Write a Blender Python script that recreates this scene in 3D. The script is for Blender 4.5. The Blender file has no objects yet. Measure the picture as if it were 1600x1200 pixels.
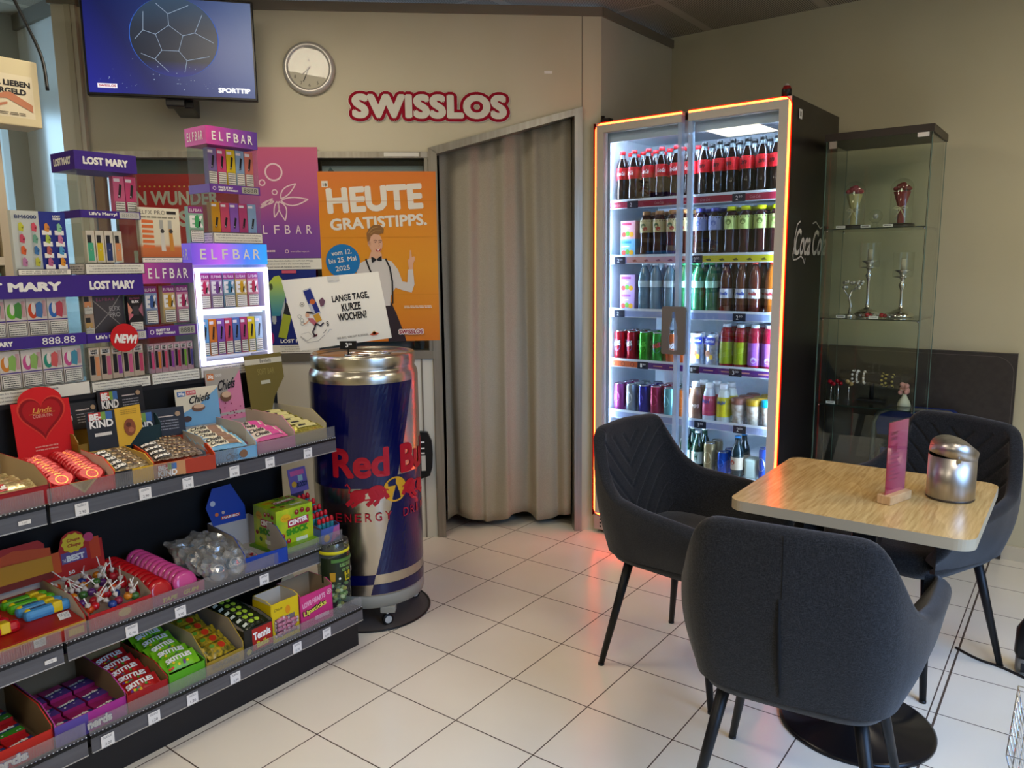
import bpy, bmesh, math, random
from math import sin, cos, pi, radians, sqrt, hypot, atan2
from mathutils import Vector, Matrix
random.seed(7)
SC = bpy.context.scene
COL = SC.collection

# ------------------------------------------------------------------ camera, world, light, exposure
cam = bpy.data.cameras.new('camera'); cam_o = bpy.data.objects.new('camera', cam); COL.objects.link(cam_o)
cam.sensor_fit = 'HORIZONTAL'; cam.sensor_width = 36.0; cam.lens = 36.0 * 1203.5 / 1600.0
cam.clip_start = 0.05; cam.clip_end = 60
PIT, ROL = -0.1526, -0.0120
_f = Vector((0, cos(PIT), sin(PIT))); _r = Vector((1, 0, 0)); _u = _r.cross(_f)
_r2 = cos(ROL) * _r + sin(ROL) * _u; _u2 = -sin(ROL) * _r + cos(ROL) * _u
cam_o.matrix_world = Matrix(((_r2.x, _u2.x, -_f.x, 0), (_r2.y, _u2.y, -_f.y, 0), (_r2.z, _u2.z, -_f.z, 1.425), (0, 0, 0, 1)))
SC.camera = cam_o
SC.view_settings.view_transform = 'Standard'
try: SC.view_settings.look = 'None'
except Exception: pass
SC.view_settings.gamma = 1.0
SC.view_settings.use_curve_mapping = False
SC.view_settings.exposure = 0.18
SC.cycles.use_denoising = True
SC.cycles.max_bounces = 10
SC.cycles.transparent_max_bounces = 24
SC.cycles.caustics_reflective = False
SC.cycles.caustics_refractive = False
SC.cycles.sample_clamp_indirect = 4.0
world = bpy.data.worlds.new('world'); SC.world = world; world.use_nodes = True
world.node_tree.nodes['Background'].inputs[0].default_value = (0.62, 0.78, 1.0, 1)
world.node_tree.nodes['Background'].inputs[1].default_value = 1.2

# plan directions: the room is laid out along U (right wall, tiles) and V
TH = radians(-36.83)
U = Vector((cos(TH), sin(TH), 0)); V = Vector((-sin(TH), cos(TH), 0))
CP = Vector((0.932, 4.613, 0))          # corner of the right wall
F0 = Vector((-0.5933, 2.7553, 0))       # far front corner of the sweets shelf
def R(u, v, z=0.0): return CP + U * u + V * v + Vector((0, 0, z))
def G(s, u, z=0.0): return F0 + V * s + U * u + Vector((0, 0, z))
ROT_R = TH                   # right-hand furniture: local x = U, local y = V
ROT_G = TH + pi / 2          # sweets shelf: local x = V, local y = -U (away from the aisle)
CEIL = 2.69

def area_light(name, loc, target, sx, sy, power, color):
    l = bpy.data.lights.new(name, 'AREA'); l.shape = 'RECTANGLE'; l.size = sx; l.size_y = sy; l.energy = power; l.color = color
    o = bpy.data.objects.new(name, l); COL.objects.link(o); o.location = loc
    o.rotation_euler = (Vector(target) - Vector(loc)).to_track_quat('-Z', 'Y').to_euler(); return o
# daylight through the shop window to the right of the camera
wd = area_light('window_daylight', R(3.50, -2.9, 1.45), R(2.1, -2.3, 0.0), 1.8, 1.8, 30, (0.28, 0.52, 1.0)); wd.data.spread = radians(95)
# daylight through the side window at the far left
area_light('side_daylight', R(-4.05, -3.3, 1.75), R(-2.2, -2.6, 1.6), 1.2, 1.5, 16, (0.55, 0.80, 1.0))

# ------------------------------------------------------------------ materials
def lin(c):
    return c / 12.92 if c <= 0.04045 else ((c + 0.055) / 1.055) ** 2.4
def rgb(h):
    h = h.lstrip('#'); return tuple(lin(int(h[i:i + 2], 16) / 255) for i in (0, 2, 4)) + (1.0,)
_M = {}
def M(h, r=0.5, m=0.0, e=0.0, a=1.0, spec=0.32, coat=0.0):
    k = ('p', h, r, m, e, a, spec, coat)
    if k in _M: return _M[k]
    mt = bpy.data.materials.new('mat_%s_%d' % (h.strip('#'), len(_M))); mt.use_nodes = True
    b = mt.node_tree.nodes['Principled BSDF']
    b.inputs['Base Color'].default_value = rgb(h); b.inputs['Roughness'].default_value = r; b.inputs['Metallic'].default_value = m
    b.inputs['Specular IOR Level'].default_value = spec
    if coat: b.inputs['Coat Weight'].default_value = coat; b.inputs['Coat Roughness'].default_value = 0.06
    if e: b.inputs['Emission Color'].default_value = rgb(h); b.inputs['Emission Strength'].default_value = e
    if a < 1: b.inputs['Alpha'].default_value = a
    _M[k] = mt; return mt
def emit(h, s):
    k = ('e', h, s)
    if k in _M: return _M[k]
    mt = bpy.data.materials.new('emit_%s_%d' % (h.strip('#'), len(_M))); mt.use_nodes = True
    nt = mt.node_tree; nt.nodes.clear()
    o = nt.nodes.new('ShaderNodeOutputMaterial'); e = nt.nodes.new('ShaderNodeEmission')
    e.inputs[0].default_value = rgb(h); e.inputs[1].default_value = s; nt.links.new(e.outputs[0], o.inputs[0])
    _M[k] = mt; return mt
def glass(tint='#ffffff', rough=0.0, body=0.0, col='#ffffff', ior=1.45, gain=1.0):
    """thin clear sheet: see-through straight on, mirror-like at grazing angles"""
    k = ('g', tint, rough, body, col, ior, gain)
    if k in _M: return _M[k]
    mt = bpy.data.materials.new('glass_%d' % len(_M)); mt.use_nodes = True
    nt = mt.node_tree; nt.nodes.clear(); N = nt.nodes.new; L = nt.links.new
    o = N('ShaderNodeOutputMaterial'); t = N('ShaderNodeBsdfTransparent'); g = N('ShaderNodeBsdfGlossy'); mx = N('ShaderNodeMixShader'); lw = N('ShaderNodeLayerWeight')
    t.inputs[0].default_value = rgb(tint); g.inputs['Roughness'].default_value = rough; lw.inputs[0].default_value = 0.5
    pw = N('ShaderNodeMath'); pw.operation = 'POWER'; pw.inputs[1].default_value = 5.0; L(lw.outputs['Facing'], pw.inputs[0])
    f0 = ((ior - 1) / (ior + 1)) ** 2 * gain
    mu = N('ShaderNodeMath'); mu.operation = 'MULTIPLY_ADD'; mu.use_clamp = True; mu.inputs[1].default_value = 1 - f0; mu.inputs[2].default_value = f0
    L(pw.outputs[0], mu.inputs[0])
    src = t.outputs[0]
    if body:
        d = N('ShaderNodeBsdfDiffuse'); d.inputs[0].default_value = rgb(col); m2 = N('ShaderNodeMixShader'); m2.inputs[0].default_value = body
        L(t.outputs[0], m2.inputs[1]); L(d.outputs[0], m2.inputs[2]); src = m2.outputs[0]
    L(mu.outputs[0], mx.inputs[0]); L(src, mx.inputs[1]); L(g.outputs[0], mx.inputs[2]); L(mx.outputs[0], o.inputs[0])
    _M[k] = mt; return mt
def gradmat(name, stops, axis='Z', lo=0.0, hi=1.0, r=0.5, e=0.0, diag=0.0):
    """colour that runs through stops along a local axis (a printed colour gradient)"""
    mt = bpy.data.materials.new(name); mt.use_nodes = True; nt = mt.node_tree; b = nt.nodes['Principled BSDF']; N = nt.nodes.new; L = nt.links.new
    tc = N('ShaderNodeTexCoord'); sp = N('ShaderNodeSeparateXYZ'); mr = N('ShaderNodeMapRange'); cr = N('ShaderNodeValToRGB')
    L(tc.outputs['Object'], sp.inputs[0])
    if diag:
        ad = N('ShaderNodeMath'); ad.operation = 'MULTIPLY_ADD'; ad.inputs[1].default_value = diag
        L(sp.outputs['Z' if axis == 'X' else 'X'], ad.inputs[0]); L(sp.outputs[axis], ad.inputs[2]); L(ad.outputs[0], mr.inputs[0])
    else: L(sp.outputs[axis], mr.inputs[0])
    mr.inputs[1].default_value = lo; mr.inputs[2].default_value = hi; L(mr.outputs[0], cr.inputs[0])
    el = cr.color_ramp.elements
    while len(el) < len(stops): el.new(0.5)
    for i, (p, c) in enumerate(stops): el[i].position = p; el[i].color = rgb(c)
    L(cr.outputs[0], b.inputs['Base Color']); b.inputs['Roughness'].default_value = r
    if e: L(cr.outputs[0], b.inputs['Emission Color']); b.inputs['Emission Strength'].default_value = e
    return mt
def noisy(name, c1, c2, scale=30, r=0.6, m=0.0, bump=0.0, stretch=(1, 1, 1), detail=4, spec=0.5, bscale=None):
    mt = bpy.data.materials.new(name); mt.use_nodes = True; nt = mt.node_tree; b = nt.nodes['Principled BSDF']; N = nt.nodes.new; L = nt.links.new
    tc = N('ShaderNodeTexCoord'); mp = N('ShaderNodeMapping'); no = N('ShaderNodeTexNoise'); cr = N('ShaderNodeValToRGB')
    mp.inputs['Scale'].default_value = stretch; L(tc.outputs['Object'], mp.inputs[0]); L(mp.outputs[0], no.inputs[0])
    no.inputs['Scale'].default_value = scale; no.inputs['Detail'].default_value = detail
    L(no.outputs[0], cr.inputs[0]); cr.color_ramp.elements[0].position = 0.35; cr.color_ramp.elements[1].position = 0.65
    cr.color_ramp.elements[0].color = rgb(c1); cr.color_ramp.elements[1].color = rgb(c2); L(cr.outputs[0], b.inputs['Base Color'])
    b.inputs['Roughness'].default_value = r; b.inputs['Metallic'].default_value = m; b.inputs['Specular IOR Level'].default_value = spec
    if bump:
        bp = N('ShaderNodeBump'); bp.inputs['Strength'].default_value = bump; bp.inputs['Distance'].default_value = 0.002
        L(no.outputs[0], bp.inputs['Height']); L(bp.outputs[0], b.inputs['Normal'])
    return mt

# ------------------------------------------------------------------ text outlines (cached, flat, unit box)
_T = {}; _N = {}
def glyphs(s, bold=0.0, sp=1.0, res=3):
    k = (s, bold, sp, res)
    if k in _T: return _T[k]
    c = bpy.data.curves.new('t', 'FONT'); c.body = s; c.size = 1; c.space_character = sp; c.resolution_u = res; c.align_x = 'LEFT'
    o = bpy.data.objects.new('t', c); COL.objects.link(o)
    dg = bpy.context.evaluated_depsgraph_get(); me = bpy.data.meshes.new_from_object(o.evaluated_get(dg))
    v0 = [(v.co.x, v.co.y) for v in me.vertices]; f0 = [tuple(p.vertices) for p in me.polygons]
    bpy.data.objects.remove(o); bpy.data.curves.remove(c); bpy.data.meshes.remove(me)
    if not v0: _T[k] = ([], [], 1, 1); return _T[k]
    vs = list(v0); fs = list(f0)
    if bold > 0:
        nd = 16 if bold > .07 else (4 if res < 2 else 8)
        for q in range(nd):
            a = 2 * pi * (q + .5) / nd; r_ = bold * (1.0 if nd == 16 else 1.25); dx, dy = r_ * cos(a), r_ * sin(a); n0 = len(vs)
            vs += [(x + dx, y + dy) for x, y in v0]; fs += [tuple(i + n0 for i in f) for f in f0]
    x0 = min(v[0] for v in vs); x1 = max(v[0] for v in vs); y0 = min(v[1] for v in vs); y1 = max(v[1] for v in vs)
    w = x1 - x0; h = y1 - y0
    vs = [((x - x0) / w, (y - y0) / h) for x, y in vs]
    _T[k] = (vs, fs, w, h); _N[k] = (len(v0), len(f0)); return _T[k]

# ------------------------------------------------------------------ mesh builder
class MB:
    def __init__(s): s.v = []; s.f = []; s.fm = []; s.sm = []; s.mats = []
    def mi(s, m):
        if m not in s.mats: s.mats.append(m)
        return s.mats.index(m)
    def add(s, vs, fs, m, smooth=False, T=None):
        n = len(s.v); k = s.mi(m)
        if T is not None: vs = [T @ Vector(v) for v in vs]
        s.v.extend([tuple(v) for v in vs])
        for f in fs: s.f.append([i + n for i in f]); s.fm.append(k); s.sm.append(smooth)
        return s
    def box(s, x0, x1, y0, y1, z0, z1, m, T=None, b=0.0, faces=None):
        """box, optionally with bevelled edges; faces = per side materials {'f','k','l','r','t','b'}"""
        if b <= 0 or faces:
            vs = [(x0, y0, z0), (x1, y0, z0), (x1, y1, z0), (x0, y1, z0), (x0, y0, z1), (x1, y0, z1), (x1, y1, z1), (x0, y1, z1)]
            F = dict(b=(3, 2, 1, 0), t=(4, 5, 6, 7), f=(0, 1, 5, 4), r=(1, 2, 6, 5), k=(2, 3, 7, 6), l=(3, 0, 4, 7))
            for k, f in F.items(): s.add(vs, [f], (faces or {}).get(k, m), False, T)
            return s
        bm = bmesh.new(); bmesh.ops.create_cube(bm, size=1)
        bmesh.ops.scale(bm, vec=(x1 - x0, y1 - y0, z1 - z0), verts=bm.verts); bmesh.ops.translate(bm, vec=((x0 + x1) / 2, (y0 + y1) / 2, (z0 + z1) / 2), verts=bm.verts)
        bmesh.ops.bevel(bm, geom=bm.edges[:], offset=b, segments=2, profile=0.5, affect='EDGES')
        s.frombm(bm, m, False, T); return s
    def frombm(s, bm, m, smooth, T=None):
        bm.verts.ensure_lookup_table(); bm.verts.index_update()
        s.add([v.co[:] for v in bm.verts], [[v.index for v in f.verts] for f in bm.faces], m, smooth, T); bm.free()
    def lathe(s, prof, m, seg=24, T=None, smooth=True, cap0=True, cap1=True, ax=(0, 0)):
        """prof: (r, z[, material]) from bottom to top; material of the band that starts there"""
        n = len(prof); vs = []
        for p in prof:
            for i in range(seg):
                a = 2 * pi * i / seg; vs.append((ax[0] + p[0] * cos(a), ax[1] + p[0] * sin(a), p[1]))
        for j in range(n - 1):
            mm = prof[j][2] if len(prof[j]) > 2 and prof[j][2] else m
            base = len(s.v)
            fs = [(j * seg + i, j * seg + (i + 1) % seg, (j + 1) * seg + (i + 1) % seg, (j + 1) * seg + i) for i in range(seg)]
            if j == 0: s._lb = s.add(vs, [], mm, smooth, T) and (len(s.v) - len(vs))
            k = s.mi(mm)
            for f in fs: s.f.append([q + s._lb for q in f]); s.fm.append(k); s.sm.append(smooth)
        k0 = s.mi(prof[0][2] if len(prof[0]) > 2 and prof[0][2] else m); k1 = s.mi(prof[-1][2] if len(prof[-1]) > 2 and prof[-1][2] else m)
        if cap0: s.f.append([s._lb + i for i in reversed(range(seg))]); s.fm.append(k0); s.sm.append(False)
        if cap1: s.f.append([s._lb + (n - 1) * seg + i for i in range(seg)]); s.fm.append(k1); s.sm.append(False)
        return s
    def cyl(s, p0, p1, r0, m, r1=None, seg=12, smooth=True, caps=True):
        p0 = Vector(p0); p1 = Vector(p1); d = p1 - p0; L = d.length
        T = Matrix.Translation(p0) @ d.to_track_quat('Z', 'Y').to_matrix().to_4x4()
        return s.lathe([(r0, 0), (r0 if r1 is None else r1, L)], m, seg, T, smooth, caps, caps)
    def tube(s, pts, r, m, seg=8, closed=False):
        pts = [Vector(p) for p in pts]; n = len(pts); vs = []; up = None
        for i, p in enumerate(pts):
            a = pts[(i - 1) % n] if (closed or i) else p; b = pts[(i + 1) % n] if (closed or i < n - 1) else p
            t = (b - a).normalized()
            if up is None: up = t.orthogonal().normalized()
            up = (up - t * up.dot(t)).normalized(); bi = t.cross(up)
            rr = r[i] if isinstance(r, (list, tuple)) else r
            for k in range(seg):
                an = 2 * pi * k / seg; vs.append(p + (up * cos(an) + bi * sin(an)) * rr)
        fs = [(i * seg + k, i * seg + (k + 1) % seg, ((i + 1) % n) * seg + (k + 1) % seg, ((i + 1) % n) * seg + k) for i in range(n if closed else n - 1) for k in range(seg)]
        if not closed: fs += [tuple(reversed(range(seg))), tuple((n - 1) * seg + k for k in range(seg))]
        return s.add(vs, fs, m, True)
    def sphere(s, c, r, m, T=None, seg=14, rings=8, sc=(1, 1, 1)):
        vs = [(c[0], c[1], c[2] - r * sc[2])]
        for j in range(1, rings):
            ph = -pi / 2 + pi * j / rings
            for i in range(seg):
                a = 2 * pi * i / seg; vs.append((c[0] + r * sc[0] * cos(ph) * cos(a), c[1] + r * sc[1] * cos(ph) * sin(a), c[2] + r * sc[2] * sin(ph)))
        vs.append((c[0], c[1], c[2] + r * sc[2])); fs = []
        for i in range(seg): fs.append((0, 1 + (i + 1) % seg, 1 + i))
        for j in range(rings - 2):
            for i in range(seg): fs.append((1 + j * seg + i, 1 + j * seg + (i + 1) % seg, 1 + (j + 1) * seg + (i + 1) % seg, 1 + (j + 1) * seg + i))
        t = len(vs) - 1; b0 = 1 + (rings - 2) * seg
        for i in range(seg): fs.append((b0 + i, b0 + (i + 1) % seg, t))
        return s.add(vs, fs, m, True, T)
    def prism(s, pts, z0, z1, m, T=None, ms=None, smooth=False):
        n = len(pts); vs = [(x, y, z0) for x, y in pts] + [(x, y, z1) for x, y in pts]
        s.add(vs, [tuple(reversed(range(n))), tuple(range(n, 2 * n))], m, False, T)
        return s.add(vs, [(i, (i + 1) % n, n + (i + 1) % n, n + i) for i in range(n)], ms or m, smooth, T)
    def panel(s, o, x=(1, 0, 0), y=(0, 0, 1), eps=0.0004, wrap=None): return Panel(s, o, x, y, eps, wrap)
    def build(s, name, parent=None, loc=None, rotz=0.0, rot=None):
        me = bpy.data.meshes.new(name); me.from_pydata(s.v, [], s.f)
        for m in s.mats: me.materials.append(m)
        me.polygons.foreach_set('material_index', s.fm); me.polygons.foreach_set('use_smooth', s.sm); me.update()
        o = bpy.data.objects.new(name, me); COL.objects.link(o)
        if parent is not None: o.parent = parent
        if loc is not None: o.location = loc
        o.rotation_euler = rot if rot is not None else (0, 0, rotz)
        return o
class Panel:
    """flat print on a surface: x to the right, y up, each layer a hair above the last"""
    def __init__(s, mb, o, x, y, eps, wrap):
        s.mb = mb; s.o = Vector(o); s.x = Vector(x).normalized(); s.y = Vector(y).normalized(); s.n = s.x.cross(s.y); s.l = 1; s.eps = eps; s.wrap = wrap
    def P(s, pts, fs, m):
        if s.wrap: vs = [s.wrap(x, y, s.eps * s.l) for x, y in pts]
        else: vs = [s.o + s.x * x + s.y * y + s.n * (s.eps * s.l) for x, y in pts]
        s.mb.add(vs, fs, m)
    def up(s): s.l += 1; return s
    def rect(s, x0, y0, x1, y1, m, nx=1, ny=1):
        s.P([(x0 + (x1 - x0) * i / nx, y0 + (y1 - y0) * j / ny) for j in range(ny + 1) for i in range(nx + 1)],
            [(j * (nx + 1) + i, j * (nx + 1) + i + 1, (j + 1) * (nx + 1) + i + 1, (j + 1) * (nx + 1) + i) for j in range(ny) for i in range(nx)], m); return s
    def poly(s, pts, m, tri=True):
        if tri and len(pts) > 4:
            from mathutils.geometry import tessellate_polygon
            t = tessellate_polygon([[Vector((p[0], p[1], 0)) for p in pts]]); s.P(pts, [tuple(q) for q in t], m)
        else: s.P(pts, [tuple(range(len(pts)))], m)
        return s
    def disc(s, cx, cy, r, m, n=24, ry=None, rot=0.0):
        ry = r if ry is None else ry; c, d = cos(rot), sin(rot)
        s.P([(cx + r * cos(2 * pi * i / n) * c - ry * sin(2 * pi * i / n) * d, cy + r * cos(2 * pi * i / n) * d + ry * sin(2 * pi * i / n) * c) for i in range(n)], [tuple(range(n))], m); return s
    def ring(s, cx, cy, r, w, m, n=32):
        p = [(cx + q * cos(2 * pi * i / n), cy + q * sin(2 * pi * i / n)) for q in (r, r - w) for i in range(n)]
        s.P(p, [(i, (i + 1) % n, n + (i + 1) % n, n + i) for i in range(n)], m); return s
    def line(s, pts, w, m, closed=False):
        n = len(pts); L = []; Rr = []
        for i in range(n):
            a = pts[(i - 1) % n] if (closed or i) else pts[i]; b = pts[(i + 1) % n] if (closed or i < n - 1) else pts[i]
            dx, dy = b[0] - a[0], b[1] - a[1]; q = hypot(dx, dy) or 1; nx, ny = -dy / q * w / 2, dx / q * w / 2
            L.append((pts[i][0] + nx, pts[i][1] + ny)); Rr.append((pts[i][0] - nx, pts[i][1] - ny))
        s.P(L + Rr, [(n + i, n + (i + 1) % n, (i + 1) % n, i) for i in range(n if closed else n - 1)], m); return s
    def text(s, t, x, y, w, h, m, bold=0.0, shear=0.0, rot=0.0, sp=1.0, keep=False, center=False, res=3):
        """fits the string into the box (x, y, w, h)"""
        vs, fs, W, H = glyphs(t, bold, sp, res)
        if not vs: return s
        if keep:
            k = min(w / W, h / H); w2, h2 = W * k, H * k
            if center: x += (w - w2) / 2; y += (h - h2) / 2
            w, h = w2, h2
        c, d = cos(rot), sin(rot); pts = []
        for a, b in vs:
            px, py = a * w + shear * b * h, b * h; pts.append((x + px * c - py * d, y + px * d + py * c))
        nv, nf = _N[(t, bold, sp, res)]
        for q in range(len(pts) // nv): s.P(pts[q * nv:(q + 1) * nv], [[i - q * nv for i in f] for f in fs[q * nf:(q + 1) * nf]], m); s.l += .15
        return s
    def lines(s, x0, y0, x1, y1, n, m, frac=0.35):
        """rows of print too small to read"""
        st = (y1 - y0) / n
        for i in range(n):
            yy = y0 + st * (i + 0.3); xx = x0
            while xx < x1 - 1e-6:
                ww = min((x1 - x0) * random.uniform(0.08, 0.22), x1 - xx); s.P([(xx, yy), (xx + ww * 0.85, yy), (xx + ww * 0.85, yy + st * frac), (xx, yy + st * frac)], [(0, 1, 2, 3)], m); xx += ww
        return s
    def warn(s, x0, y0, x1, y1, k=M('#e9e6d8', 0.5), big=None, bw=None):
        """health warning: dark frame, pale field, lines of print"""
        q = bw or min(x1 - x0, y1 - y0) * 0.06; ink = M('#26242a', 0.6)
        s.rect(x0, y0, x1, y1, ink); s.up(); s.rect(x0 + q, y0 + q, x1 - q, y1 - q, k); s.up()
        if big:
            n = len(big); hh = (y1 - y0 - 2 * q) / (n + 0.6)
            for i, t in enumerate(big): s.text(t, x0 + 3 * q, y1 - q - hh * (i + 1.1), (x1 - x0) - 6 * q, hh * 0.62, ink, bold=0.01, keep=True, center=True, res=1)
        else: s.lines(x0 + 2.2 * q, y0 + 2 * q, x1 - 2.2 * q, y1 - 2 * q, 5, ink)
        return s

def tag(o, label, cat, group=None, kind=None):
    if label: o['label'] = label
    if cat: o['category'] = cat
    if group: o['group'] = group
    if kind: o['kind'] = kind
    return o
def thing(name, label, cat, loc=(0, 0, 0), rotz=0.0, group=None):
    o = bpy.data.objects.new(name, None); COL.objects.link(o); o.empty_display_size = 0.05
    o.location = loc; o.rotation_euler = (0, 0, rotz); return tag(o, label, cat, group)
def struct(name, mb, loc=None, rotz=0.0, parent=None):
    o = mb.build(name, parent, loc, rotz)
    if parent is None: o['kind'] = 'structure'
    return o
_CH = {}
def kids(o):
    return [c for c in o.children]
def dup(o, loc=None, rotz=None, label=None, group=None, parent=None, ch=None):
    c = o.copy(); COL.objects.link(c); c.parent = parent
    if loc is not None: c.location = loc
    if rotz is not None: c.rotation_euler = (c.rotation_euler[0], c.rotation_euler[1], rotz)
    if label: c['label'] = label
    if group: c['group'] = group
    for k in (ch if ch is not None else list(o.children)): dup(k, parent=c)
    return c
ORD = ['leftmost', 'second', 'third', 'fourth', 'fifth', 'sixth', 'seventh', 'eighth', 'ninth', 'tenth', 'eleventh', 'twelfth', 'thirteenth', 'fourteenth', 'fifteenth']
def nth(i, n):
    if i == 0: return 'leftmost'
    if i == n - 1: return 'rightmost'
    return ORD[i] + ' from left'

# shared materials
ALU = noisy('brushed_aluminium', '#8f8a80', '#a09b90', 60, 0.32, 0.85, 0.0, (1, 1, 0.04))
STEEL = noisy('brushed_steel', '#b4b0a8', '#c8c5be', 80, 0.28, 1.0, 0.0, (1, 1, 0.02))
CHROME = M('#d8d8d8', 0.08, 1.0)
WHITE = M('#f2f0ea', 0.5); INK = M('#1c1b1f', 0.6); PAPER = M('#efebdd', 0.55)
BLACKP = M('#121214', 0.35); PURPLE = M('#4a2590', 0.4); MAG = M('#b8327e', 0.4)
RED = M('#c8171f', 0.45); YEL = M('#f0c81e', 0.45); KRAFT = M('#b9a27c', 0.8); KGREY = M('#b5ab9a', 0.8)
ACRYL = glass('#f4f8f8', 0.02, 0.04, '#dfe8ea', 1.3)

# ------------------------------------------------------------------ floor and ceiling
def floor_mat():
    mt = bpy.data.materials.new('floor_tiles'); mt.use_nodes = True; nt = mt.node_tree; b = nt.nodes['Principled BSDF']; N = nt.nodes.new; L = nt.links.new
    tc = N('ShaderNodeTexCoord'); sp = N('ShaderNodeSeparateXYZ'); L(tc.outputs['Object'], sp.inputs[0])
    def edge(sock, off, size):
        a = N('ShaderNodeMath'); a.operation = 'SUBTRACT'; a.inputs[1].default_value = off; L(sock, a.inputs[0])
        d = N('ShaderNodeMath'); d.operation = 'DIVIDE'; d.inputs[1].default_value = size; L(a.outputs[0], d.inputs[0])
        p = N('ShaderNodeMath'); p.operation = 'PINGPONG'; p.inputs[1].default_value = 0.5; L(d.outputs[0], p.inputs[0]); return p.outputs[0], size
    def less(sock, v):
        c = N('ShaderNodeMath'); c.operation = 'LESS_THAN'; c.inputs[1].default_value = v; L(sock, c.inputs[0]); return c.outputs[0]
    e1, s1 = edge(sp.outputs['X'], -0.386, 0.300); e2, s2 = edge(sp.outputs['Y'], -1.946, 0.3072)
    mn = N('ShaderNodeMath'); mn.operation = 'MAXIMUM'; L(less(e1, 0.0021 / s1), mn.inputs[0]); L(less(e2, 0.0021 / s2), mn.inputs[1])
    jt = N('ShaderNodeMath'); jt.operation = 'SUBTRACT'; jt.inputs[1].default_value = 1.735; L(sp.outputs['X'], jt.inputs[0])
    ja = N('ShaderNodeMath'); ja.operation = 'ABSOLUTE'; L(jt.outputs[0], ja.inputs[0])
    m2 = N('ShaderNodeMath'); m2.operation = 'MAXIMUM'; L(mn.outputs[0], m2.inputs[0]); L(less(ja.outputs[0], 0.0035), m2.inputs[1])
    no = N('ShaderNodeTexNoise'); no.inputs['Scale'].default_value = 3.0; no.inputs['Detail'].default_value = 6; L(tc.outputs['Object'], no.inputs[0])
    cr = N('ShaderNodeValToRGB'); cr.color_ramp.elements[0].color = rgb('#ddd6c4'); cr.color_ramp.elements[1].color = rgb('#e9e3d4'); L(no.outputs[0], cr.inputs[0])
    mx = N('ShaderNodeMixRGB'); L(m2.outputs[0], mx.inputs[0]); L(cr.outputs[0], mx.inputs[1]); mx.inputs[2].default_value = rgb('#4c3e32')
    L(mx.outputs[0], b.inputs['Base Color'])
    n2 = N('ShaderNodeTexNoise'); n2.inputs['Scale'].default_value = 9; L(tc.outputs['Object'], n2.inputs[0])
    rr = N('ShaderNodeMapRange'); rr.inputs[3].default_value = 0.17; rr.inputs[4].default_value = 0.30; L(n2.outputs[0], rr.inputs[0])
    rm = N('ShaderNodeMath'); rm.operation = 'MULTIPLY_ADD'; L(m2.outputs[0], rm.inputs[0]); rm.inputs[1].default_value = 0.5; L(rr.outputs[0], rm.inputs[2]); L(rm.outputs[0], b.inputs['Roughness'])
    bp = N('ShaderNodeBump'); bp.invert = True; bp.inputs['Strength'].default_value = 0.6; bp.inputs['Distance'].default_value = 0.002; L(m2.outputs[0], bp.inputs['Height']); L(bp.outputs[0], b.inputs['Normal'])
    return mt
def ceil_mat():
    mt = bpy.data.materials.new('ceiling_perforated'); mt.use_nodes = True; nt = mt.node_tree; b = nt.nodes['Principled BSDF']; N = nt.nodes.new; L = nt.links.new
    tc = N('ShaderNodeTexCoord'); sp = N('ShaderNodeSeparateXYZ'); L(tc.outputs['Object'], sp.inputs[0])
    def op(o, a, bv=None, b2=None):
        m = N('ShaderNodeMath'); m.operation = o
        if isinstance(a, (int, float)): m.inputs[0].default_value = a
        else: L(a, m.inputs[0])
        if bv is not None:
            if isinstance(bv, (int, float)): m.inputs[1].default_value = bv
            else: L(bv, m.inputs[1])
        return m.outputs[0]
    x, y = sp.outputs['X'], sp.outputs['Y']
    def dist(c, off, size): return op('MULTIPLY', op('PINGPONG', op('DIVIDE', op('SUBTRACT', c, off), size), 0.5), size)
    seam = op('MAXIMUM', op('LESS_THAN', dist(x, 0.22, 0.61), 0.022), op('LESS_THAN', dist(y, -0.59, 0.61), 0.010))
    slot = op('LESS_THAN', op('PINGPONG', op('DIVIDE', x, 0.0105), 0.5), 0.22)
    slot = op('MULTIPLY', slot, op('SUBTRACT', 1.0, seam))
    mx = N('ShaderNodeMixRGB'); L(slot, mx.inputs[0]); mx.inputs[1].default_value = rgb('#b5ac9a'); mx.inputs[2].default_value = rgb('#5a5246')
    L(mx.outputs[0], b.inputs['Base Color']); b.inputs['Roughness'].default_value = 0.55
    return mt
FLOORM = floor_mat()
mb = MB(); mb.box(-4.3, 3.7, -7.7, 0.05, -0.06, 0.0, FLOORM); mb.box(-4.3, 0.0, 0.05, 0.9, -0.06, 0.0, FLOORM)
struct('floor', mb, R(0, 0), ROT_R)
mb = MB(); mb.box(-4.3, 3.7, -7.7, 0.9, CEIL, CEIL + 0.05, ceil_mat()); struct('ceiling', mb, R(0, 0), ROT_R)

# ------------------------------------------------------------------ walls
WALLM = noisy('painted_wall', '#c6bea2', '#ccc4aa', 2.0, 0.55, 0, 0.0, detail=2)
WALLR = noisy('plaster_wall', '#bdb698', '#c5bea0', 1.5, 0.75, 0, 0.15, detail=5)
TRIMM = M('#7b7263', 0.5)
PANW = M('#d2cdbc', 0.45)
MID = Vector((0.0006, 3.980, 0)); AL = radians(5.5); DX = Vector((cos(AL), sin(AL), 0)); DN = Vector((-sin(AL), cos(AL), 0))
def W(x, off=0.0, z=0.0): return MID + DX * x - DN * off + Vector((0, 0, z))   # on the partition, off = towards the room
XZ = Matrix(((1, 0, 0, 0), (0, 0, -1, 0), (0, 1, 0, 0), (0, 0, 0, 1)))            # prism drawn in x,z then given depth along -y
def wprism(mb, pts, y0, y1, m): return mb.prism(pts, -y1, -y0, m, XZ)
mb = MB()
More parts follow.
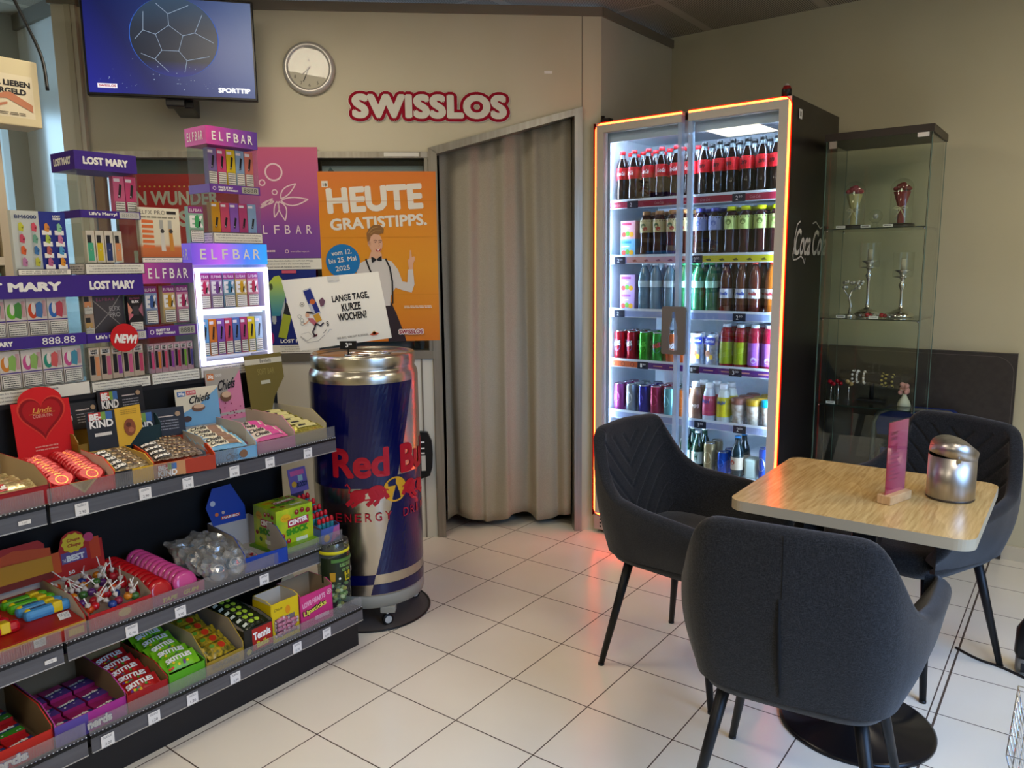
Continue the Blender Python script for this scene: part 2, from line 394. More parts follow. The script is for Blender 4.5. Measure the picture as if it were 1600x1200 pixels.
wprism(mb, [(-2.0, 1.985), (-0.405, 1.985), (-0.405, 2.0), (0.366, 2.202), (0.366, 2.632), (-2.0, 2.632)], 0, 0.05, WALLM)
wprism(mb, [(0.368, 0), (0.464, 0), (0.464, 2.632), (0.368, 2.632)], 0, 0.05, WALLM)
struct('wall_back', mb, W(0), AL)
mb = MB(); mb.box(-2.0, -0.462, 0, 0.05, 0.0, 0.958, PANW); struct('wall_back_lower', mb, W(0), AL)
mb = MB(); mb.box(-0.462, -0.407, 0, 0.05, 0.0, 0.958, PANW)
mb.box(-0.470, -0.462, -0.004, 0.05, 0, 0.958, TRIMM); struct('wall_back_panel', mb, W(0), AL)
mb = MB(); mb.box(-2.0, 0.467, -0.012, 0.05, 2.632, 2.674, TRIMM); struct('trim_1', mb, W(0), AL)
c0 = W(0.464)
Lr = (CP - c0).length; ar = atan2((CP - c0).y, (CP - c0).x)
mb = MB(); mb.box(0.0, Lr, -0.0, 0.05, 0, 2.632, noisy('return_wall', '#bcb6a4', '#c4beac', 2, 0.6)); struct('wall_return', mb, c0, ar)
mb = MB(); mb.box(0.0, Lr, -0.012, 0.05, 2.632, 2.674, TRIMM); struct('trim_2', mb, c0, ar)
mb = MB(); mb.box(-0.05, 3.65, 0, 0.05, 0, CEIL, WALLR); struct('wall_right', mb, R(0, 0), ROT_R)
mb = MB(); mb.box(0.0, 3.6, -0.012, 0.0, 0, 0.07, M('#c9c0aa', 0.5)); struct('baseboard_right', mb, R(0, 0), ROT_R)
# pilaster, white glossy panel wall and second pilaster to the left of the partition
mb = MB(); mb.box(-2.105, -2.0, -0.03, 0.06, 0, 2.632, M('#c9c3b0', 0.5)); mb.box(-2.045, -2.02, -0.036, -0.03, 0, 2.632, M('#b9b29c', 0.5))
struct('wall_pilaster', mb, W(0), AL)
mb = MB(); mb.box(-2.115, -1.99, -0.045, 0.06, 2.632, 2.674, TRIMM); struct('trim_3', mb, W(0), AL)
mb = MB(); mb.box(-2.42, -1.955, 0, 0.05, 0, 2.62, M('#c9cfd0', 0.16, spec=.6)); mb.box(-1.965, -1.955, -0.006, 0.0, 0, 2.62, M('#c9cfd0', 0.3)); struct('wall_panel', mb, R(0, -2.445), ROT_R)
mb = MB(); mb.box(-2.50, -2.42, -0.09, 0.05, 0, 2.69, M('#9c9a8c', 0.5)); mb.box(-4.1, -2.50, 0, 0.05, 0, 2.69, M('#a8a89e', 0.4)); struct('wall_left_far', mb, R(0, -2.445), ROT_R)
mb = MB(); mb.box(-2.42, -1.95, -0.02, 0.05, 2.62, 2.69, M('#6c675c', 0.6)); struct('trim_4', mb, R(0, -2.445), ROT_R)
# the unseen sides of the shop
mb = MB()
mb.box(0, 0.08, -7.6, -4.2, 0, CEIL, WALLR); mb.box(0, 0.08, -2.0, 0.05, 0, CEIL, WALLR); mb.box(0, 0.08, -4.2, -2.0, 0, 0.3, WALLR); mb.box(0, 0.08, -4.2, -2.0, 2.5, CEIL, WALLR)
struct('wall_side', mb, R(3.6, 0), ROT_R)
mb = MB()
for q in (-4.2, -3.1, -2.04): mb.box(0.02, 0.06, q, q + 0.04, 0.3, 2.5, M('#4a4a4c', 0.4))
mb.box(0.02, 0.06, -4.2, -2.0, 0.3, 0.34, M('#4a4a4c', 0.4)); mb.box(0.02, 0.06, -4.2, -2.0, 2.46, 2.5, M('#4a4a4c', 0.4)); mb.box(0.035, 0.041, -4.16, -2.04, 0.34, 2.46, glass('#f4faff'))
struct('window_3', mb, R(3.6, 0), ROT_R)
mb = MB(); mb.box(-4.2, 3.7, -0.08, 0, 0, CEIL, WALLR); struct('wall_rear', mb, R(0, -7.6), ROT_R)
mb = MB(); mb.box(-0.08, 0, -7.6, -4.2, 0, CEIL, WALLR); mb.box(-0.08, 0, -2.7, -2.445, 0, CEIL, WALLR); mb.box(-0.08, 0, -4.2, -2.7, 0, 0.9, WALLR); mb.box(-0.08, 0, -4.2, -2.7, 2.55, CEIL, WALLR)
struct('wall_left', mb, R(-4.1, 0), ROT_R)
mb = MB()
for q in (-4.2, -2.74): mb.box(-0.06, -0.02, q, q + 0.04, 0.9, 2.55, M('#d8d8d8', 0.4))
mb.box(-0.045, -0.04, -4.2, -2.7, 0.9, 2.55, emit('#9fd0f0', 4.0)); struct('window_2', mb, R(-4.1, 0), ROT_R)
# small store room behind the curtain
mb = MB(); dk = M('#3a362f', 0.8)
mb.box(-0.5, 0.6, 0.9, 0.95, 0, 2.3, dk); mb.box(-0.5, -0.45, 0.06, 0.9, 0, 2.3, dk); mb.box(0.45, 0.5, 0.06, 0.9, 0, 2.3, dk); mb.box(-0.5, 0.5, 0.06, 0.95, 2.3, 2.34, dk)
struct('wall_store', mb, W(0), AL)
# ceiling lamps
LAMP = emit('#fff0d6', 17)
def ceiling_light(p, rot, label):
    t = thing('ceiling_light', label, 'ceiling light', p, rot, 'square ceiling light panels'); a = MB()
    for x0, x1, y0, y1 in ((-.3, .3, -.3, -.27), (-.3, .3, .27, .3), (-.3, -.27, -.27, .27), (.27, .3, -.27, .27)): a.box(x0, x1, y0, y1, -0.014, 0, WHITE)
    a.build('frame', t); b = MB(); b.box(-.27, .27, -.27, .27, -0.010, -0.002, LAMP); b.build('diffuser', t); return t
for i, (x, y) in enumerate([(-2.75, 1.40), (-0.97, 2.66), (0.9, 1.0), (2.4, 1.9), (-0.9, -0.2), (1.0, -1.6), (-2.0, -1.2), (3.4, -0.6)]):
    ceiling_light((x, y, CEIL), ROT_R, 'square white ceiling light panel, ' + ['mirrored in the right fridge door', 'mirrored in the glass of the wall clock', 'above the dining table', 'beside the right wall', 'above the shop aisle', 'behind the dining table', 'above the far left of the shop', 'in the right rear corner'][i])

# ------------------------------------------------------------------ partition: display window, door frame, curtain
mb = MB(); BF = M('#8d8677', 0.35, 0.6)
mb.box(-2.0, -0.405, -0.012, 0.04, 1.955, 1.985, ALU); mb.box(-2.0, -0.405, -0.012, 0.04, 0.958, 1.0, BF)
mb.box(-1.99, -1.95, -0.008, 0.04, 1.0, 1.955, M('#8a6f58', 0.5)); mb.box(-0.425, -0.407, -0.008, 0.04, 1.0, 1.955, ALU)
mb.box(-0.62, -0.45, -0.014, -0.012, 1.962, 1.980, M('#d8d6cc', 0.5)); mb.box(-0.44, -0.408, -0.014, -0.012, 1.960, 1.982, M('#a8a49a', 0.5))
w1 = struct('window_1', mb, W(0), AL)
mb = MB(); mb.box(-1.95, -0.425, 0.10, 0.12, 1.0, 1.955, M('#8d8a82', 0.7)); mb.box(-1.95, -0.425, 0.04, 0.12, 0.99, 1.0, M('#6d6a64', .6)); mb.box(-1.95, -0.425, 0.04, 0.12, 1.955, 1.965, M('#6d6a64', .6)); mb.build('window_backing', w1)
mb = MB(); mb.box(-1.95, -0.425, 0.012, 0.018, 1.0, 1.955, glass('#f0f4f2')); mb.build('window_glass', w1)
mb = MB()
wprism(mb, [(-0.405, 0), (-0.362, 0), (-0.362, 1.985), (-0.405, 2.003)], -0.014, 0.07, ALU)
wprism(mb, [(0.328, 0), (0.367, 0), (0.367, 2.203), (0.328, 2.162)], -0.014, 0.07, ALU)
wprism(mb, [(-0.405, 2.003), (-0.362, 1.975), (0.328, 2.160), (0.367, 2.203)], -0.014, 0.07, ALU)
struct('door_1', mb, W(0), AL)
mb = MB(); mb.box(0.366, 0.3685, -0.0015, 0.001, 2.203, 2.632, M('#5f584a', .7)); struct('trim_5', mb, W(0), AL)
def curtain_mat():
    return noisy('curtain_cloth', '#9b9382', '#a59d8b', 260, 0.9, 0, 0.12, (1, 1, 1), 2, 0.1)
mb = MB(); nx, nz = 220, 36; vs = []
def fold(x):
    t = (x + 0.345) / 0.665
    return 0.030 * sin(t * 23 + 0.8 * sin(t * 9)) + 0.022 * sin(t * 10.5 + 1.2) + 0.008 * sin(t * 51)
for j in range(nz + 1):
    for i in range(nx + 1):
        t = i / nx; x = -0.350 + 0.675 * t; top = 1.995 + (x + 0.362) * 0.268
        q = j / nz; z = 0.055 + 0.02 * sin(t * 14) + (top - 0.05) * q
        amp = 0.55 + 0.45 * (1 - q) ** 0.7
        dx = 0.012 * sin(t * 31 + q * 2.2) * (1 - q)
        vs.append((x + dx, 0.10 + fold(x + 0.012 * sin(q * 3 + t * 5)) * amp, z))
mb.add(vs, [(j * (nx + 1) + i, j * (nx + 1) + i + 1, (j + 1) * (nx + 1) + i + 1, (j + 1) * (nx + 1) + i) for j in range(nz) for i in range(nx)], curtain_mat(), True)
cu = mb.build('curtain', None, W(0), AL); tag(cu, 'grey-beige floor-length curtain hanging in the slanted metal doorway', 'curtain')
sm = cu.modifiers.new('cloth', 'SOLIDIFY'); sm.thickness = 0.0025

# ------------------------------------------------------------------ lettering and posters on the partition
def outlined(P, t, x, y, k, layers, sp=1.0):
    for b, m in layers:
        vs, fs, w, h = glyphs(t, b, sp, 4); e = b if b > .07 else b * 1.25; P.text(t, x - e * k, y - e * k, w * k, h * k, m, bold=b, sp=sp, res=4); P.up()
mb = MB(); P = mb.panel((0, 0, 0), eps=0.0012)
_, _, w0, h0 = glyphs('SWISSLOS', 0.0, 1.08, 4); kx = 0.735 / w0; kz = 0.098 / h0
for b, m in ((0.185, M('#e9e4da', .5)), (0.165, M('#960a26', .7, spec=.15)), (0.052, M('#d9d6c8', .5))):
    vs, fs, w, h = glyphs('SWISSLOS', b, 1.08, 4); e = b if b > .07 else b * 1.25
    P.text('SWISSLOS', -e * kx, -e * kz, w * kx, h * kz, m, bold=b, sp=1.08, res=4); P.up()
o = mb.build('wall_lettering', None, W(-0.755, 0.003, 2.150), AL); tag(o, 'SWISSLOS lettering in white with thick red outline on the wall above the door', 'sign')
mb = MB(); mb.box(0, 0.040, -0.002, 0, 0, 0.012, WHITE); o = mb.build('wall_label', None, W(0.178, 0, 2.361), AL); tag(o, 'tiny white label stuck high on the wall right of the red lettering', 'label')

# wall clock
ck = thing('wall_clock', 'round wall clock with pale dial and grey rim beside the television', 'clock', W(-0.960, 0, 2.368), AL)
FY = Matrix.Rotation(pi / 2, 4, 'X')
mb = MB(); mb.lathe([(0.122, 0), (0.122, 0.018), (0.116, 0.030), (0.104, 0.034), (0.096, 0.028), (0.094, 0.018)], M('#b9b6b0', .3, .3), 48, FY, cap1=False); mb.build('rim', ck)
mb = MB(); mb.lathe([(0.096, 0.004), (0.096, 0.016)], M('#cfc9b4', .6), 48, FY)
P = mb.panel((0, -0.0165, 0)); P.eps = .0003
for i in range(1, 13):
    a = radians(90 - 30 * i); P.text(str(i), 0.076 * cos(a) - 0.0085, 0.076 * sin(a) - 0.0075, 0.017, 0.015, M('#4a463c', .6), keep=True, center=True)
P.text('A', -0.006, 0.030, 0.013, 0.016, INK, bold=.02); mb.build('dial', ck)
mb = MB(); P = mb.panel((0, -0.0185, 0)); P.eps = .0003
for ang, l, w in ((228, .040, .0055), (205, .066, .004), (300, .07, .0012)):
    a = radians(90 - ang); P.line([(-.012 * cos(a), -.012 * sin(a)), (l * cos(a), l * sin(a))], w, BLACKP)
P.disc(0, 0, .005, BLACKP); mb.build('hand', ck)
mb = MB(); mb.lathe([(0.095, 0.027), (0.0949, 0.0285)], glass('#ffffff', gain=.4), 48, FY); mb.build('cover_glass', ck)

def poster(name, label, x0, z0, w, h, off, draw, mat, cat='poster', rot=0.0):
    mb = MB(); mb.box(0, w, -0.001, 0, 0, h, mat); P = mb.panel((0, -0.001, 0)); draw(P, w, h)
    o = mb.build(name, None, W(x0, off, z0), AL); o.rotation_euler = (0, -rot, AL); return tag(o, label, cat)
# red poster behind the window glass
def d_red(P, w, h):
    Wt = M('#d9d2c0', .5)
    for i in range(40): P.disc(0.02 + i * (w - .04) / 39, .80, 0.0045, M('#f0c060', .5), 8)
    P.text('EIN WUNDER,', 0.035, .700, .46, .078, Wt, bold=.03); P.text('DIE SC', 0.12, .605, .28, .078, Wt, bold=.03)
    P.text('U', 0.08, .51, .06, .07, Wt, bold=.03); P.text('M..', 0.06, 0.42, 0.13, 0.07, Wt, bold=.03)
poster('red_poster', 'red poster with EIN WUNDER in large white letters behind the window glass', -1.93, 1.03, 0.95, 0.86, -0.085, d_red, noisy('red_print', '#c4141e', '#cc1c26', 3, .5))
# folded picture poster just visible above the orange one
mb = MB(); mb.box(0, .50, -0.001, 0, 0, .10, M('#a9b4b8', .4)); P = mb.panel((0, -.001, 0)); P.poly([(0, 0), (.04, .07), (.1, 0)], M('#5c7076', .5)); P.rect(0, .075, .5, .1, M('#4c4640', .5)); P.disc(.24, .01, .012, M('#b06a50', .6))
o = mb.build('blue_poster', None, W(-0.93, -0.055, 1.85), AL); tag(o, 'pale blue poster strip behind glass above the orange poster', 'poster')
# elfbar poster
EG = gradmat('elf_poster', [(0, '#6b4596'), (.35, '#83459a'), (.6, '#b0508a'), (1, '#c4527c')], 'Z', 0.0, 0.58, .4)
def d_elf(P, w, h):
    pk = M('#e9c9cf', .5); P.warn(0.0, 0.0, w, 0.057, big=['Dieses Produkt kann Ihre Gesundheit schädigen und macht stark abhängig.', "Ce produit peut nuire à votre santé et crée une forte dépendance.", 'Questo prodotto può nuocere alla tua salute e provoca dipendenza.'], bw=.002)
    cx = 0.212
    P.ring(0.172, 0.47, 0.043, 0.008, pk); P.ring(0.115, 0.42, 0.016, 0.006, pk); P.ring(0.172, 0.375, 0.014, 0.005, pk)
    def leaf(ax, ay, bx, by, k):
        n = 10; A = []; B = []; dx, dy = bx - ax, by - ay
        for i in range(n + 1):
            t = i / n; c = sin(pi * t ** 0.8) * k; A.append((ax + dx * t - dy * c, ay + dy * t + dx * c)); B.append((ax + dx * t + dy * c * .5, ay + dy * t - dx * c * .5))
        P.line(A + B[::-1], 0.006, pk, True)
    for q in ((.20, .345, .275, .415, .22), (.20, .335, .33, .34, -.2), (.19, .33, .215, .24, .25), (.18, .33, .165, .255, .2), (.165, .33, .105, .315, -.18), (.16, .345, .10, .30, .1)): leaf(*q)
    for i, c in enumerate('ELFBAR'): P.text(c, 0.055 + i * 0.052, 0.175, 0.026 if c not in 'LE' else .020, 0.042, M('#efd9dd', .5), bold=.0)
    P.lines(0.08, 0.085, 0.16, 0.095, 1, pk, .8); P.ring(.215, .09, .009, .003, pk); P.text('www.elfbar-vape.ch', 0.232, 0.083, 0.09, 0.012, pk, keep=True)
poster('vape_poster', 'pink to purple poster with round flower line logo and ELFBAR lettering', -1.325, 1.417, 0.385, 0.588, 0.012, d_elf, EG)
# lost mary poster
def d_lm(P, w, h):
    P.warn(0, 0, w, .045, big=['Dieses Produkt kann Ihre Gesundheit schädigen', "Ce produit peut nuire à votre santé", 'Questo prodotto può nuocere alla tua salute'], bw=.0015)
    P.text('MARY', .01, .15, w * 1.0, .21, M('#b9c2c6', .5), bold=.06)
    P.up(); P.poly([(0.01, .19), (.05, .19), (.095, .33), (.07, .37), (.055, .39), (.03, .385), (.0, .35)], gm1); P.disc(.012, .335, .010, M('#3c3c44', .4), 16, .018)
    P.up(); P.poly([(.035, .085), (.075, .075), (.105, .19), (.065, .20)], M('#a9b63c', .4)); P.poly([(.066, .20), (.104, .19), (.112, .245), (.080, .255)], M('#2c2d33', .4))
    P.text('LOST MARY', .045, .055, .15, .018, WHITE, bold=.03); P.rect(.07, .40, .14, .415, M('#d05a70', .5)); P.disc(-0.001 + .004, .08, .012, MAG, 12, .03)
gm1 = gradmat('vape_green_blue', [(0, '#3f93ac'), (.5, '#7cb48a'), (1, '#c4d84a')], 'Z', .2, .37, .4)
poster('vape_poster', 'dark blue LOST MARY poster with green vape device beside the can cooler sign', -1.21, 1.0, 0.235, 0.43, 0.012, d_lm, M('#1f2c78', .45))
# orange poster with a woman in a bow tie
OG = gradmat('orange_print', [(0, '#cf7410'), (.45, '#dd9312'), (.7, '#dc8a14'), (1, '#d9731a')], 'Z', 0, .84, .38)
def d_or(P, w, h):
    Wt = M('#e4dfd2', .5); sk = M('#d9a888', .6); hr = M('#8a6238', .7); sh = M('#cfcac2', .6); dk = M('#2c1f24', .6)
    P.rect(.018, h - .075, .048, h - .045, Wt); P.text('18', .024, h - .071, .018, .016, INK, bold=.02)
    s = radians(3.0)
    P.text('HEUTE', .042, h - .205, .47, .125, Wt, bold=.04, rot=s); P.text('GRATISTIPPS.', .052, h - .285, .475, .058, Wt, bold=.03, rot=s)
    for zz in (.28 * h, .62 * h, .83 * h): P.rect(0, zz, w, zz + .0015, M('#c98016', .5))
    cx = .29
    o0 = P.o.copy(); P.o = P.o - P.y * .060
    P.poly([(.315, .06), (.315, .12), (.30, .25), (.33, .27), (.36, .2), (.395, .10), (.405, .06)], dk)                        # trousers
    P.up(); P.poly([(.18, .24), (.19, .34), (.165, .42), (.19, .455), (.235, .475), (.30, .475), (.345, .46), (.375, .42), (.395, .36), (.42, .355), (.425, .42), (.45, .42), (.455, .345), (.44, .305), (.40, .315), (.36, .33), (.335, .29), (.33, .24)], sh)   # shirt
    P.up(); P.poly([(.232, .475), (.30, .475), (.295, .505), (.245, .51)], sk)                                           # neck
    P.poly([(.43, .42), (.45, .42), (.452, .45), (.462, .47), (.458, .485), (.446, .48), (.443, .515), (.437, .515), (.434, .475), (.425, .465)], sk)   # hand with raised finger
    P.up(); P.disc(.238, .548, .008, sk, 10, .013); P.disc(.268, .553, .0345, sk, 28, .053, .12)
    P.up(); P.poly([(.229, .560), (.226, .598), (.238, .622), (.262, .640), (.292, .642), (.312, .622), (.309, .598), (.300, .600), (.286, .592), (.262, .596), (.247, .584), (.240, .562)], hr); P.up(); P.line([(.236, .60), (.255, .624), (.285, .630)], .003, M('#b08850', .6)); P.line([(.246, .598), (.268, .612), (.300, .612)], .003, M('#b08850', .6))
    P.up()
    for ex in (.268, .292): P.line([(ex - .008, .563), (ex, .566), (ex + .008, .562)], .003, M('#4a2e22', .6)); P.disc(ex, .556, .004, M('#3b2a24', .6), 10, .0025)
    P.line([(.284, .555), (.288, .538), (.281, .535)], .002, M('#b07e62', .6)); P.poly([(.266, .523), (.28, .518), (.296, .526), (.29, .511), (.274, .509)], M('#b03a3c', .5)); P.up(); P.poly([(.271, .521), (.28, .518), (.292, .523), (.281, .514)], WHITE)
    P.poly([(.245, .485), (.262, .478), (.270, .470), (.262, .462), (.247, .455)], INK); P.poly([(.296, .49), (.280, .479), (.270, .470), (.281, .463), (.297, .463)], INK)
    P.line([(.218, .475), (.232, .43), (.25, .385), (.26, .26)], .008, INK); P.line([(.315, .475), (.335, .43), (.345, .36), (.343, .25)], .008, INK)
    P.o = o0
    P.disc(.105, .405, .083, M('#1273b4', .45), 40)
    P.up()
    for i, t in enumerate(('vom 12.', 'bis 25. Mai', '2025')): P.text(t, (.052, .038, .07)[i], (.43, .392, .354)[i], (.10, .135, .07)[i], .024, Wt, bold=.01, rot=.12)
    P.lines(.40, .165, .54, .18, 2, Wt, .5)
    outlined(P, 'SWISSLOS', .372, .038, .027, ((.19, M('#efe6dc', .5)), (.03, M('#960a26', .5))))
poster('orange_poster', 'orange HEUTE GRATISTIPPS poster of a woman in bow tie beside the curtain', -0.945, 1.052, 0.575, 0.838, 0.014, d_or, OG)
# black hand-hold fitting low on the white panel beside the can
t = thing('panel_lock', 'black oval fitting with white tabs on the white panel behind the can cooler', 'lock', W(-0.452, 0.0, 0.33), AL)
mb = MB(); mb.prism([(-.035, 0), (.012, .015), (.026, .06), (.030, .13), (.026, .20), (.006, .245), (-.035, .25)], 0, .035, BLACKP, XZ); mb.build('body', t)
mb = MB(); mb.box(-.03, -.008, -.040, -.035, .045, .125, M('#c9c5b8', .5)); mb.build('cover', t)
for zz in (.135, .16, .193):
    mb = MB(); mb.box(-.03, -.012, -.041, -.035, zz, zz + .006, WHITE); mb.build('tab', t)

# ------------------------------------------------------------------ television
a = W(-1.845, 0.36, 2.168); b = W(-1.157, 0.25, 2.168); tvr = atan2((b - a).y, (b - a).x); tw = (b - a).length; th = 0.425
tv = thing('television', 'flat television showing a dark blue football picture, hung high on the wall', 'television', a, tvr)
tv.rotation_euler = (radians(-1.2), 0, tvr)
mb = MB(); mb.box(0, tw, 0, 0.035, 0, th, BLACKP, b=0.004); mb.box(.1, tw - .1, .03, .06, .08, th - .05, BLACKP, b=.01); mb.build('casing', tv)
SCRM = gradmat('screen_blue', [(0, '#141c8c'), (.3, '#101a54'), (.55, '#1b2f6a'), (.8, '#3a4f80'), (1, '#56698f')], 'X', 0, 1.0, .4, e=0.6, diag=.6)
mb = MB(); mb.box(.010, tw - .010, -.001, .001, .012, th - .010, SCRM); P = mb.panel((0, -.001, 0)); cx, cy, r = .365, .255, .178
bl = gradmat('ball_dark', [(0, '#0c1f8a'), (.25, '#141c30'), (.6, '#1f2b40'), (1, '#35506e')], 'Z', .06, .44, .4, e=.5)
P.disc(cx, cy, r + .003, emit('#3a6ad0', .8), 48, r * .93); P.up(); P.disc(cx, cy, r, bl, 48, r * .93); P.up()
ln = emit('#9fb4cc', .8); pen = [(cx - .02 + .058 * cos(radians(90 + 72 * i)), cy - .01 + .058 * sin(radians(90 + 72 * i))) for i in range(5)]
P.line(pen, .0022, ln, True)
for i in range(5):
    an = radians(90 + 72 * i); p1 = (cx - .02 + .11 * cos(an), cy - .01 + .105 * sin(an)); P.line([pen[i], p1], .002, ln)
    for q in (-1, 1): a2 = an + q * .42; P.line([p1, (cx + .160 * cos(a2), cy + .148 * sin(a2))], .002, ln)
for i in range(46): q = random.uniform(.02, .62); P.disc(q, .03 + abs(random.gauss(0, .05)), random.uniform(.0008, .0025), ln, 6)
P.text('SPORTTIP', tw - .165, .030, .135, .022, emit('#ffffff', 1.0), bold=.05)
P.rect(.045, .032, .122, .050, emit('#f0e8ee', 1.0)); P.up(); P.text('SWISSLOS', .05, .036, .067, .010, emit('#a81030', .9), bold=.03)
mb.build('screen', tv)
mb = MB(); mb.box(tw * .47, tw * .60, .05, .27, -.03, .10, BLACKP, b=.006); mb.box(tw * .44, tw * .55, .02, .08, -.03, .03, BLACKP, b=.005); mb.build('bracket', tv)
# curved cable to the light box

# ================================================================== sweets shelf (gondola)
SHM = M('#1b1a1c', 0.5); RAILM = noisy('rail_grey', '#55555a', '#5e5e63', 90, 0.4, 0.3, 0, (.05, 1, 1)); EDGE = glass('#f2f2f2', 0.05, 0.12, '#c9c4c0', 1.35); RIB = M('#c9c4c0', 0.3, a=0.20)
def shelf_unit(s0, s1, label, tags):
    t = thing('shelf_unit', label, 'shelf unit', G(s0, 0), ROT_G, 'black sweets shelf sections'); w = s1 - s0
    mb = MB(); mb.box(0, w, 0.006, 0.44, 0.0, 0.112, SHM); mb.box(0, w, 0.02, 0.44, 0.112, 0.125, SHM)
    mb.build('base', t)
    mb = MB(); mb.box(0, w, 0.42, 0.45, 0.11, 1.022, M('#0d0d0f', .6)); mb.build('back_panel', t)
    mb = MB(); mb.box(0, w, 0.412, 0.86, 1.022, 1.035, SHM); mb.box(0, w, .80, .85, 0, 1.022, SHM); mb.build('top_shelf', t)
    for k, (z, uf) in enumerate(((0.800, -0.088), (0.405, -0.073), (0.162, 0.018))):
        mb = MB(); mb.box(0.003, w - 0.003, -uf, 0.42, z - 0.02, z, SHM); sh = mb.build('shelf', t)
        mb = MB(); mb.box(0.005, w - 0.005, -uf - 0.012, -uf - 0.006, z - 0.049, z - 0.006, RAILM); mb.box(0.005, w - 0.005, -uf - 0.014, -uf - 0.006, z - 0.050, z - 0.047, M('#b5b2ae', .3, .5))
        mb.box(0.005, w - 0.005, -uf - 0.014, -uf, z - 0.006, z + .001, M('#0c0c0d', .4)); mb.build('price_rail', sh)
        mb = MB(); mb.box(0.004, w - 0.004, -uf - 0.008, -uf - 0.006, z, z + 0.045, EDGE); P = mb.panel((0, -uf - 0.0082, z))
        n = int(w / 0.0062)
        for i in range(n): x = .006 + i * (w - .012) / n; P.rect(x, .006, x + .0012, .045, RIB)
        for i in range(int(w / .0105)): x = .006 + i * .0105; P.rect(x, .000, x + .0035, .0035, WHITE)
        mb.build('clear_edge', sh)
        for s, tx, big in tags[k]:
            mb = MB(); ww, hh = (.036, .034) if big else (.03, .011)
            mb.box(0, ww, -0.001, 0, 0, hh, M('#e6e3de', .5)); P = mb.panel((0, -.001, 0))
            if big: P.lines(.006, hh - .010, ww - .006, hh - .003, 2, M('#8a8886', .6), .5); P.text(tx, .010, .005, .018, .010, INK, keep=True)
            else: P.text(tx, .010, .003, .012, .005, M('#8a8886', .6), keep=True)
            mb.build('price_tag', sh, (s - s0 - ww / 2, -uf - 0.0145, z - (.047 if big else .034)))
    return t
shelf_unit(-1.0, 0.0, 'black sweets shelf section with three tiers standing next to the can cooler',
    [[(-.915, '2.90', 1), (-.734, '2.90', 1), (-.598, '2.90', 1), (-.435, '3.90', 1), (-.297, '3.90', 1), (-.137, '8.90', 1)],
     [(-.817, '0.70', 1), (-.664, '3.90', 1), (-.359, '3.90', 1)],
     [(-.953, '2.20', 1), (-.819, '1.20', 1), (-.698, '1.20', 1), (-.55, '2.20', 1), (-.308, '0.70', 1), (-.179, '0.70', 1)]])
shelf_unit(-2.0, -1.0, 'black sweets shelf section cut by the left edge of the picture', [[(-1.06, '1.60', 0)], [(-1.04, '1.20', 0)], []])

def tray(name, label, s0, s1, z, uf, ub, hf, hb, co, ci, front=None, cat='display box', group=None, cut=0.0, skew=0.0):
    """open cardboard display box: base, low front, sides rising to the back"""
    w = s1 - s0; d = uf - ub; t = 0.003; root = thing(name, label, cat, G(s0, uf, z), ROT_G - radians(skew), group)
    mb = MB(); mo, mi_ = co, ci
    mb.box(0, w, 0, d, 0.0, t, mi_); mb.box(0, w, 0, t, 0, hf, mo, faces={'k': mi_}); mb.box(0, w, d - t, d, 0, hb, mo, faces={'f': mi_})
    YZ = lambda x: Matrix(((0, 0, 1, x), (1, 0, 0, 0), (0, 1, 0, 0), (0, 0, 0, 1)))
    prof = [(0, 0), (d, 0), (d, hb), (d * .25, hb) if cut == 0 else (d * .3, hb * .92), (0, max(hf, hf + (hb - hf) * .25))]
    mb.prism(prof, 0, t, mi_, YZ(0), ms=mo); mb.prism(prof, 0, t, mi_, YZ(w - t), ms=mo)
    P = mb.panel((-.0004, d, 0), (0, -1, 0)); P.rect(0, 0, d, hf, mo)
    if front: P = mb.panel((0, 0, 0)); front(P, w, hf)
    mb.build('tray', root); return root
def header(root, w, z0, h, y, tilt, mat, draw, pts=None, x0=0.0, name='header_card'):
    mb = MB()
    if pts: mb.prism(pts, 0, .0015, mat, Matrix(((1, 0, 0, 0), (0, 0, 1, -.0015), (0, 1, 0, 0), (0, 0, 0, 1))))
    else: mb.box(0, w, -.0015, 0, 0, h, mat)
    P = mb.panel((0, -.0015, 0)); draw(P, w, h)
    o = mb.build(name, root, (x0, y, z0)); o.rotation_euler = (-tilt, 0, 0); return o
def pillow_mb(L, Wd, T, m, draw=None, crimp=.012, m2=None, nx=14, ny=6):
    mb = MB()
    def h(x, y):
        a = max(0.0, 1 - (abs(2 * x / (L - 2 * crimp))) ** 3); b = max(0.0, 1 - (2 * y / Wd) ** 2); return T / 2 * sqrt(a) * sqrt(b) + .0006
    vs = []; xs = [-L / 2] + [-(L / 2 - crimp) + (L - 2 * crimp) * i / nx for i in range(nx + 1)] + [L / 2]
    ys = [-Wd / 2 + Wd * j / ny for j in range(ny + 1)]; n = len(xs)
    for sgn in (1, -1):
        for y in ys:
            for x in xs: vs.append((x, y, sgn * h(x, y) + (.0015 * sin(x * 300 + y * 170) if abs(x) < L / 2 - crimp else 0)))
    fs = []; off = n * (ny + 1)
    for j in range(ny):
        for i in range(n - 1):
            q = j * n + i; fs.append((q, q + 1, q + n + 1, q + n)); q += off; fs.append((q, q + n, q + n + 1, q + 1))
    mb.add(vs, fs, m, True)
    if draw:
        P = Panel(mb, (0, 0, 0), (1, 0, 0), (0, 1, 0), .0009, lambda x, y, e: Vector((x, y, h(x, y) + .0015 + e))); draw(P, L, Wd)
    return mb
def put(o, s, u, z, rx=0, ry=0, rz=0):
    """place in shelf coordinates with a turn of its own"""
    o.parent = None; o.matrix_world = Matrix.Translation(G(s, u, z)) @ Matrix.Rotation(ROT_G + rz, 4, 'Z') @ Matrix.Rotation(ry, 4, 'Y') @ Matrix.Rotation(rx, 4, 'X'); return o
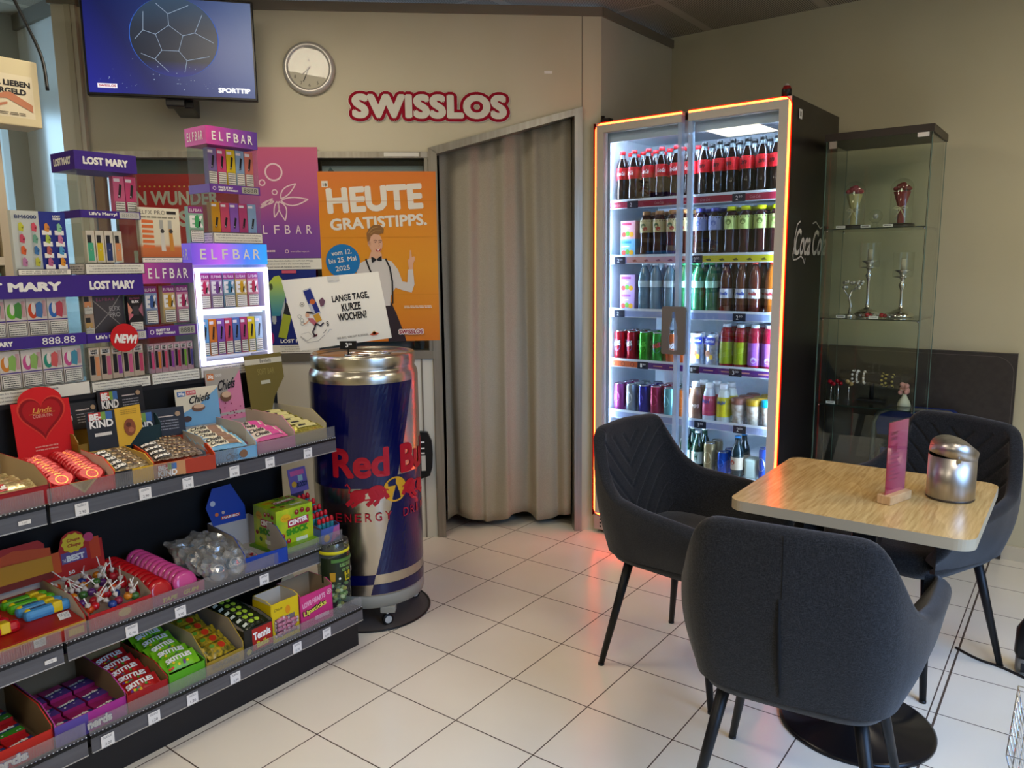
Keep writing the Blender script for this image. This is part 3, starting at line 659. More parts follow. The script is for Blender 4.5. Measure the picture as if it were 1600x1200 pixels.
def put_copy(src, label, group, *a):
    c = dup(src, label=label, group=group); put(c, *a); return c

# ---------------------------------------------------------------- top tier
KKR = M('#a81c20', .5)
r = tray('kitkat_box', 'red cardboard box of wafer bars cut by the left picture edge', -1.17, -.985, .80, -.092, -.40, .055, .10, KKR, KRAFT, lambda P, w, h: P.rect(0, h - .004, w, h, M('#8c1418', .5)))
def d_kk(P, L, Wd): P.rect(-L * .42, -Wd * .3, -L * .08, Wd * .3, M('#c01a22', .4), 8, 3); P.up(); P.text('KitKat', -L * .40, -Wd * .2, L * .30, Wd * .42, WHITE, bold=.06, shear=.2)
b0 = pillow_mb(.125, .050, .018, noisy('foil_gold', '#b8a06a', '#ddd0a0', 200, .3, .7), d_kk).build('wafer_bar'); tag(b0, '', 'chocolate bar')
for i, (s, u, z, a) in enumerate([(-1.085, -.13, .840, .1), (-1.095, -.175, .838, .12), (-1.09, -.225, .836, .05), (-1.09, -.275, .834, .1)]):
    o = b0 if i == 0 else dup(b0); o['label'] = 'KitKat wafer bar, %s in the red box at the left edge' % ['nearest', 'second from front', 'third from front', 'rearmost'][i]; o['group'] = 'wafer bars in the red box'; put(o, s + .022, u - .01, z + .012, .45, 0, a)
mb = MB(); mb.box(0, .06, 0, .09, 0, .10, M('#d2691e', .4)); P = mb.panel((0, 0, 0)); [P.disc(.01 + .013 * (i % 4), .03 + .02 * (i // 4), .007, M('#5a3018', .5), 8) for i in range(12)]
o = mb.build('orange_packet', None, G(-1.16, -.30, .90), ROT_G); tag(o, 'orange sweets packet behind the wafer bar box at the left edge', 'packet')
o.location = G(-1.10, -.405, .802)
# heart chocolates
LR = M('#d0161a', .6, spec=.25)
def d_lfront(P, w, h): P.poly([(w * .28, h), (w * .5, h * .2), (w * .72, h)], M('#c9a860', .5)); P.up(); P.poly([(w * .34, h), (w * .5, h * .36), (w * .66, h)], M('#a88540', .5))
r = tray('heart_chocolate_box', 'red cardboard display box of foil hearts with a large heart header', -.982, -.812, .80, -.092, -.36, .045, .085, LR, M('#d9b8a8', .7), d_lfront, skew=3)
def d_heart(P, w, h):
    def H(k, cx, cy): return [(cx + k * 16 * sin(t) ** 3 / 16, cy + k * (13 * cos(t) - 5 * cos(2 * t) - 2 * cos(3 * t) - cos(4 * t)) / 14) for t in [2 * pi * i / 40 for i in range(40)]]
    hp = H(.066, w / 2, h * .60); P.poly(hp, M('#d8402f', .6, spec=.2)); P.up(); P.poly(H(.061, w / 2, h * .60), M('#8c0c12', .6, spec=.2)); P.up(); P.poly(H(.052, w / 2, h * .605), M('#ad161b', .6, spec=.2)); P.up()
    P.text('Lindt', w / 2 - .026, h * .64, .052, .015, M('#e0a040', .4), shear=.35, bold=.01); P.line([(w / 2 - .035, h * .625), (w / 2 + .035, h * .635)], .001, M('#e0a040', .4)); P.text('COEUR FIN', w / 2 - .026, h * .57, .052, .010, M('#e0a090', .4))
    P.lines(w * .3, h * .10, w * .7, h * .19, 2, M('#e09080', .5), .4)
wq = .158; hq = .215
pts = [(0, 0), (wq, 0), (wq, hq * .80), (wq * .88, hq * .80)] + [(wq * .5 + wq * .38 * cos(a), hq * .80 + hq * .2 * sin(a)) for a in [radians(q) for q in range(12, 180, 12)]] + [(wq * .12, hq * .80), (0, hq * .80)]
header(r, wq, .07, hq, .262, .13, LR, d_heart, pts, .012)
# a foil heart lying on edge, many in a row
mb = MB(); hp = [(.039 * 16 * sin(t) ** 3 / 16, .037 * (13 * cos(t) - 5 * cos(2 * t) - 2 * cos(3 * t) - cos(4 * t)) / 14) for t in [2 * pi * i / 32 for i in range(32)]]
FOILR = noisy('foil_red', '#9c0c16', '#bc1822', 160, .38, .2, .4)
rows = [(.80, -.009), (1.0, -.004), (1.0, .004), (.80, .009)]
vs = [(x * k, q, y * k) for k, q in rows for x, y in hp]; n = 32
fs = [(j * n + (i + 1) % n, j * n + i, (j + 1) * n + i, (j + 1) * n + (i + 1) % n) for j in range(3) for i in range(n)]
mb.add(vs, fs, FOILR, True)
from mathutils.geometry import tessellate_polygon
tt = [tuple(q) for q in tessellate_polygon([[Vector((x, y, 0)) for x, y in hp]])]
mb.add([(x * .8, -.009, y * .8) for x, y in hp], tt, FOILR); mb.add([(x * .8, .009, y * .8) for x, y in hp], tt, FOILR)
P = mb.panel((0, -.0093, 0)); P.ring(0, .002, .016, .003, M('#e07830', .3, .4)); hc = mb.build('heart_chocolate'); tag(hc, '', 'chocolate heart')
k = 0
for c in range(2):
    for i in range(11):
        o = hc if k == 0 else dup(hc); k += 1
        o['label'] = 'red foil chocolate heart, %s from the front in the %s row of the heart box' % (['first', 'second', 'third', 'fourth', 'fifth', 'sixth', 'seventh', 'eighth', 'ninth', 'tenth', 'eleventh'][i], ('left', 'right')[c]); o['group'] = 'foil hearts in the red box'
        put(o, -.938 + .083 * c + .001 * i + random.uniform(-.002, .002), -.130 - .0195 * i, .842 + .022 * min(i, 8) / 8 + random.uniform(-.001, .001), -.95, random.uniform(-.08, .08), 0)
# fruit and nut bars
BK = M('#1d1c20', .45)
def kind_logo(P, x, y, w, h):
    cs = ('#c83a30', '#7aa040', '#3f6aa8'); ws = (.52, .20, .28); q = x
    for c, ww in zip(cs, ws): P.rect(q, y + h * .5, q + w * ww, y + h, M(c, .5)); q += w * ww
    P.up(); P.text('BE-', x + w * .03, y + h * .52, w * .5, h * .42, WHITE, bold=.05); P.text('KIND', x, y, w, h * .50, WHITE, bold=.03)
def d_kind(P, w, h): kind_logo(P, w * .07, h * .30, w * .36, h * .62); P.lines(w * .52, h * .2, w * .88, h * .6, 4, M('#8e8c90', .5)); P.rect(w * .52, h * .68, w * .80, h * .72, M('#c8b8b0', .5)); P.disc(w * .88, h * .75, h * .09, M('#a88a68', .5), 12)
r = tray('kind_bar_box', 'yellow and black open box of nut bars with tall folded header', -.808, -.697, .80, -.094, -.30, .048, .075, M('#c79a20', .5), M('#c2a25c', .7), lambda P, w, h: (P.rect(0, 0, w * .45, h, BK), P.rect(w * .45, 0, w, h, M('#e2b226', .5))), skew=5)
def d_ky(P, w, h):
    P.rect(0, 0, w * .52, h * .95, BK); P.up(); kind_logo(P, w * .05, h * .55, w * .42, h * .38); P.rect(w * .12, h * .34, w * .42, h * .42, M('#d8d4cc', .5)); P.lines(w * .62, h * .78, w * .92, h * .92, 3, M('#a88420', .5)); P.disc(w * .76, h * .45, .018, M('#8a4a2c', .6), 12, .028); P.up(); P.disc(w * .74, h * .52, .008, M('#5c2c18', .6), 8); P.disc(w * .78, h * .38, .009, M('#b06a48', .6), 8)
header(r, .165, .075, .125, .205, .12, M('#dcae28', .5), d_ky, [(0.01, 0), (.12, 0), (.165, .05), (.165, .125), (0, .115)], .01)
r2 = tray('kind_bar_box', 'dark teal nut bar box standing behind the yellow one', -.70, -.545, .80, -.305, -.405, .12, .155, M('#1d3a40', .5), M('#28464c', .6)); header(r2, .150, .155, .088, .092, .10, BK, d_kind, None, .004)
r3 = tray('kind_bar_box', 'dark nut bar box with folded header half hidden behind the heart header', -.81, -.705, .80, -.305, -.405, .10, .13, M('#8a6c22', .5), M('#9a7c32', .6)); header(r3, .150, .13, .085, .092, .25, BK, d_kind, None, -.03)
OR_ = M('#cf4a18', .45)
r4 = tray('kind_bar_box', 'orange-red open box of nut bars with black KIND header', -.692, -.507, .80, -.094, -.36, .045, .07, OR_, M('#c2451a', .6), lambda P, w, h: (P.rect(w * .25, 0, w, h, M('#a83414', .5)), P.up(), P.rect(0, 0, w * .5, h, M('#c08a58', .5)), P.up(), kind_logo(P, w * .06, h * .1, w * .3, h * .8)), skew=13)
header(r4, .182, .072, .095, .262, .15, BK, d_kind, None, .0)
def d_kb(P, L, Wd): P.rect(-L * .46, -Wd * .38, -L * .12, Wd * .38, BK, 8, 3); P.up(); P.text('KIND', -L * .44, -Wd * .24, L * .30, Wd * .46, WHITE, bold=.05); [P.disc(random.uniform(-.1, .42) * L, random.uniform(-.3, .3) * Wd, .004, M(random.choice(['#5a3a22', '#c8a878', '#3a2416']), .4), 6) for _ in range(16)]
kb1 = pillow_mb(.105, .030, .016, noisy('bar_wrap', '#b0a488', '#8a7350', 150, .25, .2, .3), d_kb).build('nut_bar'); tag(kb1, '', 'nut bar')
kb2 = pillow_mb(.150, .032, .018, noisy('bar_wrap_dark', '#9a8a72', '#4a3626', 150, .25, .1, .3), d_kb).build('nut_bar'); tag(kb2, '', 'nut bar')
nm = ['nearest', 'second from front', 'third from front', 'fourth from front', 'rearmost']
for i in range(5):
    o = kb1 if i == 0 else dup(kb1); o['label'] = 'nut bar in clear wrapper, %s in the yellow open box' % nm[i]; o['group'] = 'nut bars in the yellow box'; put(o, -.748 + .003 * i, -.118 - .036 * i, .850 + .004 * i, .35, 0, random.uniform(-.05, .05) - .08)
for i in range(5):
    o = kb2 if i == 0 else dup(kb2); o['label'] = 'dark nut bar in clear wrapper, %s in the orange-red box' % nm[i]; o['group'] = 'nut bars in the orange-red box'; put(o, -.592 + .009 * i, -.135 - .044 * i, .847 + .004 * i, .25, 0, random.uniform(-.04, .04) - .22)
# protein bars
CB = M('#6fa4c8', .45); CPK = M('#cf7d9a', .45)
def chiefs(P, w, h, bg, c2):
    P.poly([(0, h * .3), (w * .55, h * .55), (w, h * .95), (w, h), (0, h)], bg); P.up(); P.rect(w * .05, h * .80, w * .24, h * .93, M(c2[0], .5)); P.rect(w * .26, h * .82, w * .48, h * .94, M(c2[1], .5)); P.up(); P.text('20g', w * .07, h * .82, w * .15, h * .09, WHITE, bold=.03); P.text('NO ADDED', w * .28, h * .86, w * .18, h * .05, WHITE)
    P.text('Chiefs', w * .28, h * .57, w * .5, h * .20, INK, bold=.02, shear=.4, rot=.12); P.disc(w * .5, h * .46, w * .16, M('#6d4a34', .4), 16, h * .10); P.up(); P.disc(w * .52, h * .50, w * .13, M('#c9a888', .4), 16, h * .06); P.disc(w * .22, h * .2, w * .10, M('#4a2c1e', .4), 12, h * .08)
r = tray('protein_bar_box', 'pale blue open box of protein bars with blue and cream header', -.502, -.345, .80, -.094, -.365, .042, .085, CB, M('#c8c8c4', .7), lambda P, w, h: (P.text('Chiefs', w * .3, h * .2, w * .35, h * .5, INK, shear=.3), P.disc(w * .7, h * .5, .014, M('#7d5a40', .5), 12)), skew=9)
header(r, .150, .085, .132, .266, .10, CB, lambda P, w, h: chiefs(P, w, h, M('#d8ceb4', .5), ('#2f62a0', '#c8555a')), None, .004)
r = tray('protein_bar_box', 'half-empty pink open box with pink header between blue and olive boxes', -.342, -.180, .80, -.094, -.39, .042, .105, CPK, M('#b8b0a6', .7), skew=4)
header(r, .138, .075, .19, .292, .13, CPK, lambda P, w, h: (chiefs(P, w, h, M('#a39c90', .5), ('#c8743a', '#a39c90')), [P.disc(random.uniform(.05, .95) * w, random.uniform(.03, .35) * h, .003, M('#8c2c50', .5), 6) for _ in range(22)]), None, .006)
GO = M('#6d5f2a', .45)
r = tray('protein_bar_box', 'olive gold open box of protein bars at the right end of the top tier', -.177, -.030, .80, -.094, -.40, .045, .105, M('#a3935c', .5), M('#bcb29c', .7))
header(r, .165, .080, .225, .255, .15, GO, lambda P, w, h: (P.rect(0, h * .84, w, h * .93, M('#c3bda8', .5)), P.up(), P.text('Barebells', w * .4, h * .86, w * .3, h * .06, INK), P.text('SOFT BAR', w * .3, h * .66, w * .45, h * .10, M('#8f8246', .4)), P.rect(w * .35, h * .5, w * .6, h * .56, M('#b8b49c', .5))), [(.0, 0), (.085, 0), (.110, .06), (.165, .13), (.165, .225), (.0, .225)], .010)
def d_cb(c1, c2):
    def f(P, L, Wd): P.rect(-L * .42, -Wd * .3, L * .42, Wd * .3, M(c1, .35), 12, 3); P.up(); P.rect(L * .05, -Wd * .3, L * .30, Wd * .3, M(c2, .35), 4, 3); P.up(); P.text('Chiefs', -L * .38, -Wd * .2, L * .38, Wd * .42, INK, bold=.02, shear=.3)
    return f
for base, grp, c, s, n, lb in ((M('#78b0d0', .3), 'blue protein bars', d_cb('#e0d8bc', '#8a6a50'), -.428, 5, 'blue and cream protein bar, %s in the pale blue box'), (M('#cf5f92', .3), 'pink protein bars', d_cb('#dcd0bc', '#c84a8c'), -.262, 4, 'pink protein bar, %s in the pink box'), (noisy('foil_olive', '#8e8430', '#d0c860', 120, .25, .6), 'olive protein bars', lambda P, L, Wd: (P.rect(-L * .3, -Wd * .25, L * .3, Wd * .25, M('#c8bf80', .4), 8, 3), P.up(), P.rect(-L * .25, -Wd * .1, -L * .02, Wd * .1, INK, 3, 2)), -.105, 6, 'olive and gold wrapped protein bar, %s in the olive box')):
    src = None
    for i in range(n):
        if src is None: src = o = pillow_mb(.138, .048, .026, base, c).build('protein_bar'); tag(o, '', 'protein bar')
        else: o = dup(src)
        nn = ['nearest', 'second from front', 'third from front', 'fourth from front', 'fifth from front', 'rearmost']; o['label'] = lb % (nn[i] if i < n - 1 else 'rearmost'); o['group'] = grp
        put(o, s + (.007 * i if 'blue' in grp else .002 * i) + random.uniform(-.004, .004), -.125 - .042 * i, .850 + .005 * i, .35, random.uniform(-.05, .05), random.uniform(-.1, .1) - (.16 if 'blue' in grp else .05))

# ---------------------------------------------------------------- middle tier (surface z .405)
Z2 = .405
TOYR = M('#a82018', .45)
r = tray('toy_box', 'red and yellow display box of small toy cases at the left picture edge', -1.25, -.932, Z2, -.078, -.36, .045, .10, TOYR, M('#c8c0b4', .7), lambda P, w, h: (P.rect(0, h * .8, w, h, M('#c89430', .5)), P.rect(w * .85, h * .25, w * .98, h * .7, M('#c8a030', .5))))
def d_toy(P, w, h):
    P.rect(0, 0, w, h * .16, M('#7c2418', .5)); P.poly([(0, h * .16), (w, h * .16), (w, h * .55), (w * .6, h * .62), (0, h * .50)], M('#c48c18', .5)); P.poly([(w * .3, h * .62), (w * .7, h * .9), (w, h * .75), (w, h * .55)], M('#c8501c', .5))
header(r, .33, .095, .125, .262, .12, M('#a8201c', .45), d_toy, [(0, 0), (.33, 0), (.33, .085), (.315, .085), (.315, .11), (.30, .125), (0, .125)], .02)
def toy(c, nmn):
    mb = MB(); mb.box(-.062, .062, -.017, .017, 0, .032, M(c, .25, coat=.4), b=.012); mb.box(.010, .036, -.018, .018, .004, .035, M('#e8cc18', .25, coat=.4), b=.004); mb.box(-.045, .0, -.006, .006, .031, .034, M({'#58b820': '#1d6a18', '#4a98d0': '#14507c', '#c01020': '#6a0a14'}[c], .3), b=.001); mb.sphere((-.048, 0, .026), .010, M('#e8cc18', .3), seg=10, rings=6)
    o = mb.build(nmn); return tag(o, '', 'toy')
TG, TBl, TR = toy('#58b820', 'toy_case'), toy('#4a98d0', 'toy_case'), toy('#c01020', 'toy_case')
seq = [(TG, -1.005, -.290, 'green', 'rearmost in the right row'), (TG, -1.000, -.252, 'green', 'second in the right row'), (TBl, -.995, -.214, 'blue', 'third in the right row'), (TBl, -.990, -.176, 'blue', 'front of the right row'),
       (TG, -1.160, -.300, 'green', 'rearmost in the left row'), (TG, -1.155, -.262, 'green', 'second in the left row'), (TR, -1.150, -.224, 'red', 'third in the left row'), (TR, -1.145, -.186, 'red', 'fourth in the left row'), (TR, -1.135, -.146, 'red', 'front of the left row')]
used = set()
for src, s, u, c, pos in seq:
    o = src if id(src) not in used else dup(src); used.add(id(src)); o['label'] = '%s and yellow plastic toy case, %s' % (c, pos); o['group'] = 'plastic toy cases'; put(o, s, u, Z2 + .052 + .02 * (abs(u) - .14), -.12, 0, 0)
mb = MB(); mb.box(-1.24 + 1.25, .312, 0, .28, 0, .003, TOYR); o = mb.build('tray_insert', r, (0.0, 0.003, .045)); o.rotation_euler = (.08, 0, 0)
for i, s in enumerate((-1.07, -.985)):
    mb = MB(); mb.box(0, .030, -.001, 0, 0, .022, M('#d8d4cc', .5)); P = mb.panel((0, -.001, 0)); P.text('CE', .004, .010, .008, .008, INK); P.lines(.014, .004, .028, .020, 4, M('#77757a', .6)); q = mb.build('sticker', r, (s + 1.25, .035 if i else -.002, .052 if i else .015)); q.rotation_euler = (-.9 if i else 0, 0, 0)
# lollipops
r = tray('lollipop_box', 'red Chupa Chups display box full of lollipops with yellow flower logo', -.925, -.738, Z2, -.078, -.355, .050, .085, M('#b81c20', .45), M('#c4b8a8', .7), lambda P, w, h: P.disc(w * .55, h * .5, .02, M('#c8a050', .5), 16, .012))
def d_cc(P, w, h):
    P.rect(0, h * .15, w * .28, h * .62, M('#d2561c', .5)); P.rect(w * .78, h * .25, w * .95, h * .75, M('#cc4418', .5)); P.rect(w * .3, h * .3, w * .72, h * .55, M('#64508c', .5)); P.up(); P.text('BEST', w * .38, h * .33, w * .30, h * .14, WHITE, bold=.05); P.text('THE', w * .31, h * .34, w * .06, h * .07, WHITE); P.text('50', w * .38, h * .04, w * .1, h * .08, WHITE, bold=.02)
    fl = [(w * .52 + (.033 + .002 * cos(10 * t)) * cos(t), h * .74 + (.029 + .002 * cos(10 * t)) * sin(t)) for t in [2 * pi * i / 64 for i in range(64)]]
    P.poly(fl, M('#e4c828', .45)); P.disc(w * .78, h * .78, .015, M('#c8406c', .45), 16); P.up(); P.text('Chupa', w * .41, h * .755, w * .22, h * .095, M('#b84818', .5), bold=.03, shear=.2); P.text('Chups', w * .41, h * .635, w * .22, h * .095, M('#b84818', .5), bold=.03, shear=.2)
wq, hq = .180, .135
pts = [(0, 0), (wq, 0), (wq, hq * .68), (wq * .82, hq * .66)] + [(wq * .52 + .037 * cos(a), hq * .76 + .033 * sin(a)) for a in [radians(q) for q in range(0, 190, 15)]] + [(wq * .25, hq * .55), (0, hq * .52)]
header(r, wq, .082, hq, .268, .12, M('#b82018', .45), d_cc, pts, 0)
lc = ['#d04a14', '#c01828', '#24408c', '#8c2040', '#d08020', '#3c6a30', '#5a2a70', '#b02030']
lol = {}
for i in range(30):
    c = lc[i % 8]
    if c not in lol:
        mb = MB(); mb.sphere((0, 0, 0), .0125, M(c, .2, coat=.5), seg=12, rings=8); mb.cyl((0, 0, .010), (0, 0, .062), .0018, WHITE, seg=6); mb.lathe([(.003, .012), (.009, .024), (.004, .028)], M('#d8d0c8', .3, a=.8), 6); o = lol[c] = mb.build('lollipop'); tag(o, '', 'lollipop'); lol[c + 'n'] = 0
    else: o = dup(lol[c])
    col, row = i % 6, i // 6
    s = -.908 + .027 * col + random.uniform(-.008, .008); u = -.105 - .047 * row + random.uniform(-.01, .01)
    o['label'] = '%s lollipop, row %s from front, %s in the red box' % ({'#d04a14': 'orange', '#c01828': 'red', '#24408c': 'blue', '#8c2040': 'dark pink', '#d08020': 'amber', '#3c6a30': 'green', '#5a2a70': 'purple', '#b02030': 'cherry red'}[c], ['one', 'two', 'three', 'four', 'five'][row], nth(col, 6)); o['group'] = 'lollipops in the red box'
    put(o, s, u, Z2 + .055 + .02 * (row / 4) + random.uniform(-.004, .008), random.uniform(-.9, .9), random.uniform(-.9, .9), 0)
# gum tape rolls, red and pink, each a flat round tin
for c, nmn, s0, grp in (('#c0141c', 'red', -.700, 'red gum rolls'), ('#d24a8c', 'pink', -.618, 'pink gum rolls')):
    mb = MB(); T2 = Matrix.Rotation(pi / 2, 4, 'X'); mb.lathe([(.022, -.0115), (.034, -.010), (.039, -.005), (.039, .005), (.034, .010), (.022, .0115)], M(c, .22, coat=.5), 28, T2); mb.lathe([(.0393, -.001), (.0393, .001)], M('#f0a0b8' if nmn == 'pink' else '#e85050', .3), 28, T2, cap0=False, cap1=False)
    src = mb.build('gum_roll'); tag(src, '', 'gum roll')
    for i in range(11):
        o = src if i == 0 else dup(src); o['label'] = '%s round gum roll on edge, %s from the front of its row' % (nmn, ['first', 'second', 'third', 'fourth', 'fifth', 'sixth', 'seventh', 'eighth', 'ninth', 'tenth', 'eleventh'][i]); o['group'] = grp
        put(o, s0 - .002 * i + random.uniform(-.002, .002), -.105 - .0245 * i, Z2 + .038 + .0022 * i, -.35, 0, random.uniform(-.05, .05))
mb = MB(); mb.box(0, .175, 0, .003, 0, .035, M('#a83058', .5)); P = mb.panel((0, 0, 0)); P.text('TAPE', .03, .008, .05, .014, M('#c8b040', .5), bold=.04, shear=.3); P.text('GUM', .10, .010, .05, .014, M('#c8b040', .5), bold=.04, shear=.3); mb.box(0, .003, 0, .28, 0, .03, M('#a83058', .5)); mb.box(.172, .175, 0, .28, 0, .03, M('#a83058', .5)); mb.box(0, .175, 0, .28, 0, .003, M('#c8c0b4', .6))
o = mb.build('gum_tray', None, G(-.740, -.080, Z2), ROT_G); tag(o, 'low pink tray holding the red and pink gum rolls', 'tray')
# clear bags with blue print
def crumple_bag(L, Wd, T, seed, blue):
    rnd = random.Random(seed); bm = bmesh.new(); bmesh.ops.create_icosphere(bm, subdivisions=3, radius=1)
    from mathutils import noise
    for v in bm.verts:
        p = v.co.copy(); n1 = noise.noise(p * 2.6 + Vector((seed, 0, 0))) * .30 + noise.noise(p * 6 + Vector((0, seed, 0))) * .16
        neck = 1.0 if p.y < .3 else max(.25, 1 - (p.y - .3) * 1.5) if p.y < .75 else .25 + (p.y - .75) * 2.2
        v.co = Vector((p.x * L / 2 * neck * (1 + n1), p.y * Wd / 2 * (1.25 if p.y > .3 else 1), p.z * T / 2 * neck * (1 + n1 * 1.4)))
    mb = MB(); mb.frombm(bm, glass('#f0f0ee', .12, .34, '#cfccc4', 1.7, 2.4), False)
    mb2 = MB(); mb2.sphere((0, -Wd * .18, 0), 1, M('#2e6c9c', .25), sc=(L * .36, Wd * .26, T * .34), seg=16, rings=8)
    P = Panel(mb2, (0, 0, 0), (1, 0, 0), (0, 1, 0), .001, lambda x, y, e: Vector((x, y - Wd * .18, T * .34 * sqrt(max(.02, 1 - (x / (L * .36)) ** 2 - (y / (Wd * .26)) ** 2)) + e + .001)))
    P.disc(0, 0, L * .22, M('#d8e4e8', .3), 16, Wd * .13); P.up(); P.text('milk', -L * .17, -Wd * .08, L * .34, Wd * .15, M('#2a8ac0', .3), bold=.06)
    return mb, mb2
BAGP = [(-.520, -.115, .045, .8, 0, .1), (-.455, -.110, .050, .7, 0, -.1), (-.535, -.165, .055, .6, .1, .3), (-.475, -.17, .062, .6, -.1, -.2), (-.42, -.165, .058, .6, 0, 0), (-.545, -.225, .060, .4, 0, .2), (-.485, -.235, .070, .4, 0, -.3), (-.43, -.235, .070, .5, 0, .1), (-.52, -.29, .065, .3, 0, .5), (-.455, -.295, .07, .3, 0, -.2)]
posn = ['front left', 'front right', 'second row left', 'second row middle', 'second row right', 'third row left', 'third row middle', 'third row right', 'back left', 'back right']
for i, (s, u, z, rx, ry, rz) in enumerate(BAGP):
    m1, m2 = crumple_bag(.092, .12, .07, i * 3.7, True); t = m1.build('sweet_bag'); tag(t, 'crumpled clear sweet bag with blue print, %s of the heap' % posn[i], 'sweet bag', 'clear sweet bags in a heap'); m2.build('contents', t); put(t, s + .01, u, Z2 + z + .006, rx, ry, rz)
# blue box
HB = M('#123c9c', .4)
r = tray('sweet_box', 'blue open display box with tall header, nearly empty', -.415, -.255, Z2, -.082, -.36, .055, .115, HB, M('#b8b0a8', .7), skew=8)
header(r, .145, .10, .14, .272, .12, HB, lambda P, w, h: (P.rect(w * .35, h * .12, w * .85, h * .20, M('#c84a20', .5)), P.up(), P.text('HARIBO', w * .38, h * .13, w * .44, h * .06, WHITE, bold=.03), P.disc(w * .18, h * .58, .010, M('#c8ccd4', .5), 14), P.disc(w * .25, h * .28, .007, M('#d8702c', .5), 10), P.disc(w * .42, h * .30, .006, M('#c8b0a0', .5), 10)), [(.02, 0), (.145, 0), (.145, .05), (.10, .14), (.03, .135), (0, .07)], 0)
mb, m2 = crumple_bag(.06, .09, .035, 55, True); t = mb.build('sweet_bag'); tag(t, 'clear wrapped red sweets lying in the blue open box', 'sweet bag'); m2.mats = [M('#8c1c20', .3)] * len(m2.mats); m2.build('contents', t); put(t, -.36, -.15, Z2 + .035, .3, 0, .5)
# sour gum cube
mb = MB(); GG = noisy('gum_box_print', '#7fb31a', '#c6cf1e', 14, .35); w, d, h = .155, .145, .150; mb.box(0, w, 0, d, 0, h, GG)
def d_cs(P, w, h):
    P.disc(w * .25, h * .78, w * .14, M('#d8b01c', .4), 16, h * .10); P.rect(w * .30, h * .52, w * .88, h * .72, M('#a82040', .4)); P.up(); P.text('CENTER', w * .33, h * .55, w * .52, h * .13, WHITE, bold=.05, rot=.08); P.text('Chups', w * .16, h * .74, w * .18, h * .06, M('#a83c18', .5)); P.text('SHOCK', w * .25, h * .32, w * .6, h * .17, M('#3f8f1e', .4), bold=.08, rot=.06)
    for q in ((.55, .86), (.70, .88), (.86, .84), (.15, .35), (.30, .2)): P.disc(w * q[0], h * q[1], w * .06, M(random.choice(['#8c1c1c', '#2c6a18', '#a82828']), .4), 12); P.disc(w * q[0], h * q[1] + .003, w * .022, WHITE, 8)
    P.rect(w * .5, h * .12, w * .82, h * .22, M('#d8dcc8', .4))
P = mb.panel((0, 0, 0)); d_cs(P, w, h); P = mb.panel((0, d, 0), (0, -1, 0)); d_cs(P, d, h); P = mb.panel((0, 0, h), (1, 0, 0), (0, 1, 0)); d_cs(P, w, d)
mb.box(.02, w + .02, -.03, 0, 0, .02, M('#7fae22', .4))
o = mb.build('gum_box', None, G(-.243, -.135, Z2 + .012), ROT_G - .05); tag(o, 'bright green and yellow CENTER SHOCK gum cube box', 'gum box')
mb = MB(); mb.box(0, .17, 0, .18, 0, .012, M('#5c8a1c', .4)); o = mb.build('gum_box_stand', None, G(-.25, -.115, Z2), ROT_G); tag(o, 'flat green cardboard stand under the green gum cube', 'display stand')
# spray sweets
r = tray('spray_box', 'blue and pink display box of spray sweets at the right end of the middle tier', -.088, .0, Z2, -.085, -.30, .060, .075, M('#4a60a8', .4), M('#5c3a50', .6), lambda P, w, h: (P.disc(w * .3, h * .35, .014, M('#d8a828', .4), 14), P.poly([(w * .5, 0), (w, h * .3), (w, h), (w * .7, h * .9)], M('#b05a90', .4))))
header(r, .085, .155, .095, .205, .2, M('#6a5a98', .45), lambda P, w, h: (P.rect(.01, h * .7, w - .01, h * .9, M('#c85a8c', .5)), P.disc(w * .25, h * .35, .012, M('#c89428', .5), 12), P.up(), P.text('BLOODY', w * .35, h * .2, w * .6, h * .2, M('#1c2c50', .5), bold=.04, shear=.2), P.rect(w * .5, h * .45, w * .75, h * .68, M('#9ab8b0', .5))), None, .030)
mb = MB(); mb.box(0, .06, 0, .002, 0, .16, M('#3a3458', .6)); mb.build('header_stay', r, (.036, .212, .02))
src = None
for i in range(20):
    if src is None:
        mb = MB(); mb.lathe([(.0085, 0), (.0085, .055), (.007, .062)], M('#2c7a86', .3), 10); mb.lathe([(.0072, .062), (.008, .070), (.006, .080), (.002, .083)], M('#c8202c', .3), 10); src = o = mb.build('spray_tube'); tag(o, '', 'spray sweet')
    else: o = dup(src)
    col, row = i % 4, i // 4; o['label'] = 'spray sweet tube with red top, %s of four in row %s from front' % (nth(col, 4), ['one', 'two', 'three', 'four', 'five'][row]); o['group'] = 'spray sweet tubes'
    put(o, -.074 + .0195 * col, -.11 - .034 * row, Z2 + .012 + .016 * row, 0, 0, 0)
mb = MB(); vsr = []; mb.box(0, .082, 0, .19, 0, .01, M('#4a60a8', .5)); q = mb.build('riser', r, (.003, .01, .002)); q.rotation_euler = (.43, 0, 0); q.location = (.003, .012, -.004)

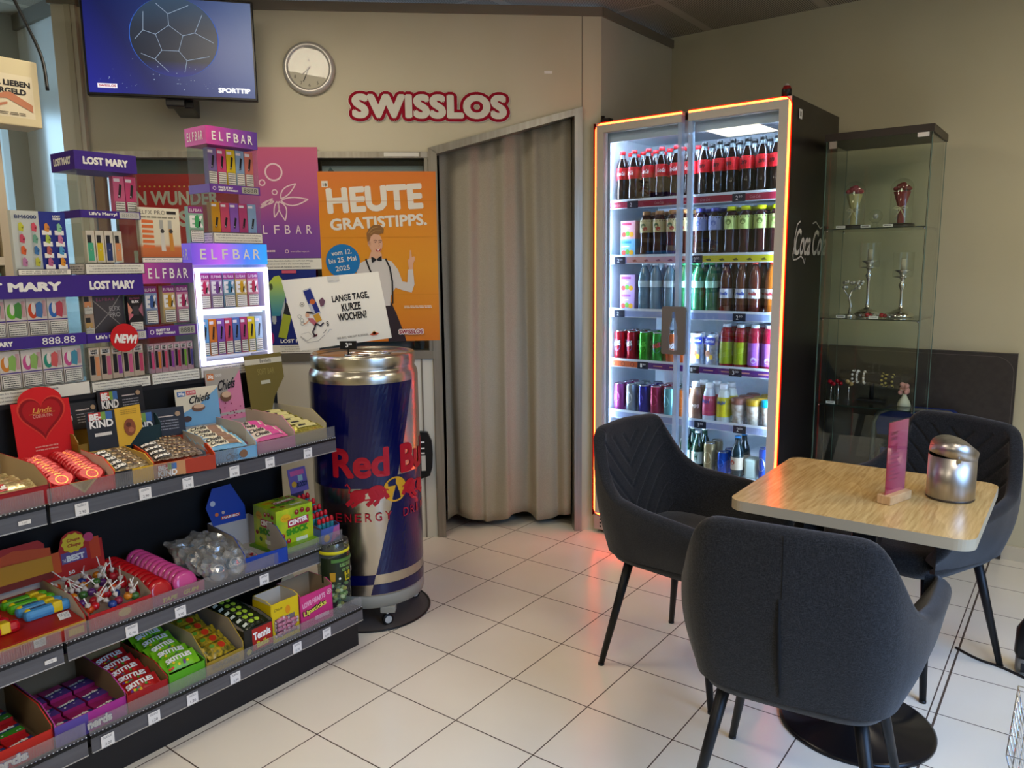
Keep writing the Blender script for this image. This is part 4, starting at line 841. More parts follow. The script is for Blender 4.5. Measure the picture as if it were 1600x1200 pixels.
# ---------------------------------------------------------------- bottom tier (surface z .162)
Z3 = .162
def rope_box(s0, s1, label, cf, logo=True):
    r = tray('candy_box', label, s0, s1, Z3, .008, -.30, .060, .105, cf[0], M('#7d6a50', .8), lambda P, w, h: (P.rect(0, 0, w * .45, h, cf[1]), P.up(), P.text('nerds', w * .42, h * .15, w * .36, h * .48, M('#2a4a8c', .4), bold=.09), P.up(), P.text('nerds', w * .425, h * .17, w * .35, h * .44, WHITE, bold=.05)))
    return r
NR = M('#c0281c', .45); NG = M('#4c9a28', .45); NP = M('#a8308c', .45); NV = M('#5c4a9c', .45)
rope_box(-1.36, -1.078, 'red and green open nerds box at the lower left picture corner', (NR, NG))
rope_box(-1.074, -.882, 'purple and magenta open nerds box on the bottom tier', (NP, NV))
def nerd(c1, c2):
    mb = MB(); mb.box(-.030, .030, -.040, .040, 0, .014, M(c1, .4)); P = mb.panel((-.030, -.040, .014), (1, 0, 0), (0, 1, 0)); P.rect(.0, 0, .060, .034, M(c2, .4)); P.up(); P.poly([(0, .024), (.06, .036), (.06, .052), (0, .042)], M('#1e3470', .4)); P.up(); P.text('nerds', .005, .030, .045, .015, WHITE, bold=.05, rot=.18); [P.disc(random.uniform(.005, .055), random.uniform(.004, .022), .003, WHITE, 6) for _ in range(3)]
    return tag(mb.build('candy_carton'), '', 'candy carton')
for s0, cols, lb, n0, grp in ((-1.335, ('#b81c20', '#3c9028'), 'red and green nerds carton, %s from front, corner box', 4, 'red and green nerds cartons'), (-1.045, ('#9c2464', '#5a3c90'), 'purple nerds carton, %s from front in the purple box', 3, 'purple nerds cartons')):
    src = None; k = 0
    for row in range(3):
        for c in range(n0 if s0 < -1.2 else 3):
            if src is None: src = o = nerd(*cols)
            else: o = dup(src)
            o['label'] = lb % ('%s, row %s' % (nth(c, n0), ['one', 'two', 'three'][row])); o['group'] = grp
            put(o, s0 + .066 * c + (0 if s0 < -1.2 else -.002), -.045 - .085 * row, Z3 + .018 + .004 * row, -.06, 0, random.uniform(-.04, .04))
def d_sk(P, L, Wd): P.text('SKITTLES', -L * .36, -Wd * .12, L * .72, Wd * .32, WHITE, bold=.05, rot=.05); [P.disc(random.uniform(-.4, .4) * L, random.uniform(-.42, -.15) * Wd, .004, M(random.choice(['#e8c820', '#d83020', '#3c9028', '#6a3090']), .3), 8) for _ in range(9)]
r = tray('candy_box', 'red open box of skittles bags on the bottom tier', -.879, -.756, Z3, .008, -.27, .055, .09, M('#a81c20', .45), M('#8a744c', .8))
r = tray('candy_box', 'green open box of skittles bags with a red header on the bottom tier', -.753, -.634, Z3, .008, -.29, .060, .08, M('#58a81e', .45), M('#4c8a20', .6))
header(r, .12, .08, .085, .285, .15, M('#9c1c1e', .45), lambda P, w, h: (P.rect(0, 0, w, h * .3, M('#4c9020', .5)), P.text('SKITTLES', w * .1, h * .5, w * .7, h * .25, M('#8a8480', .5), bold=.05), P.disc(w * .6, h * .42, .010, M('#b0a020', .5), 10)), None, 0)
for c, s0, lb, grp, zz in (('#b01c1e', -.818, 'red skittles bag, %s in the red box', 'red skittles bags', .045), ('#74b81e', -.694, 'green skittles bag, %s in the green box', 'green skittles bags', .070)):
    src = None
    for i in range(5):
        if src is None: src = o = pillow_mb(.108, .058, .026, M(c, .28), d_sk).build('skittles_bag'); tag(o, '', 'sweet bag')
        else: o = dup(src)
        o['label'] = lb % nm[i]; o['group'] = grp; put(o, s0, -.035 - .045 * i, Z3 + zz + .006 * i, .45, random.uniform(-.08, .08), random.uniform(-.15, .15))
r = tray('candy_box', 'mustard and grey open box of yellow sweet bags on the bottom tier', -.631, -.497, Z3, .008, -.29, .045, .125, M('#a88c2c', .5), M('#a39a8c', .8), lambda P, w, h: P.text('MAOAM', w * .15, h * .3, w * .7, h * .4, M('#8a7a40', .5), bold=.06))
src = None
for i in range(5):
    if src is None: src = o = pillow_mb(.10, .060, .028, noisy('bag_yellow', '#c8a41c', '#3a4418', 60, .3), lambda P, L, Wd: (P.disc(.01, 0, .012, M('#b83018', .4), 12), P.disc(-.02, .008, .008, M('#58902c', .4), 10))).build('candy_bag'); tag(o, '', 'sweet bag')
    else: o = dup(src)
    o['label'] = 'yellow and dark sweet bag, %s in the mustard box' % nm[i]; o['group'] = 'yellow sweet bags'; put(o, -.564, -.035 - .045 * i, Z3 + .055 + .008 * i, .5, random.uniform(-.1, .1), random.uniform(-.15, .15))
r = tray('candy_box', 'black Tennis Balls gum box with red front on the bottom tier', -.494, -.384, Z3, .008, -.27, .095, .115, M('#20201c', .5), M('#9c9488', .8), lambda P, w, h: (P.rect(w * .28, h * .15, w * .98, h * .95, M('#a8201c', .45)), P.up(), P.text('Tennis', w * .32, h * .52, w * .6, h * .28, WHITE, bold=.04, rot=.05), P.text('Balls', w * .42, h * .22, w * .42, h * .22, M('#d8c838', .4), bold=.04, rot=.05), P.disc(w * .14, h * .2, .010, M('#a8a028', .4), 10)))
src = None
for i in range(7):
    if src is None: src = o = pillow_mb(.095, .036, .022, M('#1c2414', .25), lambda P, L, Wd: (P.disc(-.012, 0, .009, M('#a8c838', .35), 14), P.disc(.010, 0, .009, M('#a8c838', .35), 14), P.rect(-.042, -.006, -.028, .006, M('#d8dcc8', .4)))).build('gum_bag'); tag(o, '', 'gum bag')
    else: o = dup(src)
    o['label'] = 'black gum bag with green balls, %s from the front in the black box' % ['first', 'second', 'third', 'fourth', 'fifth', 'sixth', 'seventh'][i]; o['group'] = 'black gum bags'; put(o, -.440, -.015 - .033 * i, Z3 + .100 + .004 * i, .3, 0, random.uniform(-.08, .08))
YB = M('#d8bc10', .45)
r = tray('candy_box', 'yellow window box of wrapped chews on the bottom tier', -.382, -.268, Z3, .000, -.10, .140, .150, YB, M('#c4bcae', .8), lambda P, w, h: (P.rect(w * .12, h * .12, w * .84, h * .60, M('#6d6468', .3)), P.text('Ohle', w * .1, h * .80, w * .3, h * .07, INK, shear=.3), P.disc(w * .6, h * .74, .010, M('#d88c14', .4), 12, .016)))
src = None
for i in range(14):
    if src is None:
        mb = MB(); mb.cyl((-.012, 0, 0), (.012, 0, 0), .007, M('#b8788c', .25, .2), seg=10); mb.cyl((-.020, 0, 0), (-.012, 0, 0), .007, M('#c8b8bc', .25, .3), r1=.002, seg=8); mb.cyl((.012, 0, 0), (.020, 0, 0), .002, M('#c8b8bc', .25, .3), r1=.007, seg=8); src = o = mb.build('wrapped_chew'); tag(o, '', 'sweet')
    else: o = dup(src)
    c_, r_ = i % 4 if i < 12 else i - 11, i // 4; o['label'] = 'pink wrapped chew in the yellow box window, %s of row %s from below' % (nth(i % 4, 4), ['one', 'two', 'three', 'four'][r_]); o['group'] = 'wrapped chews in the yellow box'
    put(o, -.352 + .018 * (i % 4), .0035, Z3 + .030 + .016 * r_, 0, random.uniform(-.6, .6), 0)
r = tray('candy_box', 'hot pink Lipsticks candy box on the bottom tier', -.263, -.118, Z3, .000, -.13, .125, .145, M('#c83278', .45), M('#9c8466', .8), lambda P, w, h: (P.text('LOVE HEARTS', w * .08, h * .62, w * .7, h * .16, M('#e0a0bc', .4), bold=.05, rot=.12), P.text('Lipsticks', w * .085, h * .335, w * .72, h * .22, M('#2c1c1c', .4), bold=.10, rot=.14), P.up(), P.text('Lipsticks', w * .10, h * .35, w * .70, h * .19, M('#e0d858', .4), bold=.03, rot=.14), P.ring(w * .88, h * .84, .010, .0015, WHITE), P.text('45', w * .845, h * .80, .010, .009, WHITE), P.rect(w * .42, h * .16, w * .85, h * .28, M('#e0a0b8', .5))))
mb = MB(); mb.prism([(0, 0), (.06, 0), (.03, .07)], 0, .002, KRAFT, Matrix(((1, 0, 0, 0), (0, 0, 1, 0), (0, 1, 0, 0), (0, 0, 0, 1)))); mb.build('flap', r, (.02, .128, .14))
# round clear jar of green sweets
jc = G(-.062, -.052, Z3)
t = thing('sweet_jar', 'clear round jar of green sweets with black label at the shelf end', 'jar', jc, ROT_G); t.scale = (1, 1, 1.13)
mb = MB(); mb.lathe([(.058, 0), (.059, .01), (.059, .205), (.055, .213)], glass('#eef6ee', .0, .03, '#d0e0d0', 1.4), 36, cap1=False); mb.build('glass_body', t)
mb = MB(); mb.lathe([(.057, .200), (.0595, .202), (.0595, .209), (.057, .211)], M('#c8c018', .35), 36, cap0=False, cap1=False); mb.lathe([(.058, .213), (.056, .235), (.055, .236), (.050, .214)], glass('#f0f4f0', .0, .05, '#d0d8d0', 1.5), 36, cap0=False); mb.build('lid', t)
mb = MB(); Rj = .0596; wf = lambda x, y, e: Vector(((Rj + e) * sin(x / Rj), -(Rj + e) * cos(x / Rj), y))
P = Panel(mb, (0, 0, 0), (1, 0, 0), (0, 0, 1), .0004, wf); P.rect(-.093, .105, .093, .190, M('#1c2814', .4), 28, 1); P.up(); P.text('BUBBLE SPLASH', -.020, .158, .050, .012, M('#7aa05c', .4), bold=.04); P.text('ICE TEA', -.012, .142, .036, .010, M('#7aa05c', .4), bold=.04); P.poly([(.0, .108), (.022, .108), (.026, .138), (-.003, .138)], M('#c8b41c', .4)); P.poly([(-.055, .112), (-.038, .112), (-.036, .142), (-.057, .142)], M('#b88c1c', .4)); P.up(); P.text('80', .003, .113, .016, .014, M('#3c5018', .4), bold=.05); P.disc(-.022, .120, .004, WHITE, 10); P.rect(.036, .128, .060, .146, WHITE, 4, 1); P.rect(-.05, .175, .05, .186, M('#4c7a38', .4), 12, 1); mb.build('label_band', t)
mb = MB()
for i in range(60):
    a = random.uniform(0, 2 * pi); q = random.uniform(.01, .047); mb.sphere((q * cos(a), q * sin(a), random.uniform(.012, .10)), .010, M(random.choice(['#6f9050', '#94a86c', '#54783c', '#a8a04c', '#b8c8a0']), .3), seg=7, rings=5, sc=(1, 1, .7))
q = mb.build('sweets', t); q['kind'] = 'stuff'

# ================================================================== vape displays on top of the shelf
ZT = 1.036
HPU = M('#3d2185', .4); HEL = gradmat('elf_header', [(0, '#c0429a'), (.45, '#8a3a9c'), (1, '#5c3494')], 'X', 0, .19, .4); HLIT = gradmat('elf_header_lit', [(0, '#6a4cc8'), (.35, '#b05ce0'), (.7, '#4a7ce8'), (1, '#2a9cf0')], 'X', 0, .31, .3, e=.55)
HTW = gradmat('elf_header_tower', [(0, '#d0489c'), (.5, '#9a46a8'), (1, '#5c3c98')], 'X', 0, .2, .4)
WARN3 = ['Dieses Produkt kann Ihre Gesundheit schädigen und macht stark abhängig.', "Ce produit peut nuire à votre santé et crée une forte dépendance.", "Questo prodotto può nuocere alla tua salute e provoca un'elevata dipendenza."]
def price_lcd(P, x, y, w, h, t='8888', m=M('#3c3c3a', .5), bg=M('#a9a99c', .5)):
    P.rect(x, y, x + w, y + h, bg); P.up(); P.text(t, x + w * .1, y + h * .18, w * .8, h * .64, m, sp=1.1)
def display(name, label, s0, s1, z0, z1, D, tiers, head, strips, warnh, casem=ACRYL, solid=None, extra=None):
    """tiers: shelf heights above z0; head: (height, mat, draw); strips: [(z, h, mat, draw)]"""
    w = s1 - s0; H = z1 - z0; t = thing(name, label, 'vape display', G(s0, -.38, z0), ROT_G, 'vape displays on the sweets shelf'); mb = MB()
    q = .003
    if solid: mb.box(0, w, D - q, D, 0, H, solid); mb.box(0, q, 0, D, 0, H, solid); mb.box(w - q, w, 0, D, 0, H, solid)
    else:
        mb.box(0, q, 0, D, 0, H, casem); mb.box(w - q, w, 0, D, 0, H, casem); mb.box(q, w - q, D - q, D, 0, H, casem)
    for zt in tiers: mb.box(q, w - q, .002, D - q, zt - q, zt, casem if not solid else solid)
    mb.box(0, w, 0, D, 0, q, casem if not solid else solid); mb.box(0, w, 0, D, H - q, H, casem if not solid else solid)
    mb.build('case', t)
    hh, hm, hd = head; mb = MB(); mb.box(-.002, w + .002, -.003, D + .002, H - hh, H + .001, hm); P = mb.panel((0, -.003, H - hh)); hd(P, w, hh)
    P = mb.panel((-.002, D, H - hh), (0, -1, 0)); hd(P, D, hh); mb.build('header', t)
    for z, h, m, dr in strips:
        mb = MB(); mb.box(-.001, w + .001, -.004, .001, z, z + h, m); mb.box(-.002, .001, -.004, D, z, z + h, m); P = mb.panel((0, -.004, z)); dr(P, w, h); mb.build('price_strip', t)
    mb = MB(); mb.box(0, w, -.003, .0, 0, warnh, PAPER); P = mb.panel((0, -.003, 0)); P.warn(0, 0, w, warnh, big=WARN3, bw=.002); P = mb.panel((0, D, 0), (0, -1, 0)); P.rect(0, 0, D, warnh, INK); P.up(); P.rect(.002, .002, D - .002, warnh - .002, PAPER); P.lines(.006, .006, D - .006, warnh - .006, 3, INK); mb.build('warning_strip', t)
    if extra: extra(t, w, H)
    return t
def h_lm(P, w, h): P.text('LOST MARY', w * .12, h * .30, w * .74, h * .42, WHITE, bold=.05)
def h_elf(P, w, h):
    for i, c in enumerate('ELFBAR'): P.text(c, w * (.10 + .14 * i), h * .25, w * (.075 if c in 'LEF' else .095), h * .50, WHITE, bold=.01)
def st_elf(P, w, h): P.ring(w * .08, h * .5, h * .22, h * .06, WHITE, 12); P.text('MAKE IT ELF', w * .16, h * .52, w * .28, h * .25, WHITE, bold=.04); P.text('ENJOY YOURSELF!', w * .16, h * .18, w * .38, h * .25, WHITE, bold=.04); price_lcd(P, w * .62, h * .12, w * .34, h * .76)
def st_lm(P, w, h): P.text("Life's Merry!", w * .14, h * .25, w * .46, h * .55, WHITE, bold=.03); price_lcd(P, w * .64, h * .1, w * .34, h * .8, m=M('#9a9a94', .5), bg=M('#c4c2ba', .5))
def st_big(P, w, h): P.text('LOST MARY', w * .22, h * .28, w * .26, h * .42, WHITE, bold=.05); P.text('888.88', w * .68, h * .22, w * .24, h * .58, WHITE, bold=-.005)
display('vape_display', 'large purple LOST MARY display at the left picture edge', -1.13, -.731, ZT, 1.411, .17, (.040, .193), (.066, HPU, h_lm), [(.160, .036, HPU, st_big)], .042)
display('vape_display', 'purple LOST MARY display with round red NEW badge', -.727, -.532, ZT, 1.411, .17, (.034, .182), (.066, HPU, h_lm), [(.160, .030, HPU, st_lm)], .036,
        extra=lambda t, w, H: (lambda mb: (mb.lathe([(.046, -.012), (.046, -.010)], M('#c8141c', .35), 40, Matrix.Translation((.115, 0, .170)) @ Matrix.Rotation(pi / 2, 4, 'X') @ Matrix.Translation((0, 0, .022))), mb.panel((.115, -.0125, .170)).text('NEW!', -.036, -.014, .072, .030, WHITE, bold=.05, shear=.15, rot=-.12), mb.build('new_badge', t)))(MB()))
display('vape_display', 'magenta ELFBAR display left of the glowing one', -.528, -.350, ZT, 1.447, .17, (.036, .205), (.068, HEL, h_elf), [(.162, .036, M('#5c2a86', .4), st_elf)], .040)
GLOW = emit('#e4e0ff', 2.6); GLOW2 = emit('#c8f0ff', 2.0)
def lit_extra(t, w, H):
    mb = MB(); a = .018; ww = .0075; 
    def fr(x0, x1, z0, z1):
        mb.box(x0, x1, -.010, .0, z1 - ww * 2, z1, GLOW); mb.box(x0, x1, -.010, 0, z0, z0 + ww * 2, GLOW); mb.box(x0, x0 + ww * 2, -.010, 0, z0, z1, GLOW); mb.box(x1 - ww * 2, x1, -.010, 0, z0, z1, GLOW)
    fr(.006, w - .004, .044, H - .086); mb.box(.01, w - .01, -.010, 0, .232, .246, GLOW); mb.build('light_frame', t)
    mb = MB(); mb.box(.012, w - .012, .12, .124, .05, H - .09, M('#d8e0f0', .4, e=.25)); mb.box(.02, w - .02, .02, .028, H - .094, H - .088, emit('#e890f8', 2.5)); mb.box(.02, w - .02, .02, .028, .224, .231, GLOW2); mb.build('lamp_strip', t)
display('vape_display', 'glowing white framed ELFBAR display beside the pink poster', -.346, -.038, ZT, 1.515, .15, (.075, .247), (.074, HLIT, h_elf), [], .040, solid=M('#dcdce4', .35), extra=lit_extra)
display('vape_tower', 'tall clear LOST MARY display standing on the NEW badge one', -.712, -.521, 1.413, 1.792, .155, (.038, .187), (.056, HPU, h_lm), [(.176, .024, HPU, st_lm)], .034)
display('vape_tower', 'tall clear ELFBAR display standing on the glowing one', -.258, -.052, 1.518, 1.925, .13, (.040, .208), (.062, HTW, h_elf), [(.178, .030, M('#6a3c98', .4), st_elf)], .038)
# product packs
def pale(h, k=.55):
    return '#' + ''.join('%02x' % int(int(h[i:i + 2], 16) * (1 - k) + 232 * k) for i in (1, 3, 5))
def pack(c, band, kind, w, h, d=.024, warn=True, dev='#2a2a30'):
    mb = MB(); mb.box(0, w, 0, d, 0, h, M(pale(c, .45) if kind == 'elf' else c, .4)); P = mb.panel((0, 0, 0)); y0 = h * (.38 if warn else .08)
    if kind == 'elf':
        P.rect(0, h * .82, w, h, M(band, .4)); P.up(); P.text('ELFBAR', w * .08, h * .86, w * .84, h * .08, WHITE, sp=1.2); P.text('EX', w * .06, y0 + h * .04, w * .88, h * .34, WHITE, bold=.05); P.up()
        P.poly([(w * .38, y0 + h * .06), (w * .58, y0 + h * .03), (w * .74, y0 + h * .26), (w * .60, y0 + h * .40), (w * .42, y0 + h * .36)], M(dev, .3)); P.up(); P.poly([(w * .60, y0 + h * .05), (w * .74, y0 + h * .08), (w * .80, y0 + h * .22), (w * .68, y0 + h * .22)], INK)
    elif kind == 'slim':
        P.rect(w * .06, h * .86, w * .6, h * .94, M('#e8e0e4', .4)); P.up(); P.poly([(w * .34, y0 + h * .06), (w * .56, y0 + h * .04), (w * .76, y0 + h * .40), (w * .54, y0 + h * .43)], M('#202026', .3)); P.poly([(w * .10, y0), (w * .9, y0), (w * .5, y0 + h * .1)], M(band, .4)); P.disc(w * .45, y0 + h * .12, w * .07, M('#c8c8d0', .3), 8)
    elif kind == 'vert':
        P.rect(w * .1, h * .80, w * .9, h * .94, M('#e4ded4', .4)); P.up(); P.text('LOST', w * .2, h * .88, w * .6, h * .06, INK, bold=.05); P.text('MARY', w * .2, h * .81, w * .6, h * .06, INK, bold=.05); P.rect(w * .10, h * .18, w * .48, h * .76, M('#1c1c22', .3)); P.rect(w * .56, h * .14, w * .92, h * .72, M(band, .4))
    elif kind == 'mary':
        P.rect(0, h * .40, w, h * .43, M('#3d2185', .4)); P.disc(w * .30, h * .66, w * .24, M(band, .3), 20, h * .20); P.up(); P.disc(w * .33, h * .72, w * .11, M('#e4dcd4', .4), 14, h * .16); P.up(); P.poly([(w * .42, h * .52), (w * .72, h * .46), (w * .86, h * .80), (w * .66, h * .90), (w * .46, h * .84)], M(dev, .3)); P.rect(w * .78, h * .5, w * .96, h * .92, M('#c8a0a0', .35))
    elif kind == 'pod':
        P.rect(w * .12, h * .60, w * .62, h * .86, M('#2a2a30', .3)); P.up(); P.rect(w * .12, h * .06, w * .80, h * .62, M(band, .35)); P.disc(w * .48, h * .4, w * .1, M('#e0e0dc', .4), 8)
    if warn: P.up(); P.warn(w * .05, h * .02, w * .95, h * .36, bw=w * .03)
    return tag(mb.build('vape_pack'), '', 'vape pack')
CN = {'#c8305a': 'crimson', '#7a4a90': 'purple', '#3a7c98': 'teal', '#d0a020': 'yellow', '#b8304c': 'red', '#3c5c98': 'blue', '#c8901c': 'amber', '#b02c58': 'raspberry', '#6aa0c8': 'sky blue', '#d07830': 'orange', '#8a58b0': 'violet', '#c84a68': 'coral', '#5a78b8': 'denim blue', '#b04070': 'rose', '#d8c020': 'lemon', '#a8c4d8': 'ice blue', '#d04878': 'pink', '#8a4098': 'plum', '#b03050': 'wine red', '#903878': 'mulberry', '#5a2c68': 'dark purple', '#6c9c30': 'green', '#4a4480': 'indigo', '#d06088': 'bright pink', '#4cb088': 'mint', '#d8bc20': 'golden', '#28386c': 'navy', '#d89060': 'peach', '#c0607c': 'dusty pink', '#7c6aa0': 'lilac', '#88a8c8': 'powder blue', '#d07868': 'salmon', '#c8a05c': 'sand', '#b08ca0': 'mauve', '#6cb830': 'lime', '#d84c20': 'vermilion', '#2c68b8': 'cobalt', '#c8508c': 'hot pink', '#2c9078': 'sea green', '#d8862c': 'tangerine', '#2c7cc0': 'azure'}
def row(cols, kind, s0, pitch, w, h, z, where, grp, u=-.402, d=.024, warn=True, band=None, devs=None, base=None, gaps=None):
    for i, c in enumerate(cols):
        o = pack(base or c, (band or c), kind, w, h, d, warn, (devs or {}).get(i, c)) if base is None or kind not in ('vert', 'pod', 'mary') else pack(base, c, kind, w, h, d, warn, (devs or {}).get(i, '#8cb060'))
        o['label'] = '%s vape pack, %s %s' % (CN[c], nth(i, len(cols)), where); o['group'] = grp
        put(o, s0 + (gaps[i] if gaps else pitch * i), u, z)
row(['#c8305a', '#7a4a90', '#3a7c98', '#d0a020', '#b8304c'], 'elf', -.318, .0510, .047, .126, ZT + .248, 'on the upper tier of the glowing display', 'packs in the glowing display', band='#9c3080')
row(['#6aa0c8', '#d07830', '#8a58b0', '#c84a68', '#5a78b8', '#b04070', '#d8c020', '#a8c4d8'], 'slim', -.318, .0325, .030, .132, ZT + .076, 'on the lower tier of the glowing display', 'packs in the glowing display')
row(['#3c5c98', '#c8901c', '#b02c58'], 'elf', 0, 0, .044, .128, ZT + .206, 'on the upper tier of the magenta display', 'packs in the magenta display', band='#8a2c78', gaps=(-.517, -.452, -.402), devs={1: '#c8901c'})
row(['#d04878', '#d07830', '#c84a68', '#8a4098', '#b03050', '#6c9c30', '#4a4480'], 'vert', -.522, .0240, .0225, .100, ZT + .037, 'on the lower tier of the magenta display', 'packs in the magenta display', warn=False, base='#b89098')
row(['#d89060', '#c0607c', '#8a4098', '#d06088', '#c84a68'], 'vert', -.716, .0362, .034, .106, ZT + .036, 'on the lower tier of the NEW badge display', 'packs in the NEW badge display', warn=False, base='#c8b49c')
row(['#c8a05c', '#d89060'], 'pod', -.718, 0, .030, .066, ZT + .183, 'in the NEW badge display', 'packs in the NEW badge display', warn=True, base='#b49880', gaps=(0, .0001))
_p = [o for o in bpy.data.objects if o.name.startswith('vape_pack') and o.get('label', '').endswith('in the NEW badge display') and 'tier' not in o['label']]
for o, lb, zz in zip(_p, ('sand coloured vape pack, lower of the narrow stack in the NEW badge display', 'peach vape pack, upper of the narrow stack in the NEW badge display'), (0, .0665)): o['label'] = lb; o.location.z = ZT + .183 + zz
mb = MB(); mb.box(0, .098, 0, .03, 0, .128, M('#4a464a', .35)); P = mb.panel((0, 0, 0)); P.line([(0, .02), (.045, .065), (.09, .128)], .003, M('#8c8886', .4)); P.line([(0, .11), (.045, .065), (.08, .03)], .003, M('#8c8886', .4)); P.text('ELFBAR', .01, .108, .06, .010, M('#a85078', .4), sp=1.2); P.text('ELFX', .05, .075, .034, .014, M('#bab6b4', .4)); P.text('PRO', .05, .055, .034, .014, M('#bab6b4', .4))
o = mb.build('vape_pack'); tag(o, 'large dark grey ELFX PRO box inside the NEW badge display', 'vape pack', 'packs in the NEW badge display'); put(o, -.683, -.410, ZT + .183)
mb = MB(); mb.box(0, .050, 0, .02, 0, .120, M('#1f1c20', .35)); P = mb.panel((0, 0, 0)); P.poly([(0, .05), (.015, .075), (0, .10)], M('#d89078', .4)); P.poly([(.05, .05), (.035, .075), (.05, .10)], M('#a86878', .4)); P.poly([(0, .04), (.02, .06), (.0, .065)], M('#c86c78', .4)); P.text('ELFX', .014, .098, .024, .008, WHITE, bold=.04); P.text('ELFBAR', .008, .110, .034, .006, M('#a85078', .4)); P.rect(.016, .058, .036, .088, M('#3c383c', .4)); P.up(); P.warn(.002, .002, .048, .036)
o = mb.build('vape_pack'); tag(o, 'small black ELFX pack right of the dark grey box in the NEW badge display', 'vape pack', 'packs in the NEW badge display'); put(o, -.583, -.388, ZT + .183)
dv = {0: '#9cc048', 1: '#b85048', 2: '#4878b0', 3: '#c04858', 4: '#c04858'}
row(['#6cb830', '#6cb830', '#d84c20', '#2c68b8'], 'mary', -.998, .0580, .056, .116, ZT + .194, 'on the upper tier of the large purple display', 'packs in the large purple display', base='#d8cfc4', devs={0: '#58a0a0', 1: '#4c9040', 2: '#4878b0', 3: '#c04858'})
row(['#d8862c', '#d8862c', '#c8508c', '#2c9078', '#c8508c'], 'mary', -1.030, .0590, .056, .112, ZT + .042, 'on the lower tier of the large purple display', 'packs in the large purple display', base='#d8cfc4', devs={0: '#8cb858', 1: '#8cb858', 2: '#90b860', 3: '#d05c5c', 4: '#4890a8'})
row(['#d06088', '#d04878'], 'slim', -.590, .0385, .036, .125, 1.5665 + .035, 'in the clear LOST MARY tower', 'packs in the clear LOST MARY tower', u=-.40)
row(['#4cb088', '#d8bc20', '#28386c', '#d89060'], 'pod', -.690, .0290, .026, .100, 1.4205 + .030, 'low in the clear LOST MARY tower', 'packs in the clear LOST MARY tower', u=-.40, warn=False, base='#ddd4c0')
row(['#7c6aa0', '#d04878', '#d8bc20', '#88a8c8', '#d07868'], 'slim', -.245, .0380, .036, .128, 1.518 + .209, 'on the upper tier of the clear ELFBAR tower', 'packs in the clear ELFBAR tower')
row(['#c8901c', '#c84a68', '#8a58b0', '#b04070', '#88a8c8'], 'slim', -.245, .0380, .036, .105, 1.518 + .041, 'on the lower tier of the clear ELFBAR tower', 'packs in the clear ELFBAR tower', warn=False)
o = pack('#4c9868', '#8a2c78', 'elf', .056, .126, .022, True, '#40a060'); o['label'] = 'green ELFBAR pack standing left of the clear ELFBAR tower'; put(o, -.340, -.392, 1.5175)
# cards standing on the displays
mb = MB(); w, h = .150, .190; mb.box(0, w, 0, .02, 0, h, M('#c8cdc6', .45)); P = mb.panel((0, 0, 0)); P.rect(w * .5, 0, w, h, M('#24318c', .4)); P.text('BM6000', w * .06, h * .88, w * .40, h * .055, M('#3c4870', .4), bold=.03); P.up(); P.text('LOST', w * .76, h * .91, w * .15, h * .035, WHITE, bold=.06); P.text('MARY', w * .76, h * .87, w * .15, h * .035, WHITE, bold=.06)
cc = ['#c8c83c', '#d04c60', '#d88c3c', '#8cc89c', '#c84860', '#6ca088', '#a8c048', '#c878a0', '#d8602c', '#3c70a8', '#b86058', '#4c98c8', '#b878a0', '#b8b83c', '#b86088', '#d8902c']
for j in range(4):
    for i in range(4):
        x, y = w * (.15 + .235 * i), h * (.74 - .18 * j)
        if i > 1: P.rect(x - .013, y - .020, x + .013, y - .006, WHITE)
        P.up(); P.poly([(x - .006, y - .008), (x + .006, y - .012), (x + .009, y + .004), (x + .002, y + .016), (x - .005, y + .012)], M(cc[j * 4 + i], .35)); P.disc(x + .005, y, .0025, INK, 8)
P.rect(0, 0, w, h * .10, INK); P.up(); P.rect(.002, .002, w - .002, h * .09, PAPER); P.lines(.01, .004, w - .01, h * .08, 2, INK)
o = mb.build('flavour_card', None, G(-.905, -.385, 1.4125), ROT_G); tag(o, 'white and blue BM6000 flavour card standing on the large purple display', 'card')
ORG = gradmat('elfx_print', [(0, '#b8521c'), (.28, '#c8743c'), (.34, '#d8cdb0'), (1, '#e6dfc6')], 'Z', 0, .185, .45)
mb = MB(); w, h = .145, .183; mb.box(0, w, 0, .018, 0, h, ORG); P = mb.panel((0, 0, 0)); P.text('ELFX PRO', w * .03, h * .88, w * .62, h * .07, M('#4a4a3c', .5), sp=1.1); P.rect(w * .68, h * .89, w * .92, h * .945, M('#2c2a28', .5)); P.lines(w * .06, h * .80, w * .9, h * .84, 1, M('#8a8670', .5), .7)
for i in range(6): P.poly([(w * .06, h * (.72 - .09 * i)), (w * .34, h * (.72 - .09 * i)), (w * .34, h * (.77 - .09 * i)), (w * .07, h * (.78 - .09 * i))], M('#dc7038', .45))
for cx_, c in ((.55, '#d0ccc0'), (.76, '#c88838')): P.poly([(w * (cx_ - .05), h * .22), (w * (cx_ + .06), h * .21), (w * (cx_ + .03), h * .62), (w * (cx_ - .05), h * .62)], M(c, .35)); P.rect(w * (cx_ - .06), h * .62, w * (cx_ + .03), h * .78, M('#a8a8a0', .3)); P.up(); P.disc(w * cx_, h * .58, .007, M('#3c3a3c', .3), 12)
P.rect(0, 0, w, h * .10, INK); P.up(); P.rect(.002, .002, w - .002, h * .09, PAPER); P.lines(.01, .004, w - .01, h * .08, 2, INK)
o = mb.build('advert_card', None, G(-.524, -.385, 1.4485), ROT_G); tag(o, 'cream and orange ELFX PRO card standing on the magenta display', 'card')

for o_ in bpy.data.objects:
    if o_.parent is None and (o_.get('category') in ('vape display', 'vape pack') or o_.name.startswith(('flavour_card', 'advert_card'))): o_.location = Vector(o_.location) + V * .022 - U * .035

